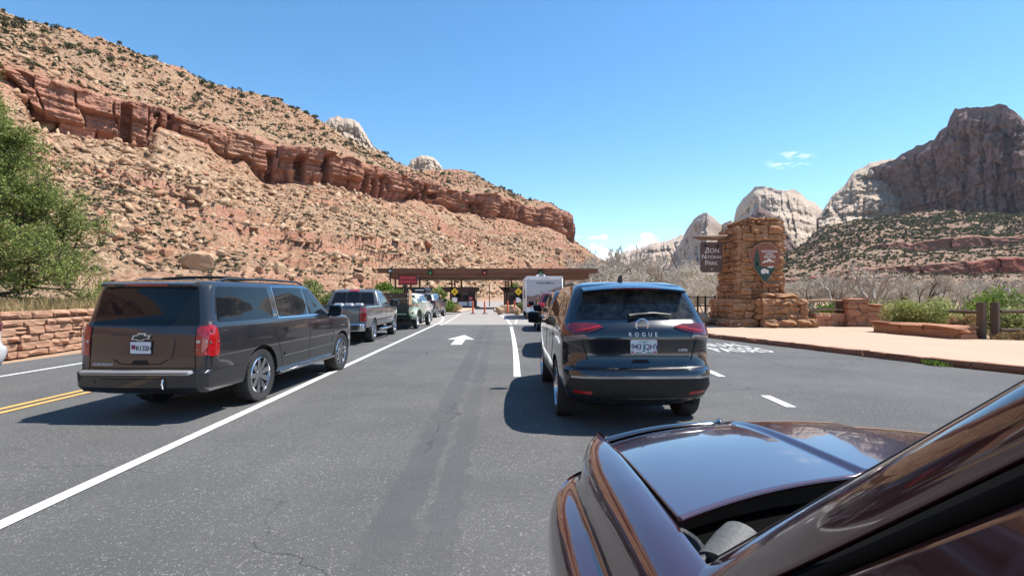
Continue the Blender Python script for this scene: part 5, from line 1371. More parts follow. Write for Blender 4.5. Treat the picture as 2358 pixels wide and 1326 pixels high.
def body_mesh(name, rings, sub=2, bow_r=.06, bow_f=.15, tr=.04, tf=.06, NS=44, sharp=35):
    keys = np.array([r + (0,) * (6 - len(r)) for r in rings], float)
    ts = []
    for i in range(len(keys) - 1): ts += [i + k / sub for k in range(sub)]
    ts.append(len(keys) - 1)
    V, F = [], []
    n = None
    for t_ in ts:
        i = min(int(t_), len(keys) - 2); f = t_ - i
        row = keys[i] * (1 - f) + keys[i + 1] * f
        half = outline(row[1], row[2], row[3], row[4], row[5], bow_r, bow_f, tr, tf, NS)
        ring = [(x, y, row[0]) for x, y in half] + [(-x, y, row[0]) for x, y in reversed(half[1:-1])]
        n = len(ring); V += ring
    m = len(ts)
    for j in range(m - 1):
        for k in range(n):
            F.append((j * n + k, j * n + (k + 1) % n, (j + 1) * n + (k + 1) % n, (j + 1) * n + k))
    F.append(tuple(reversed(range(n)))); F.append(tuple((m - 1) * n + k for k in range(n)))
    mb = MB(); mb.v, mb.f = V, F
    return mb.mesh(name, sharp)
def cut(me, cutters):
    a = bpy.data.objects.new('a', me); C.objects.link(a); tmp = [a]
    for c in cutters:
        b = bpy.data.objects.new('b', c); C.objects.link(b); b.hide_render = True; tmp.append(b)
        md = a.modifiers.new('m', 'BOOLEAN'); md.operation = 'DIFFERENCE'; md.object = b; md.solver = 'EXACT'
    out = bpy.data.meshes.new_from_object(a.evaluated_get(bpy.context.evaluated_depsgraph_get()))
    for o in tmp: bpy.data.objects.remove(o)
    out.polygons.foreach_set('use_smooth', [True] * len(out.polygons)); out.set_sharp_from_angle(angle=R(35))
    return out
def rpoly(pts, r=.05, n=4):
    out = []; k = len(pts)
    for i in range(k):
        a, b, c = Vector(pts[i - 1]), Vector(pts[i]), Vector(pts[(i + 1) % k])
        u, v_ = (a - b), (c - b); q = min(r, u.length * .45, v_.length * .45)
        p0, p2 = b + u.normalized() * q, b + v_.normalized() * q
        for j in range(n + 1):
            t_ = j / n; out.append(tuple((p0 * (1 - t_) ** 2 + b * 2 * t_ * (1 - t_) + p2 * t_ * t_)))
    return out
class Car:
    def __init__(s, name, label, cat, loc, rz, scale, rings, mat, wheels=(), wr=.38, group=None, sub=2, wellw=.3, **k):
        s.root = empty(name, loc, rz, label, cat, group); s.root.scale = scale
        me = body_mesh('body', rings, sub, **k)
        bm = bmesh.new(); bm.from_mesh(me); s.bvh = BVHTree.FromBMesh(bm); bm.free()
        hw = max(r[3] for r in rings); s.hw = hw
        cs = []
        for y in wheels:
            for sx in (-1, 1):
                c = MB(); rw = wr * 1.16; prof = []
                c.tube([(sx * (hw - wellw), y, wr), (sx * (hw + .4), y, wr)], rw, 28); cs.append(c.mesh('c'))
        if cs: me = cut(me, cs)
        me.materials.clear()
        s.body = link('body', me, mat, s.root)
        if cs:
            for y in wheels:
                for sx in (-1, 1):
                    pass
            f = MB(); f.bb((-hw + wellw + .02, min(wheels) - .5, .25), (hw - wellw - .02, max(wheels) + .5, .34)); f.build('underbody', M['under'], s.root)
    def proj(s, u, v, side, off):
        if side == 'rear': o, d = Vector((u, -3, v)), Vector((0, 1, 0))
        elif side == 'front': o, d = Vector((u, 12, v)), Vector((0, -1, 0))
        elif side == 'right': o, d = Vector((4, u, v)), Vector((-1, 0, 0))
        elif side == 'left': o, d = Vector((-4, u, v)), Vector((1, 0, 0))
        else: o, d = Vector((u, v, 5)), Vector((0, 0, -1))
        h = s.bvh.ray_cast(o, d)
        if h[0] is None:
            return None
        nrm = h[1] if h[1].dot(d) < 0 else -h[1]
        if -nrm.dot(d) < .30: return None
        q = (nrm - d).normalized()
        return h[0] + q * off
    def patch(s, name, poly, side, mat, off=.006, grid=.07, skirt=.02, parent=None, label=None):
        P = [Vector(p) for p in poly]; bd = []
        for i in range(len(P)):
            a, b = P[i], P[(i + 1) % len(P)]; n = max(1, int((b - a).length / grid))
            bd += [a.lerp(b, k / n) for k in range(n)]
        nb = len(bd); xs = [p.x for p in bd]; ys = [p.y for p in bd]
        inner = []
        nx, ny = int((max(xs) - min(xs)) / grid), int((max(ys) - min(ys)) / grid)
        for i in range(1, nx + 1):
            for j in range(1, ny + 1):
                inner.append(Vector((min(xs) + i * grid * (max(xs) - min(xs)) / (grid * (nx + 1)), min(ys) + j * (max(ys) - min(ys)) / (ny + 1))))
        r = delaunay_2d_cdt(bd + inner, [(i, (i + 1) % nb) for i in range(nb)], [], 1, 1e-5)
        V2, E2, F2 = r[0], r[1], r[2]
        V, ok = [], []
        for p in V2:
            q = s.proj(p.x, p.y, side, off); ok.append(q is not None); V.append(q if q is not None else Vector((0, 0, 0)))
        F = [tuple(f) for f in F2 if all(ok[i] for i in f) and max((V[f[i]] - V[f[i - 1]]).length for i in range(len(f))) < grid * 4 + .1]
        par = list(range(len(V)))
        def find(i):
            while par[i] != i: par[i] = par[par[i]]; i = par[i]
            return i
        for f in F:
            for i in f[1:]: par[find(i)] = find(f[0])
        if F:
            cs_ = {}
            for f in F: cs_.setdefault(find(f[0]), []).append(f)
            F = max(cs_.values(), key=len)
        if not F: return None
        cnt = {}
        for f in F:
            for i in range(len(f)):
                e = tuple(sorted((f[i], f[(i + 1) % len(f)]))); cnt[e] = cnt.get(e, 0) + 1
        use = sorted({i for f in F for i in f}); mp = {q: k for k, q in enumerate(use)}
        V = [V[q] for q in use]; F = [tuple(mp[i] for i in f) for f in F]; cnt = {}
        for f in F:
            for i in range(len(f)):
                e = tuple(sorted((f[i], f[(i + 1) % len(f)]))); cnt[e] = cnt.get(e, 0) + 1
        mb = MB(); mb.v = [tuple(p) for p in V]; mb.f = list(F)
        d = {'rear': Vector((0, 1, 0)), 'front': Vector((0, -1, 0)), 'right': Vector((-1, 0, 0)), 'left': Vector((1, 0, 0)), 'top': Vector((0, 0, -1))}[side]
        idx = {}
        for (a, b), c in cnt.items():
            if c == 1:
                for q in (a, b):
                    if q not in idx: idx[q] = len(mb.v); mb.v.append(tuple(V[q] + d * skirt))
                mb.f.append((a, b, idx[b], idx[a]))
        me = mb.mesh(name, 40)
        # outward normals
        if me.polygons and sum(p.normal.dot(d) * p.area for p in list(me.polygons)[:len(F)]) > 0: me.flip_normals()
        o = link(name, me, mat, parent or s.root)
        if label: o['label'] = label
        return o
    def both(s, name, poly, mat, **k):
        s.patch(name, poly, 'right', mat, **k); s.patch(name, poly, 'left', mat, **k)
    def line(s, name, pts, side, mat, w=.014, off=.003, **k):
        P = [Vector(p) for p in pts]; L, Q = [], []
        for i, p in enumerate(P):
            t_ = (P[min(i + 1, len(P) - 1)] - P[max(0, i - 1)]).normalized(); n = Vector((-t_.y, t_.x)) * w / 2
            L.append(p + n); Q.append(p - n)
        return s.patch(name, L + Q[::-1], side, mat, off=off, grid=.09, skirt=.008, **k)
WH = {}
def wheel_mesh(r, w, spokes, style):
    k = (r, w, spokes, style)
    if k in WH: return WH[k]
    mb = MB(); h = w / 2; ri = r * (.70 if style != 'old' else .55)
    mb.lathe([(-h * .9, ri), (-h, ri + (r - ri) * .4), (-h * .98, r * .95), (-h * .80, r * .995), (h * .80, r * .995), (h * .98, r * .95), (h, ri + (r - ri) * .4), (h * .9, ri), (h * .6, ri * .97), (-h * .9, ri * .97)], 48)
    nl = 40 if style == 'at' else 0
    for i in range(nl):
        a = 2 * math.pi * i / nl
        for sx in (-1, 1):
            m = Matrix.Rotation(a + (sx > 0) * .07, 3, 'X')
            V = [m @ Vector((x, y, z)) for x, y, z in ((sx * h * .35, -r * .045, r * .98), (sx * h * .99, -r * .045, r * .95), (sx * h * .99, r * .045, r * .95), (sx * h * .35, r * .045, r * .98), (sx * h * .35, -r * .035, r * 1.018), (sx * h * 1.03, -r * .035, r * .985), (sx * h * 1.03, r * .035, r * .985), (sx * h * .35, r * .035, r * 1.018))]
            mb.add(V, [(0, 1, 2, 3), (4, 5, 6, 7), (0, 1, 5, 4), (1, 2, 6, 5), (2, 3, 7, 6), (3, 0, 4, 7)])
    tyre = mb.mesh('wheel', 40); tyre.materials.append(M['rubber'])
    rm = MB()
    rm.lathe([(h * .86, ri * .985), (h * .97, ri * .93), (h * .55, ri * .88), (-h * .5, ri * .86)], 40)
    rm.lathe([(h * .50, ri * .20), (h * .66, ri * .2), (h * .72, ri * .12), (h * .72, 0)], 20)
    if style == 'disc':
        rm.lathe([(h * .55, ri * .9), (h * .72, ri * .55), (h * .5, ri * .3), (h * .75, ri * .1), (h * .75, 0)], 24)
    for i in range(spokes):
        a = 2 * math.pi * i / spokes; m = Matrix.Rotation(a, 3, 'X')
        wa, wm, wb = ri * .07, ri * (.15 if spokes > 6 else .17), ri * (.10 if spokes > 6 else .14)
        V = [m @ Vector(p) for p in ((h * .62, -wa, ri * .15), (h * .62, wa, ri * .15), (h * .80, wm, ri * .58), (h * .80, -wm, ri * .58), (h * .86, -wb, ri * .92), (h * .86, wb, ri * .92), (h * .40, -wa, ri * .15), (h * .40, wa, ri * .15), (h * .5, wm, ri * .58), (h * .5, -wm, ri * .58), (h * .5, -wb, ri * .92), (h * .5, wb, ri * .92))]
        rm.add(V, [(0, 1, 2, 3), (3, 2, 5, 4), (0, 3, 9, 6), (3, 4, 10, 9), (1, 7, 8, 2), (2, 8, 11, 5)])
    rim = rm.mesh('rim', 30); rim.materials.append(M['white'] if style == 'old' else M['alloy'])
    dk = MB(); dk.lathe([(h * .1, 0), (h * .1, ri * .86)], 24); disc = dk.mesh('brake_disc'); disc.materials.append(M['under'])
    WH[k] = (tyre, rim, disc); return WH[k]
def wheels(car, ys, r, w, track, spokes=5, style='std'):
    ty, ri, di = wheel_mesh(r, w, spokes, style)
    for y in ys:
        for sx in (1, -1):
            o = link('wheel', ty, None, car.root, (sx * (track - w / 2), y, r)); o.rotation_euler = (random.uniform(0, 6), 0, 0 if sx > 0 else math.pi)
            link('rim', ri, None, o); link('brake_disc', di, None, o)
def mirror(car, y, z, x, mat, s_=1.0):
    for sx in (1, -1):
        mb = MB(); bm = bmesh.new(); bmesh.ops.create_icosphere(bm, subdivisions=2, radius=1)
        for v_ in bm.verts:
            c = v_.co; v_.co = Vector((c.x * .12 + (.03 * c.z), max(c.y, -.35) * .10, c.z * .095 + .01)) * s_
        me = bpy.data.meshes.new('mirror'); bm.to_mesh(me); bm.free(); me.polygons.foreach_set('use_smooth', [True] * len(me.polygons)); me.set_sharp_from_angle(angle=R(45))
        o = link('mirror', me, mat, car.root, (sx * (x + .14), y, z)); o.scale = (sx, 1, 1)
        MB().tube([(-.18 * 1, .02, -.05), (-.05, .02, -.03)], .03, 6).build('arm', M['plastic'], o)
        MB().prism(rpoly([(-.10, -.07), (.10, -.075), (.105, .08), (-.09, .075)], .03), -.044 * s_, -.039 * s_, lambda u, v_, h: (u * s_, h, v_ * s_ + .01)).build('mirror_glass', M['glass'], o)
def plate(car, z, x=0.0, w=.305, h=.152, off=.02, text='R132H', style='usa'):
    p = car.proj(x, z, 'rear', off)
    r_ = MB().prism(rpoly([(-w / 2, -h / 2), (w / 2, -h / 2), (w / 2, h / 2), (-w / 2, h / 2)], .012), -.006, .0, lambda u, v_, hh: (u, hh, v_)).build('licence_plate', M['plate'], car.root, None, 0, p)
    fr = MB()
    for a, b in (((-w / 2 - .012, -.004, -h / 2 - .012), (w / 2 + .012, .012, -h / 2)), ((-w / 2 - .012, -.004, h / 2), (w / 2 + .012, .012, h / 2 + .012)), ((-w / 2 - .012, -.004, -h / 2), (-w / 2, .012, h / 2)), ((w / 2, -.004, -h / 2), (w / 2 + .012, .012, h / 2))): fr.bb(a, b)
    if style == 'usa':
        fr.build('plate_frame', M['black'], r_)
        lettering(text, .088, M['black'], r_, (.048, -.0072, -.01), extrude=.001, bold=.0015, spacing=.92)
        MB().bb((-.135, -.0075, -.02), (-.075, -.0062, .035)).build('flag_print', M['inkblue'], r_)
        f = MB()
        for k in range(3): f.bb((-.135, -.0085, -.018 + k * .02), (-.075, -.0076, -.010 + k * .02))
        f.build('flag_stripe', M['inkred'], r_)
    elif style == 'tree':
        lettering('943', .088, M['inkblue'], r_, (-.085, -.0072, -.004), extrude=.001, bold=.001, spacing=.9)
        lettering('QHY', .084, M['inkblue'], r_, (.087, -.0072, -.004), extrude=.001, bold=.001, spacing=.9)
        lettering('Oregon', .034, M['inkgreen'], r_, (0, -.0072, .058), extrude=.001)
        tm = MB()
        for k in range(4): tm.prism([(-.016 + .003 * k, -.055 + .026 * k), (.016 - .003 * k, -.055 + .026 * k), (0, -.02 + .026 * k)], -.0075 - .0003 * k, -.006, lambda u, v_, hh: (u, hh, v_))
        tm.build('tree_print', M['inkgreen'], r_)
        m2 = MB(); m2.prism([(-.11, -.07), (-.08, -.058), (-.06, -.064), (-.04, -.056), (-.02, -.07)], -.0075, -.006, lambda u, v_, hh: (u, hh, v_)).prism([(.02, -.07), (.05, -.056), (.075, -.066), (.1, -.058), (.12, -.07)], -.0075, -.006, lambda u, v_, hh: (u, hh, v_)); m2.build('hill_print', M['inkblue'], r_)
        MB().bb((-.145, -.0078, -.07), (-.118, -.0062, -.05)).bb((.118, -.0078, -.07), (.145, -.0062, -.05)).build('tag_print', M['inkred'], r_)
    else:
        fr.build('plate_frame', M['black'], r_)
    return r_
def badge(car, body, size, x, z, mat='chrome', spacing=1.0, off=.012):
    p = car.proj(x, z, 'rear', off)
    h = car.proj(x, z + .02, 'rear', off)
    tilt = math.atan2(h.y - p.y, .02)
    o = lettering(body, size, M[mat], car.root, p, (R(90) - tilt, 0, 0), extrude=.004, spacing=spacing, bold=.001)
    return o

M['badge'] = simple('satin_badge', (.55, .55, .54), .4, .3, 0)
M['step'] = simple('brushed_step', (.6, .6, .6), .38, .5, .1)
PA = dict(grey=paint('dark_grey_paint', (0.026, 0.025, 0.027), .3, .28, .03, 1.5), black=paint('black_paint', (0.006, 0.008, 0.014), .2, .2, .04), silver=paint('grey_metal_paint', (0.105, 0.106, 0.11), .25, .3, .03, 1.5),
          blue=paint('dark_blue_paint', (0.012, 0.03, 0.085), .3, .25), red=paint('dark_red_paint', (0.16, 0.022, 0.022), .3, .25), white=paint('white_car_paint', (0.62, 0.62, 0.61), 0, .3), green=paint('pale_green_paint', (0.29, 0.345, 0.235), 0, .4), dgreen=paint('dark_green_paint', (0.022, 0.034, 0.018), 0, .4), maroon=paint('maroon_paint', (0.055, 0.008, 0.012), .4, .22, .02, 2.0))

# ---- the dark grey full-size suv
SUBR = [(.32, .26, 5.45, .86, .15, .3), (.38, .06, 5.6, .97, .12, .35), (.45, .0, 5.68, 1.0, .12, .38), (.63, .0, 5.7, 1.012, .12, .4), (.66, .085, 5.7, 1.012, .1, .4), (.95, .10, 5.68, 1.02, .1, .4), (1.10, .11, 5.62, 1.02, .1, .45), (1.19, .13, 5.45, 1.012, .1, .5),
        (1.23, .14, 4.95, 1.0, .1, .5), (1.27, .16, 4.55, .985, .1, .45), (1.30, .17, 4.45, .97, .1, .4), (1.62, .23, 3.92, .905, .12, .3), (1.76, .26, 3.68, .87, .14, .3), (1.815, .30, 3.5, .82, .2, .3), (1.845, .50, 3.2, .70, .3, .3), (1.86, 1.2, 2.6, .42, .2, .2)]
ra = Vector((-4.57, 6.47)); hd = R(-2.4)
S = Car('large_suv', 'dark grey full-size suv with chrome trim waiting in the lane at left', 'suv', (ra.x, ra.y, 0), hd, (.855, .985, .945), SUBR, PA['grey'], (1.42, 4.72), .405, None, 2)
wheels(S, (1.42, 4.72), .405, .28, .985, 9, 'at')
S.patch('rear_window', rpoly([(-.80, 1.245), (.80, 1.245), (.72, 1.73), (-.72, 1.73)], .04), 'rear', M['glass'], .004, .08)
for nm, pl in (('side_window', [(.36, 1.275), (1.80, 1.275), (1.74, 1.755), (.46, 1.755)]), ('side_window', [(1.99, 1.275), (3.04, 1.275), (2.96, 1.755), (1.93, 1.755)]), ('side_window', [(3.14, 1.275), (4.24, 1.275), (4.12, 1.38), (3.66, 1.72), (3.06, 1.755)])):
    S.both(nm, rpoly(pl, .05), M['glass'], off=.004, grid=.09)
S.patch('windscreen', rpoly([(-.78, 1.34), (.78, 1.34), (.66, 1.70), (-.66, 1.70)], .05), 'front', M['glass'], .004, .1)
for sd_ in ('right', 'left'):
    S.line('window_trim', [(1.93, 1.265), (3.05, 1.262), (4.16, 1.265)], sd_, M['chrome'], .022, .006)
    S.line('window_trim', [(1.95, 1.27), (1.89, 1.77), (2.5, 1.78), (3.2, 1.78), (3.68, 1.74)], sd_, M['chrome'], .018, .006)
    S.line('door_seam', [(1.86, 1.25), (1.88, .95), (1.98, .72), (2.05, .47)], sd_, M['under'], .014)
    S.line('door_seam', [(3.08, 1.25), (3.08, .9), (3.06, .47)], sd_, M['under'], .014)
    S.line('door_seam', [(4.2, 1.22), (4.22, .9), (4.1, .47)], sd_, M['under'], .014)
    S.line('body_moulding', [(2.1, .66), (3.0, .665), (4.15, .67)], sd_, M['grey'] if 'grey' in M else PA['grey'], .055, .014)
    S.line('body_moulding', [(2.05, .625), (3.0, .63), (4.12, .635)], sd_, M['chrome'], .012, .016)
    for y in (2.12, 3.32): S.line('door_handle', [(y, 1.07), (y + .22, 1.075)], sd_, PA['grey'], .04, .035)
    S.patch('tail_lamp', rpoly([(.17, .84), (.34, .83), (.35, 1.0), (.31, 1.22), (.20, 1.26), (.17, 1.2)], .04), sd_, M['redlamp'], .010, .06)
    S.line('lamp_band', [(.19, 1.02), (.33, 1.03)], sd_, M['clearlamp'], .03, .014)
    S.patch('fuel_flap', rpoly([(1.0, 1.02), (1.22, 1.02), (1.22, 1.2), (1.0, 1.2)], .04), sd_, PA['grey'], .003, .07)
    S.patch('head_lamp', rpoly([(5.05, .98), (5.5, .92), (5.55, 1.08), (5.1, 1.15)], .04), sd_, M['clearlamp'], .008, .07)
for sx in (-1, 1):
    sp_ = [(sx * .79, .85), (sx * .95, .85), (sx * .95, 1.22), (sx * .86, 1.24), (sx * .79, 1.21)]
    S.patch('tail_lamp', rpoly(sp_, .03), 'rear', M['redlamp'], .012, .05)
    S.line('lamp_band', [(sx * .80, 1.03), (sx * .94, 1.03)], 'rear', M['clearlamp'], .035, .018); S.line('lamp_seam', [(sx * .80, .93), (sx * .94, .93)], 'rear', M['darkred'], .02, .016); S.line('lamp_seam', [(sx * .80, 1.13), (sx * .94, 1.13)], 'rear', M['darkred'], .02, .016)
S.patch('tailgate_recess', rpoly([(-.46, .80), (.46, .80), (.50, 1.05), (.42, 1.12), (-.42, 1.12), (-.50, 1.05)], .06), 'rear', PA['grey'], .012, .06)
S.line('recess_edge', [(-.43, 1.115), (0, 1.125), (.43, 1.115)], 'rear', M['trimgrey'], .016, .02)
S.line('recess_edge', [(-.40, .80), (-.3, .745), (0, .735), (.3, .745), (.40, .80)], 'rear', M['under'], .012, .006)
S.patch('tailgate_latch', rpoly([(-.12, .745), (.12, .745), (.09, .79), (-.09, .79)], .01), 'rear', M['under'], .014, .05)
for sx in (-1, 1): S.line('tailgate_seam', [(sx * .775, 1.24), (sx * .775, .95), (sx * .79, .66)], 'rear', M['under'], .013)
S.line('tailgate_seam', [(-.78, .69), (0, .69), (.78, .69)], 'rear', M['under'], .012)
MB().bb((-.80, -.03, .615), (.80, .075, .668)).build('bumper_step', M['step'], S.root, None, .012)
MB().bb((-.79, -.038, .628), (.79, -.029, .638)).build('step_groove', M['trimgrey'], S.root)
S.line('tow_cover_seam', [(-.5, .42), (-.5, .56), (.42, .56)], 'rear', M['under'], .009)
MB().tube([(.42, -.012, .44), (.42, -.03, .50), (.42, -.012, .56)], .012, 6).build('tow_hook', M['chrome'], S.root)
for px_ in (-.62, -.2, .2, .62): S.patch('parking_sensor', rpoly([(px_ - .02, .50), (px_ + .02, .50), (px_ + .02, .54), (px_ - .02, .54)], .015), 'rear', M['trimgrey'], .004, .05)
# spoiler
MB().prism([(.215, 1.748), (.195, 1.785), (.28, 1.815), (.55, 1.83), (.55, 1.76), (.30, 1.74)], -.70, .70, lambda u, v_, h: (h, u, v_)).build('spoiler', PA['grey'], S.root, 30, .01)
MB().bb((-.32, .188, 1.757), (.32, .215, 1.78)).build('brake_light', M['redlamp'], S.root, None, .008)
plate(S, .955, .02, text='R132H')
pb = S.proj(0.02, 1.09, 'rear', .02)
cross = [(-.145, -.035), (-.115, .025), (-.055, .025), (-.045, .052), (.065, .052), (.055, .025), (.145, .025), (.115, -.025), (.05, -.025), (.04, -.052), (-.065, -.052), (-.058, -.035)]
e_ = MB().prism(cross, -.012, .004, lambda u, v_, h: (u, h, v_)).build('emblem', M['badge'], S.root, None, 0, pb)
MB().prism([(a * .78, b * .66) for a, b in cross], -.014, -.011, lambda u, v_, h: (u, h, v_)).build('emblem_inlay', M['trimgrey'], e_)
badge(S, 'SUBURBAN', .05, -.56, .735, 'badge', spacing=1.25)
S.line('running_board', [(1.95, .40), (4.1, .40)], 'right', M['alloy'], .01, .01)
for sx in (-1, 1):
    MB().prism([(sx * .86, .33), (sx * 1.04, .345), (sx * 1.055, .385), (sx * .98, .40), (sx * .86, .39)], 1.95, 4.22, lambda u, v_, h: (u, h, v_)).build('running_board', M['alloy'], S.root, 30, .006)
    MB().tube([(sx * .66, .75, 1.84), (sx * .70, .95, 1.875), (sx * .72, 2.0, 1.89), (sx * .72, 3.1, 1.88), (sx * .70, 3.35, 1.82)], .018, 8).build('roof_rail', M['trimgrey'], S.root, 50)
for y in (1.35, 2.55): MB().tube([(-.72, y, 1.885), (-.3, y, 1.91), (.3, y, 1.91), (.72, y, 1.885)], .022, 8).build('cross_bar', M['black'], S.root, 50)
mirror(S, 4.05, 1.30, .99, PA['black'], 1.35)
badge_lt = S.patch('door_badge', [(1.80, 1.30), (1.9, 1.30), (1.9, 1.33), (1.8, 1.33)], 'right', M['chrome'], .004, .05)

# ---- the black crossover ahead
ROGR = [(.24, .35, 4.40, .72, .2, .3), (.36, .10, 4.58, .86, .22, .4), (.50, .03, 4.65, .905, .24, .45), (.62, .0, 4.65, .915, .26, .5), (.68, .02, 4.65, .918, .26, .5), (.71, .085, 4.65, .918, .26, .5), (.80, .12, 4.62, .92, .26, .5), (.95, .125, 4.55, .92, .25, .5), (1.05, .12, 4.3, .92, .22, .5), (1.12, .14, 3.9, .912, .22, .5), (1.18, .19, 3.45, .895, .2, .4),
        (1.24, .26, 3.3, .875, .18, .35), (1.45, .40, 2.95, .79, .15, .3), (1.57, .48, 2.65, .735, .15, .3), (1.63, .54, 2.45, .69, .2, .3), (1.67, .72, 2.25, .58, .3, .3), (1.69, 1.1, 1.95, .35, .2, .2)]
G = Car('black_suv', 'glossy black suv with dusty rear window directly ahead of the maroon car', 'suv', (1.46, 5.95, 0), R(.6), (.985, 1.0, 1.02), ROGR, PA['black'], (1.0, 3.72), .36, None, 2, bow_r=.10, tr=.06)
wheels(G, (1.0, 3.72), .36, .235, .90, 5)
G.patch('rear_window', rpoly([(-.72, 1.245), (.72, 1.245), (.60, 1.56), (-.60, 1.56)], .06), 'rear', M['dustglass'], .004, .06)
for pl in ([(.55, 1.26), (1.15, 1.245), (1.05, 1.50), (.75, 1.49)], [(1.22, 1.245), (2.2, 1.225), (2.05, 1.565), (1.12, 1.545)], [(2.28, 1.225), (3.18, 1.205), (3.0, 1.30), (2.6, 1.52), (2.13, 1.565)]):
    G.both('side_window', rpoly(pl, .04), M['glass'], off=.004, grid=.09)
G.patch('windscreen', rpoly([(-.7, 1.25), (.7, 1.25), (.58, 1.58), (-.58, 1.58)], .05), 'front', M['glass'], .004, .1)
for sd_ in ('right', 'left'):
    G.line('window_trim', [(.6, 1.235), (1.4, 1.225), (3.2, 1.19)], sd_, M['chrome'], .016, .006)
    G.line('window_trim', [(.75, 1.525), (1.3, 1.58), (2.1, 1.59), (2.6, 1.55), (3.1, 1.30)], sd_, M['chrome'], .014, .006)
    G.line('door_seam', [(1.2, 1.22), (1.22, .95), (1.42, .7), (1.45, .5)], sd_, M['under'], .012)
    G.line('door_seam', [(2.24, 1.21), (2.24, .5)], sd_, M['under'], .012)
    G.patch('sill', rpoly([(1.42, .36), (3.28, .36), (3.28, .52), (1.42, .52)], .03), sd_, M['plastic'], .008, .1)
    for y in (1.3, 2.35): G.line('door_handle', [(y, 1.0), (y + .2, 1.0)], sd_, PA['black'], .035, .03)
    G.patch('tail_lamp', rpoly([(.30, 1.06), (.44, 1.08), (.66, 1.16), (.44, 1.19), (.30, 1.175)], .02), sd_, M['darkred'], .010, .05)
    G.patch('lamp_lens', rpoly([(.29, .985), (.40, 1.01), (.44, 1.065), (.29, 1.05)], .02), sd_, M['clearlamp'], .008, .05)
for sx in (-1, 1):
    G.patch('tail_lamp', rpoly([(sx * .40, 1.155), (sx * .62, 1.09), (sx * .88, 1.055), (sx * .885, 1.15), (sx * .78, 1.195), (sx * .52, 1.20)], .02), 'rear', M['darkred'], .012, .05)
    G.patch('lamp_lens', rpoly([(sx * .60, 1.035), (sx * .87, .985), (sx * .88, 1.045), (sx * .63, 1.08)], .015), 'rear', M['clearlamp'], .010, .05)
    G.line('lamp_strip', [(sx * .45, 1.168), (sx * .62, 1.13), (sx * .86, 1.10)], 'rear', M['redlamp'], .018, .017)
    G.patch('reflector', rpoly([(sx * .56, .415), (sx * .76, .43), (sx * .76, .465), (sx * .56, .455)], .01), 'rear', M['redlamp'], .016, .04)
    G.line('tailgate_seam', [(sx * .70, 1.24), (sx * .665, 1.0), (sx * .60, .80)], 'rear', M['under'], .012)
    G.line('bumper_seam', [(sx * .60, .80), (sx * .74, .77), (sx * .9, .735)], 'rear', M['under'], .010)
    MB().tube([(sx * .64, .95, 1.625), (sx * .645, 1.3, 1.665), (sx * .64, 2.2, 1.655), (sx * .63, 2.5, 1.60)], .014, 6).build('roof_rail', M['plastic'], G.root, 50)
G.patch('bumper_cladding', rpoly([(-.82, .33), (.82, .33), (.85, .50), (.80, .60), (-.80, .60), (-.85, .50)], .03), 'rear', M['plastic'], .012, .08)
G.line('bumper_trim', [(-.84, .47), (-.79, .612), (0, .62), (.79, .612), (.84, .47)], 'rear', M['alloy'], .020, .022)
G.line('skid_trim', [(-.50, .335), (-.44, .31), (.44, .31), (.50, .335)], 'rear', M['alloy'], .022, .02)
G.line('bumper_ledge', [(-.80, .715), (0, .705), (.80, .715)], 'rear', M['trimgrey'], .018, .006)
G.line('tailgate_crease', [(-.58, .83), (0, .84), (.58, .83)], 'rear', M['trimgrey'], .014, .004)
G.patch('tailgate_latch', rpoly([(-.11, .765), (.11, .765), (.08, .80), (-.08, .80)], .01), 'rear', M['under'], .006, .05)
plate(G, .945, .035, text='', style='tree')
badge(G, 'ROGUE', .062, .03, 1.075, 'badge', spacing=2.0)
badge(G, 'AWD', .045, .50, .90, 'badge')
pl_ = G.proj(.03, 1.175, 'rear', .018)
e_ = MB().lathe([(-.008, .062), (-.014, .070), (-.008, .078), (.0, .07), (-.008, .062)], 28, 'y').build('emblem', M['chrome'], G.root, 40, 0, pl_)
MB().bb((-.085, -.016, -.013), (.085, -.006, .013)).build('emblem_bar', M['chrome'], e_)
lettering('NISSAN', .026, M['black'], e_, (0, -.0165, 0), extrude=.001, spacing=1.1)
MB().prism([(.36, 1.575), (.30, 1.605), (.42, 1.635), (.75, 1.665), (.75, 1.60), (.5, 1.565)], -.615, .615, lambda u, v_, h: (h * (1 - .10 * max(0, .6 - u)), u + .10 * (h / .6) ** 2, v_ - .03 * (h / .6) ** 2)).build('spoiler', PA['black'], G.root, 30, .006)
sp = MB()
for k in range(12):
    a, b = -.62 + k * 1.24 / 12, -.62 + (k + 1) * 1.24 / 12
    def f_(x): return .10 * (x / .62) ** 2
    V = []
    for x in (a, b):
        y, zz = f_(x), -.035 * (x / .62) ** 2
        V += [(x, .335 + y, 1.572 + zz), (x, .285 + y, 1.600 + zz), (x, .40 + y, 1.632 + zz), (x, .74 + y, 1.662 + zz), (x, .74 + y, 1.60 + zz), (x, .48 + y, 1.56 + zz)]
    sp.add(V, [(i, (i + 1) % 6, 6 + (i + 1) % 6, 6 + i) for i in range(6)])
for ob_ in [c for c in G.root.children if c.name.split('.')[0] == 'spoiler']: bpy.data.objects.remove(ob_)
sp.build('spoiler', PA['black'], G.root, 40)
bl_ = MB()
for k in range(6):
    a, b = -.27 + k * .09, -.27 + (k + 1) * .09
    bl_.add([(x, q + .10 * (x / .62) ** 2, zz) for x in (a, b) for q, zz in ((.297, 1.577), (.279, 1.592), (.30, 1.6))], [(0, 1, 4, 3), (1, 2, 5, 4)])
bl_.build('brake_light', M['darkred'], G.root)
wp = [G.proj(x, z, 'rear', .03) for x, z in ((-.10, 1.268), (.0, 1.29), (.2, 1.30), (.40, 1.285))]
MB().tube(wp, [.028, .022, .016, .008], 6).build('wiper', M['plastic'], G.root, 50)
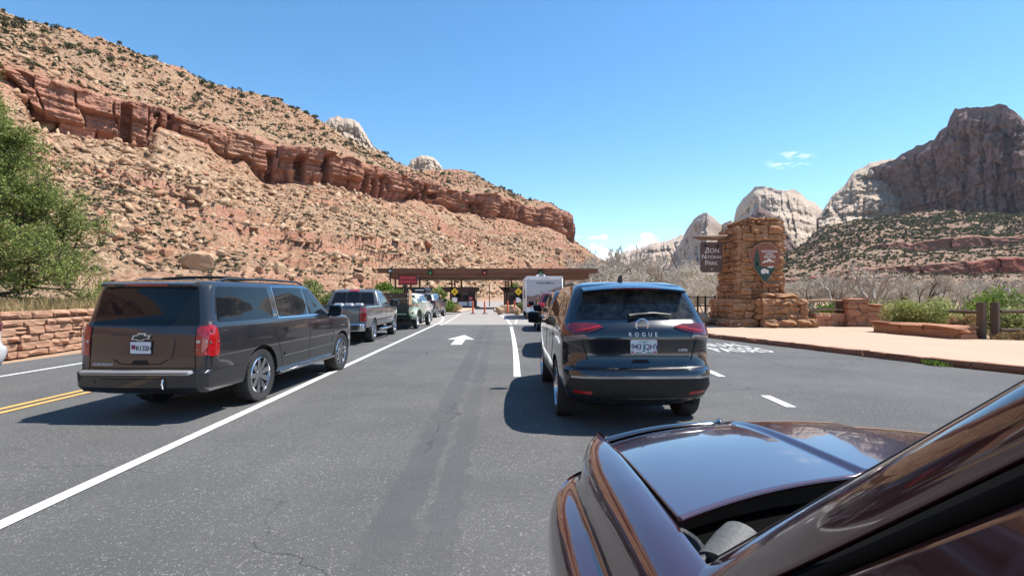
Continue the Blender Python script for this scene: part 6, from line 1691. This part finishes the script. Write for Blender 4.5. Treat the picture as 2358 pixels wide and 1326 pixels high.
MB().prism([(1.05, 1.685), (1.22, 1.685), (1.20, 1.72), (1.10, 1.775), (1.075, 1.775)], -.02, .02, lambda u, v_, h: (h - .02, u - .0, v_)).build('antenna', M['plastic'], G.root, None, .006)
mirror(G, 3.05, 1.14, .92, PA['black'], 1.15)
MB().tube([(.25, .5, .30), (.6, .5, .28), (.72, .35, .30)], .05, 8).build('exhaust', M['under'], G.root, 50)

# ---- generic suv / hatch for the cars farther along
def small_suv(name, label, loc, rz, scale, pm, glass='glass', lamp='redlamp', rails=True, group=None, cat='suv'):
    c = Car(name, label, cat, loc, rz, scale, ROGR, PA[pm], (1.0, 3.72), .36, group, 1, NS=26)
    wheels(c, (1.0, 3.72), .36, .235, .90, 5)
    c.patch('rear_window', rpoly([(-.70, 1.23), (.70, 1.23), (.58, 1.56), (-.58, 1.56)], .06), 'rear', M[glass], .004, .1)
    for pl in ([(.55, 1.26), (1.15, 1.245), (1.05, 1.50), (.75, 1.49)], [(1.22, 1.245), (2.2, 1.225), (2.05, 1.565), (1.12, 1.545)], [(2.28, 1.225), (3.18, 1.205), (3.0, 1.30), (2.6, 1.52), (2.13, 1.565)]):
        c.both('side_window', rpoly(pl, .04), M[glass], off=.004, grid=.14)
    c.patch('windscreen', rpoly([(-.7, 1.25), (.7, 1.25), (.58, 1.58), (-.58, 1.58)], .05), 'front', M[glass], .004, .15)
    for sx in (-1, 1):
        c.patch('tail_lamp', rpoly([(sx * .55, 1.16), (sx * .62, .95), (sx * .88, .95), (sx * .88, 1.2), (sx * .70, 1.22)], .03), 'rear', M[lamp], .012, .08)
        if rails: MB().tube([(sx * .64, .95, 1.625), (sx * .645, 1.3, 1.68), (sx * .64, 2.2, 1.67), (sx * .63, 2.5, 1.60)], .02, 6).build('roof_rail', M['plastic'], c.root, 50)
    for sd_ in ('right', 'left'):
        c.patch('tail_lamp', rpoly([(.29, .97), (.40, 1.0), (.44, 1.18), (.30, 1.2)], .03), sd_, M[lamp], .012, .08)
        c.line('door_seam', [(2.24, 1.21), (2.24, .5)], sd_, M['under'], .014)
        c.patch('sill', rpoly([(1.42, .36), (3.28, .36), (3.28, .50), (1.42, .50)], .03), sd_, M['plastic'], .008, .15)
    c.patch('bumper_cladding', rpoly([(-.82, .33), (.82, .33), (.82, .56), (-.82, .56)], .03), 'rear', M['plastic'], .012, .12)
    plate(c, .9, 0, text='4KX 82', style='plain')
    mirror(c, 3.05, 1.14, .92, M['plastic'], 1.15)
    return c
B2 = small_suv('blue_suv', 'dark blue suv in front of the black suv', (1.80, 13.1, 0), R(-.6), (1.0, 1.0, 1.0), 'blue')
R3 = small_suv('red_suv', 'dark red suv between the blue suv and the motorhome', (2.0, 22.4, 0), R(0), (1.02, 1.0, 1.0), 'red')
W4 = small_suv('white_suv', 'white suv right in front of the green vintage pickup', (-5.85, 28.2, 0), R(-2), (1.05, 1.0, .98), 'white')
K5 = small_suv('grey_suv', 'dark silver suv carrying bicycles on a rear rack near the left booth', (-6.10, 35.4, 0), R(-4), (1.04, 1.0, 1.0), 'silver')
WL = small_suv('white_suv', 'white suv passing the other way at the left picture edge', (-9.38, 9.2, 0), R(180), (1.0, 1.0, 1.0), 'white', lamp='darkred')
SD = small_suv('dark_car', 'dark car standing beyond the left booth island', (-9.2, 62.0, 0), R(60), (.98, 1.0, .86), 'black', rails=False, cat='car')

# ---- the silver pickup
PKR = [(.50, .30, 5.6, .84, .12, .3), (.56, .12, 5.75, .98, .10, .35), (.85, .10, 5.8, 1.01, .10, .4), (1.10, .10, 5.75, 1.015, .1, .45), (1.22, .11, 5.55, 1.0, .10, .5), (1.275, .13, 4.9, .985, .08, .5), (1.285, .16, 4.85, .97, .06, .45)]
PB = Car('pickup_truck', 'grey metallic pickup truck waiting ahead of the dark grey suv', 'pickup', (-5.52, 16.55, 0), R(1.0), (.97, .97, .93), PKR, PA['silver'], (1.25, 4.75), .40, None, 2, tr=.0, bow_r=.02)
bedc = MB(); bedc.bb((-.80, .2, .85), (.80, 2.05, 1.6))
PB.body.data = cut(PB.body.data, [bedc.mesh('c')]); PB.body.data.materials.clear(); PB.body.data.materials.append(PA['silver'])
cab = [(1.20, 2.10, 4.6, .97, .06, .3), (1.29, 2.10, 4.45, .955, .08, .3), (1.60, 2.26, 3.95, .87, .1, .25), (1.80, 2.36, 3.55, .79, .12, .25), (1.87, 2.5, 3.35, .70, .2, .25), (1.895, 2.8, 3.1, .5, .1, .1)]
CB = Car('cab', None, None, (0, 0, 0), 0, (1, 1, 1), cab, PA['silver'], (), .4, None, 2, tr=0, bow_r=.04)
cb = CB.body; cb.name = 'cab'; cb.parent = PB.root; bpy.data.objects.remove(CB.root); CB.root = cb
CB.patch('rear_window', rpoly([(-.78, 1.33), (.78, 1.33), (.68, 1.76), (-.68, 1.76)], .06), 'rear', M['glass'], .004, .09)
for x in (-.24, .24): CB.line('window_divider', [(x, 1.34), (x, 1.75)], 'rear', M['plastic'], .03, .008)
for sd_ in ('right', 'left'):
    CB.patch('side_window', rpoly([(2.42, 1.33), (2.95, 1.33), (2.95, 1.74), (2.55, 1.74)], .04), sd_, M['glass'], .004, .1)
    CB.patch('side_window', rpoly([(3.05, 1.33), (4.12, 1.33), (3.95, 1.42), (3.55, 1.70), (3.05, 1.74)], .04), sd_, M['glass'], .004, .1)
    PB.line('door_seam', [(3.0, 1.24), (3.0, .58)], sd_, M['under'], .014); PB.line('door_seam', [(2.2, 1.24), (2.2, .58)], sd_, M['under'], .014)
    PB.line('body_moulding', [(1.75, .78), (4.2, .78)], sd_, M['trimgrey'], .04, .012)
CB.patch('brake_light', rpoly([(-.18, 1.80), (.18, 1.80), (.15, 1.86), (-.15, 1.86)], .02), 'rear', M['redlamp'], .03, .05)
for sx in (-1, 1):
    PB.patch('tail_lamp', rpoly([(sx * .80, .78), (sx * .99, .78), (sx * .99, 1.22), (sx * .80, 1.24)], .03), 'rear', M['redlamp'], .014, .06)
    MB().tube([(sx * .98, 2.1, .42), (sx * 1.05, 2.3, .40), (sx * 1.05, 4.0, .40), (sx * .98, 4.2, .42)], .05, 8).build('step_bar', M['chrome'], PB.root, 50)
for zz in (.90, 1.06): PB.line('lamp_band', [(.82, zz), (.96, zz)], 'rear', M['clearlamp'], .05, .02); PB.line('lamp_band', [(-.96, zz), (-.82, zz)], 'rear', M['clearlamp'], .05, .02)
for sx in (-1, 1): PB.line('tailgate_seam', [(sx * .78, 1.24), (sx * .78, .72)], 'rear', M['under'], .014)
PB.patch('tailgate_handle', rpoly([(-.17, 1.10), (.17, 1.10), (.17, 1.19), (-.17, 1.19)], .02), 'rear', M['under'], .014, .06)
MB().bb((-.82, .12, 1.272), (.82, .20, 1.30)).build('tailgate_cap', M['plastic'], PB.root, None, .01)
for sx in (-1, 1): MB().bb((sx * .80, .2, 1.274), (sx * .95, 2.08, 1.305)).build('bed_rail', M['plastic'], PB.root)
bp = MB(); bp.prism([(-1.0, .06), (-.97, -.08), (-.8, -.14), (.8, -.14), (.97, -.08), (1.0, .06), (.9, .15), (-.9, .15)], .46, .70, lambda u, v_, h: (u, v_, h)); bp.build('bumper', M['chrome'], PB.root, 30, .03)
MB().bb((-.34, -.15, .50), (.34, -.142, .66)).build('bumper_recess', M['plastic'], PB.root)
PB.patch('badge', [(-.2, 1.12), (.2, 1.12), (.2, 1.16), (-.2, 1.16)], 'rear', M['trimgrey'], .02, .1)
plate(PB, .60, 0, text='F52 1KD', style='plain', off=.16)
wheels(PB, (1.25, 4.75), .40, .27, .99, 6, 'std')
mirror(PB, 3.95, 1.30, .98, PA['black'], 1.6)
for x in (-.5, -.15, .2): MB().bb((x, 1.6, 1.22), (x + .26, 1.9, 1.36)).build('cargo_box', M['plate'], PB.root, None, .02)

# ---- the green vintage pickup
VT = empty('vintage_pickup', (-5.30, 23.6, 0), R(-1.5), 'pale green vintage pickup with brown boards standing in its bed', 'pickup')
bm_ = MB(); bm_.bb((-.72, .15, .62), (.72, 2.1, 1.12)); me = bm_.mesh('bed')
cc = MB(); cc.bb((-.66, .05, .70), (.66, 2.04, 1.3)); me = cut(me, [cc.mesh('c')]); me.materials.clear()
link('bed', me, PA['dgreen'], VT)
MB().bb((-.70, .08, .66), (.70, .145, 1.10)).build('tailgate', PA['dgreen'], VT, None, .015)
MB().bb((-.62, .06, .66), (.62, .078, .74)).build('tailgate_lip', PA['green'], VT)
for sx in (-1, 1):
    f = MB(); n = 12
    prof = []
    for k in range(n + 1):
        a = math.pi * k / n; prof.append((1.1 + .78 * math.cos(a), .46 + .55 * math.sin(a)))
    V = []
    for (y, z) in prof:
        for q in range(5):
            b = math.pi / 2 * q / 4
            V.append((sx * (.70 + .30 * math.sin(b)), 1.1 + (y - 1.1) * (1 - .10 * math.sin(b)), .46 + (z - .46) * (.80 + .20 * math.cos(b))))
    f.add(V, [(i * 5 + j, i * 5 + j + 1, (i + 1) * 5 + j + 1, (i + 1) * 5 + j) for i in range(n) for j in range(4)])
    o = f.build('fender', PA['green'], VT, 60)
    md = o.modifiers.new('s', 'SOLIDIFY'); md.thickness = .02
    MB().lathe([(.0, 0), (.0, .05), (.03, .045), (.03, 0)], 14, 'y', (sx * .84, .36, .74)).build('tail_lamp', M['redlamp'], VT)
vc = [(.62, 2.1, 4.9, .62, .1, .3), (1.0, 2.1, 4.85, .66, .12, .35), (1.12, 2.12, 4.6, .70, .15, .35), (1.18, 2.14, 3.75, .70, .15, .3), (1.22, 2.14, 3.55, .69, .2, .25), (1.36, 2.22, 3.25, .62, .2, .2), (1.42, 2.35, 3.05, .5, .2, .2), (1.44, 2.5, 2.9, .3, .1, .1)]
VC = Car('cab', None, None, (0, 0, 0), 0, (1, 1, 1), vc, PA['green'], (), .4, None, 2)
q = VC.body; q.name = 'cab'; q.parent = VT; bpy.data.objects.remove(VC.root); VC.root = q
VC.patch('rear_window', rpoly([(-.4, 1.2), (.4, 1.2), (.36, 1.34), (-.36, 1.34)], .06), 'rear', M['glass'], .004, .08)
for sd_ in ('right', 'left'): VC.patch('side_window', rpoly([(2.35, 1.2), (3.3, 1.2), (3.1, 1.34), (2.4, 1.34)], .06), sd_, M['glass'], .004, .1)
MB().bb((-.85, -.02, .50), (.85, .06, .60)).build('bumper', PA['dgreen'], VT, None, .02)
MB().bb((-.5, .2, .34), (.5, 4.4, .55)).build('chassis', M['under'], VT)
class _D: pass
dd = _D(); dd.root = VT
wheels(dd, (1.1, 4.1), .36, .19, .93, 0, 'old')
M['plywood'] = simple('brown_board', (0.16, 0.085, 0.05), .8, 0, .4, 2.5, .01, 8)
M['tanboard'] = simple('tan_board', (0.55, 0.32, 0.17), .8, 0, .3, 3)
WB = empty('wooden_boards', (-5.30, 23.6, 0), R(-1.5), 'brown wooden sideboards standing in the bed of the green vintage pickup', 'boards')
for k in range(4): MB().bb((-.74, .20 + .004 * k, 1.12 + k * .13), (.64, .25, 1.12 + k * .13 + .124)).build('plank', M['plywood'], WB)
for k in range(4): MB().bb((-.76, .3, 1.13 + k * .125), (-.72, 2.0, 1.13 + k * .125 + .118)).build('plank', M['plywood'], WB)
TB = MB().prism([(.0, 1.12), (.46, 1.12), (.42, 1.70), (.02, 1.82)], .66, .70, lambda u, v_, h: (h + .12 * u, .25 + u * .9, v_)).build('tan_board', M['tanboard'], None, None, 0, (-5.30, 23.6, 0))
tag(TB, 'bright tan board leaning at the right side of the green pickup bed', 'board')

# ---- motorhome
RV_ = empty('motorhome', (2.06, 34.0, 0), R(1.0), 'white motorhome with canyon picture on its back, queuing at the right booth', 'motorhome')
W_, H_ = 1.19, 2.72
MB().bb((-W_, 0, .42), (W_, 5.2, H_)).build('body', M['white'], RV_, 30, .06)
cabm = [(.42, 5.2, 7.0, .95, .1, .3), (1.0, 5.2, 7.0, .98, .1, .35), (1.12, 5.2, 6.3, .98, .1, .3), (1.75, 5.2, 5.7, .9, .1, .2), (1.8, 5.2, 5.6, .88, .1, .1)]
VC2 = Car('cab', None, None, (0, 0, 0), 0, (1, 1, 1), cabm, M['white'], (), .4, None, 1)
q = VC2.body; q.name = 'cab'; q.parent = RV_; bpy.data.objects.remove(VC2.root); VC2.root = q
for sd_ in ('right', 'left'): VC2.patch('side_window', rpoly([(5.35, 1.15), (6.1, 1.15), (5.75, 1.62), (5.35, 1.62)], .05), sd_, M['glass'], .004, .12)
MB().bb((-W_ + .1, 5.1, 1.8), (W_ - .1, 6.6, H_ - .05)).build('overcab', M['white'], RV_, None, .12)
t = NT('canyon_print')
sx_ = t.n.new('ShaderNodeSeparateXYZ'); t.l.new(t.coord, sx_.inputs[0])
prof = t.math('ADD', t.math('ADD', 1.25, t.math('MULTIPLY', t.noise(1.6, 5, .5, t.mapping((1, 0, 0), loc=(2.3, 0, 0))), .55)), t.math('MULTIPLY', t.rng(sx_.outputs[0], -.6, 1.1), .62))
msk = t.rng(t.math('SUBTRACT', prof, sx_.outputs[2]), .0, .03)
skyc = t.mix(t.rng(sx_.outputs[2], .9, 2.5), (0.46, 0.42, 0.38), (0.36, 0.38, 0.42))
rockc = t.mix(t.rng(t.noise(4, 6), .35, .65), (0.19, 0.10, 0.09), (0.26, 0.15, 0.13))
rockc = t.mix(t.rng(sx_.outputs[2], 1.1, .85), rockc, (0.42, 0.36, 0.32))
t.set(Base_Color=t.mix(msk, skyc, rockc), Roughness=.35, Coat_Weight=.5)
M['canyon'] = t.m
MB().bb((-W_ + .07, -.012, .78), (W_ - .07, -.002, H_ - .22)).build('rear_graphic', M['canyon'], RV_)
MB().bb((-W_ + .02, -.05, H_ - .2), (W_ - .02, .02, H_ + .02)).build('rear_cap', M['white'], RV_, None, .03)
lettering('CRUISE AMERICA', .145, M['black'], RV_, (.05, -.016, H_ - .42), extrude=.001, bold=.003)
for x in (-.16, .02, .2): MB().bb((x, -.062, H_ - .13), (x + .1, -.051, H_ - .10)).build('marker_light', M['darkred'], RV_)
for x in (-W_ + .12, W_ - .22): MB().bb((x, -.062, H_ - .15), (x + .1, -.051, H_ - .12)).build('marker_light', M['darkred'], RV_)
MB().bb((-W_, -.06, .42), (W_, .0, .76)).build('bumper', M['white'], RV_, None, .03)
for sx in (-1, 1): MB().bb((sx * .98 - .12, -.075, .80), (sx * .98 + .12, -.013, .98)).build('tail_lamp', M['redlamp'], RV_, None, .01)
MB().bb((-.45, .9, H_), (.15, 1.7, H_ + .17)).build('roof_unit', M['white'], RV_, None, .05)
MB().bb((-.28, .88, H_ + .03), (.02, .899, H_ + .14)).build('vent', M['trimgrey'], RV_)
MB().bb((.45, 2.5, H_), (.95, 3.1, H_ + .09)).build('roof_hatch', M['white'], RV_, None, .03)
MB().bb((-.9, .3, .22), (.9, 5.0, .45)).build('chassis', M['under'], RV_)
plate(type('Q', (), {'proj': lambda s, x, z, sd, off: Vector((x, -.06 - off, z)), 'root': RV_})(), .58, -.7, text='AB 71209', style='plain')
MB().bb((-W_ - .004, 1.4, 1.3), (-W_ + .01, 2.6, 1.9)).build('side_window', M['glass'], RV_, None, .002)
dd.root = RV_
wheels(dd, (1.5, 6.1), .38, .26, 1.1, 6, 'std')
for sx in (-1, 1):
    MB().prism(rpoly([(sx * 1.28 - .12, 1.25), (sx * 1.28 + .12, 1.25), (sx * 1.28 + .12, 1.6), (sx * 1.28 - .12, 1.6)], .04), 6.0, 6.1, lambda u, v_, h: (u, h, v_)).build('mirror', M['black'], RV_)

# ---- bicycles on the rack
def bicycle(loc, rz, label, tilt=0.0):
    r_ = empty('bicycle', loc, rz, label, 'bicycle')
    r_.rotation_euler = (0, tilt, rz)
    for x in (-.52, .52):
        mb = MB(); n = 28
        mb.tube([(x + .33 * math.cos(2 * math.pi * k / n), 0, .33 * math.sin(2 * math.pi * k / n) + .33) for k in range(n + 1)], .022, 6, False)
        w_ = mb.build('wheel', M['rubber'], r_, 60)
        sp_ = MB()
        for k in range(8): a = math.pi * k / 8; sp_.tube([(x - .3 * math.cos(a), 0, .33 - .3 * math.sin(a)), (x + .3 * math.cos(a), 0, .33 + .3 * math.sin(a))], .004, 3)
        sp_.build('spokes', M['alloy'], w_)
    fr = MB()
    for a, b in (((-.52, .33), (-.1, .30)), ((-.1, .30), (.38, .78)), ((-.52, .33), (-.2, .78)), ((-.1, .30), (-.24, .90)), ((-.2, .78), (.38, .82)), ((.52, .33), (.36, .95))): fr.tube([(a[0], 0, a[1]), (b[0], 0, b[1])], .02, 6)
    fr.build('frame', M['white'] if 'pale' in label else M['black'], r_, 50)
    MB().tube([(.34, -.28, 1.0), (.36, 0, .97), (.34, .28, 1.0)], .015, 6).build('handlebar', M['black'], r_)
    MB().box((-.25, 0, .93), (.26, .13, .05)).build('saddle', M['black'], r_, None, .02)
    MB().tube([(-.1, -.06, .30), (-.1, .06, .30)], .09, 12).build('crank', M['alloy'], r_)
bicycle((-5.95, 35.0, .62), R(-4), 'black bicycle hung on the rear rack of the dark silver suv', R(8))
bicycle((-5.85, 34.72, .60), R(174), 'pale framed bicycle outermost on the rear rack', R(-6))
bicycle((-5.70, 37.0, 1.66), R(80), 'black bicycle carried upright on the roof of the dark silver suv') if False else None
CR = empty('cargo_box', (-6.25, 37.2, 1.70), R(-4), 'black and white roof box on the dark silver suv', 'roof box')
MB().prism(rpoly([(-.42, 0), (.42, 0), (.46, .2), (.3, .36), (-.3, .36), (-.46, .2)], .06), -.8, .9, lambda u, v_, h: (u, h, v_)).build('shell', M['plastic'], CR, 30, .02)
MB().bb((-.3, -.815, .14), (.3, -.803, .22)).build('stripe', M['white'], CR)
RK = empty('bicycle_rack', (-5.95, 35.35, 0), R(-4), 'dark rear bicycle rack on the dark silver suv', 'rack')
MB().tube([(0, 0, .45), (0, -.5, .5), (0, -.52, 1.5)], .035, 6).build('mast', M['black'], RK)
MB().tube([(-.45, -.4, .62), (.45, -.4, .62)], .03, 6).build('tray', M['black'], RK); MB().tube([(-.45, -.62, .60), (.45, -.62, .60)], .03, 6).build('tray', M['black'], RK)
# ---------------------------------------------------------------- the maroon car the picture is taken from (camera just outside its driver window)
OWN = empty('maroon_suv', (0, 0, 0), R(1.3), 'glossy maroon suv in the right foreground showing hood, fender and windscreen pillar', 'suv')
XC = 1.13
def grid(name, nu, nv, fn, mat, parent=OWN, flip=False, sharp=40, thick=0.0):
    V = [fn(i / (nu - 1), j / (nv - 1)) for j in range(nv) for i in range(nu)]
    F = [(j * nu + i, j * nu + i + 1, (j + 1) * nu + i + 1, (j + 1) * nu + i) for j in range(nv - 1) for i in range(nu - 1)]
    me = np_mesh(name, V, F, True)
    if flip: me.flip_normals()
    me.set_sharp_from_angle(angle=R(sharp))
    o = link(name, me, mat, parent)
    if thick:
        md = o.modifiers.new('s', 'SOLIDIFY'); md.thickness = thick; md.offset = -1
    return o
def yr(x): return 1.17 + .22 * (1 - ((x - XC) / .735) ** 2)
def yf(x): return 2.36 - .24 * (abs(x - XC) / .735) ** 2.6
def ss(a, b, x): t_ = min(1, max(0, (x - a) / (b - a))); return t_ * t_ * (3 - 2 * t_)
def hoodz(x, s_):
    q = abs(x - XC) / .735
    z = 1.058 - .035 * s_ - .085 * s_ ** 5 + .022 * (1 - q * q)
    z += .013 * (1 - ss(.168, .188, abs(x - XC)))
    return z
def hood(u, v):
    x = XC - .735 + 1.47 * u
    if v < .86:
        s_ = v / .86; return (x, yr(x) + (yf(x) - yr(x)) * s_, hoodz(x, s_))
    k = (v - .86) / .14
    return (x, yf(x) + .05 * math.sin(k * math.pi / 2), hoodz(x, 1) - .10 * k * k - .02 * k)
grid('hood', 241, 90, hood, PA['maroon'], thick=.012)
# rolled rear lip of the hood
lip = [(x, yr(x) - .002, hoodz(x, 0) - .004) for x in np.linspace(XC - .733, XC + .733, 40)]
MB().tube(lip, .008, 8).build('hood_lip', PA['maroon'], OWN, 60)
# front deflector of dark plastic along the left half of the hood edge
def defl(u, v):
    x = XC - .72 + .55 * u
    s_ = .93 + .09 * v
    y = yr(x) + (yf(x) - yr(x)) * min(s_, 1.06)
    return (x, y, hoodz(x, min(s_, 1.0)) + .010 + .022 * math.sin(math.pi * min(1, v * 1.1)) * (1 - .3 * u) - .03 * max(0, v - .7))
grid('bug_deflector', 40, 12, defl, M['plastic'] if False else simple('smoked_plastic', (.012, .010, .010), .08, 0, 0, Coat_Weight=1.0), thick=.004)
# fender: section swept along the car
sec = [(.388, 1.046), (.375, 1.048), (.345, 1.045), (.315, 1.035), (.292, 1.018), (.276, .995), (.266, .965), (.258, .935), (.246, .912), (.226, .900), (.200, .892), (.176, .876), (.158, .848), (.148, .81), (.145, .76), (.150, .68), (.165, .58), (.18, .48), (.19, .40)]
secd = []
for (a, b) in zip(sec[:-1], sec[1:]):
    for k in range(4): secd.append((a[0] + (b[0] - a[0]) * k / 4, a[1] + (b[1] - a[1]) * k / 4))
secd.append(sec[-1])
for _ in range(3): secd = [secd[0]] + [((secd[i - 1][0] + 2 * secd[i][0] + secd[i + 1][0]) / 4, (secd[i - 1][1] + 2 * secd[i][1] + secd[i + 1][1]) / 4) for i in range(1, len(secd) - 1)] + [secd[-1]]
def fender(u, v):
    k = u * (len(secd) - 1); i = min(int(k), len(secd) - 2); f = k - i
    x = secd[i][0] * (1 - f) + secd[i + 1][0] * f; z = secd[i][1] * (1 - f) + secd[i + 1][1] * f
    yfr = 2.16 if True else 0
    y = .62 + (yfr - .62 + .10 * ss(0, .5, u)) * v
    q = max(0, (y - 1.45) / .8)
    drop = .012 * q + .055 * q ** 4
    s_ = max(0, min(1, (y - 1.17) / 1.0))
    zz = z - drop * (1 if u < .6 else .5)
    if u < .3: zz -= .012 * s_
    x2 = x + (.05 * q ** 2 + .26 * q ** 4) * min(1, u * 2.2)
    return (x2, y, zz)
grid('fender', len(secd), 70, fender, PA['maroon'], flip=True)
# front corner closing down to the bumper
def corner(u, v):
    p = fender(u, 1.0); k = v
    return (p[0] + .12 * k, p[1] + .10 * math.sin(k * math.pi / 2), p[2] - .22 * k * k - .02 * k)
grid('front_corner', len(secd), 12, corner, PA['maroon'], flip=True)
MB().prism(rpoly([(1.55, .72), (2.12, .74), (2.2, .86), (1.9, .885), (1.6, .88)], .05), 0, 1, lambda u, v, h: (fender(.72, max(0, (u - .62) / 1.6))[0] - .002 + .02 * h + .10 * max(0, v - .80), u, v)) if False else None
# hood-to-fender gap
MB().tube([(.3925, y, 1.035 - .06 * max(0, (y - 1.17)) ** 3) for y in np.linspace(1.17, 2.1, 14)], .004, 6).build('panel_gap', M['under'], OWN)
# cowl: black well, rubber plug, fender end
def cowl(u, v):
    x = .30 + 1.66 * u; y0 = yr(x) + .03; return (x, y0 - .48 * v, 1.0 - .035 * math.sin(math.pi * v) + .05 * v)
grid('cowl', 60, 12, cowl, simple('cowl_black', (.004, .004, .004), .95, 0, 0, Specular_IOR_Level=.03), thick=.01)
gp = simple('grey_cowl_plastic', (0.10, 0.102, 0.096), .6, 0, .35, 9, .004, 60)
cap = MB(); cap.lathe([(-.03, .0), (-.03, .043), (.05, .046), (.085, .044), (.09, .036), (.084, .028), (.084, 0)], 24, 'y'); o = cap.build('cowl_plug', gp, OWN, 40, 0, (.445, 1.055, 1.022)); o.rotation_euler = (R(14), 0, R(-50))
o.scale = (1, 1, .8)
cup = MB(); cup.lathe([(0, .0), (.0, .045), (.03, .052), (.035, .06), (.03, .064), (-.02, .06)], 24, 'z'); o = cup.build('cowl_cup', gp, OWN, 40, 0, (.375, 1.10, 1.012)); o.scale = (.7, 1.3, .8)
# A pillar between windscreen and door
T0, T1 = Vector((.415, .85, 1.160)), Vector((.414, .42, 1.470))
B0, B1 = Vector((.338, .68, 1.180)), Vector((.366, .36, 1.440))
def pil(u, v):
    s_ = -.55 + 2.2 * v
    a, b = T0.lerp(T1, s_), B0.lerp(B1, s_)
    n = (T1 - T0).cross(b - a).normalized()
    if n.x > 0: n = -n
    ed = 1 - (2 * u - 1) ** 2
    p = a.lerp(b, u) + n * .020 * ed
    if s_ < 0: p += Vector((.02 * s_ * s_, .06 * s_ * s_, -.02 * s_ * s_))
    return tuple(p)
grid('windscreen_pillar', 26, 60, pil, PA['maroon'], thick=.01)
if True:
    mb = MB(); mb.tube([tuple(B0.lerp(B1, s_) + Vector((.004, -.012, -.010))) for s_ in np.linspace(-.6, 1.7, 24)], .0075, 8); mb.build('weather_strip', simple('black_seal', (.006, .006, .006), .8, 0, 0, Specular_IOR_Level=.1), OWN, 60)
    mb = MB(); mb.tube([tuple(T0.lerp(T1, s_) + Vector((.008, .006, .004))) for s_ in np.linspace(-.5, 1.7, 24)], .0035, 8); mb.build('windscreen_strip', M['plastic'], OWN, 60)
# windscreen
def wind(u, v):
    a = T0.lerp(T1, -.35 + 2.0 * v) + Vector((.03, .0, -.025)); x = a.x + (2 * (XC - a.x)) * u
    return (x, a.y + .16 * math.sin(math.pi * u), a.z + .02 * math.sin(math.pi * u))
t = NT('windscreen_glass'); t.set(Base_Color=(.02, .025, .025), Roughness=.02, Transmission_Weight=.0, Coat_Weight=1.0); grid('windscreen', 30, 12, wind, t.m, thick=.005)
# door: sash below the strip, glass, skin
def sash(u, v):
    s_ = -.7 + 2.5 * v; b = B0.lerp(B1, s_) + Vector((-.004, -.018, -.018))
    return tuple(b + Vector((-.028 * u, -.035 * u, -.075 * u)))
grid('door_sash', 12, 40, sash, PA['maroon'], thick=.008)
def dglass(u, v):
    s_ = -.7 + 2.5 * v; b = B0.lerp(B1, s_) + Vector((.026, -.052, -.094)); zb_ = 1.02
    return (b.x - .058 + (-.06) * u, b.y - .02 * u, b.z + (zb_ - b.z) * u)
grid('door_glass', 14, 40, dglass, M['glass'], thick=.004)
def skin(u, v):
    y = .60 - 2.2 * v; z = 1.03 - .65 * u
    return (.255 - .10 * math.sin(math.pi * min(1, u * 1.3) / 1.3), y, z)
grid('door', 20, 30, skin, PA['maroon'], flip=False, thick=.006)
# rest of the car, so that it stands complete: roof, right side, front, lower body
def roofs(u, v):
    x = .42 + 1.42 * u; return (x, .20 - 2.4 * v, 1.69 + .05 * math.sin(math.pi * u))
grid('roof', 16, 12, roofs, PA['maroon'], flip=True, thick=.02)
def rside(u, v): return (2 * XC - .17 - .01 * math.sin(math.pi * u), -2.0 + 4.1 * v, .4 + .63 * u)
grid('side_panel', 8, 12, rside, PA['maroon'], thick=.01)
def front(u, v):
    x = .38 + 1.5 * u; return (x, yf(x) + .06 - .02 * v, .90 - .55 * v)
grid('front_fascia', 20, 8, front, M['plastic'], thick=.01)
def tub(u, v): return (.42 + 1.42 * u, -2.0 + 3.1 * v, .93)
grid('interior_tub', 6, 6, tub, simple('tub_black', (.004, .004, .004), .95, 0, 0, Specular_IOR_Level=.03))
dd = _D(); dd.root = OWN
ty, ri, di = wheel_mesh(.38, .25, 5, 'std')
for y in (1.55, -1.3):
    for x, rz in ((.30, math.pi), (1.96, 0)):
        o = link('wheel', ty, None, OWN, (x, y, .38)); o.rotation_euler = (0, 0, rz); link('rim', ri, None, o)
# ---------------------------------------------------------------- air
hz = MB(); hz.bb((-6100, -6100, -9), (6100, 6100, 620))
hm = bpy.data.materials.new('haze_air'); hm.use_nodes = True
hn, hl = hm.node_tree.nodes, hm.node_tree.links
hn.clear(); ho_ = hn.new('ShaderNodeOutputMaterial'); hv = hn.new('ShaderNodeVolumePrincipled')
hv.inputs['Color'].default_value = (0.80, 0.88, 1.0, 1); hv.inputs['Density'].default_value = 0.00002; hv.inputs['Anisotropy'].default_value = 0.2
hl.new(hv.outputs[0], ho_.inputs['Volume'])
tag(hz.build('haze', hm), 'thin blue air over the valley', 'haze', None, 'stuff')
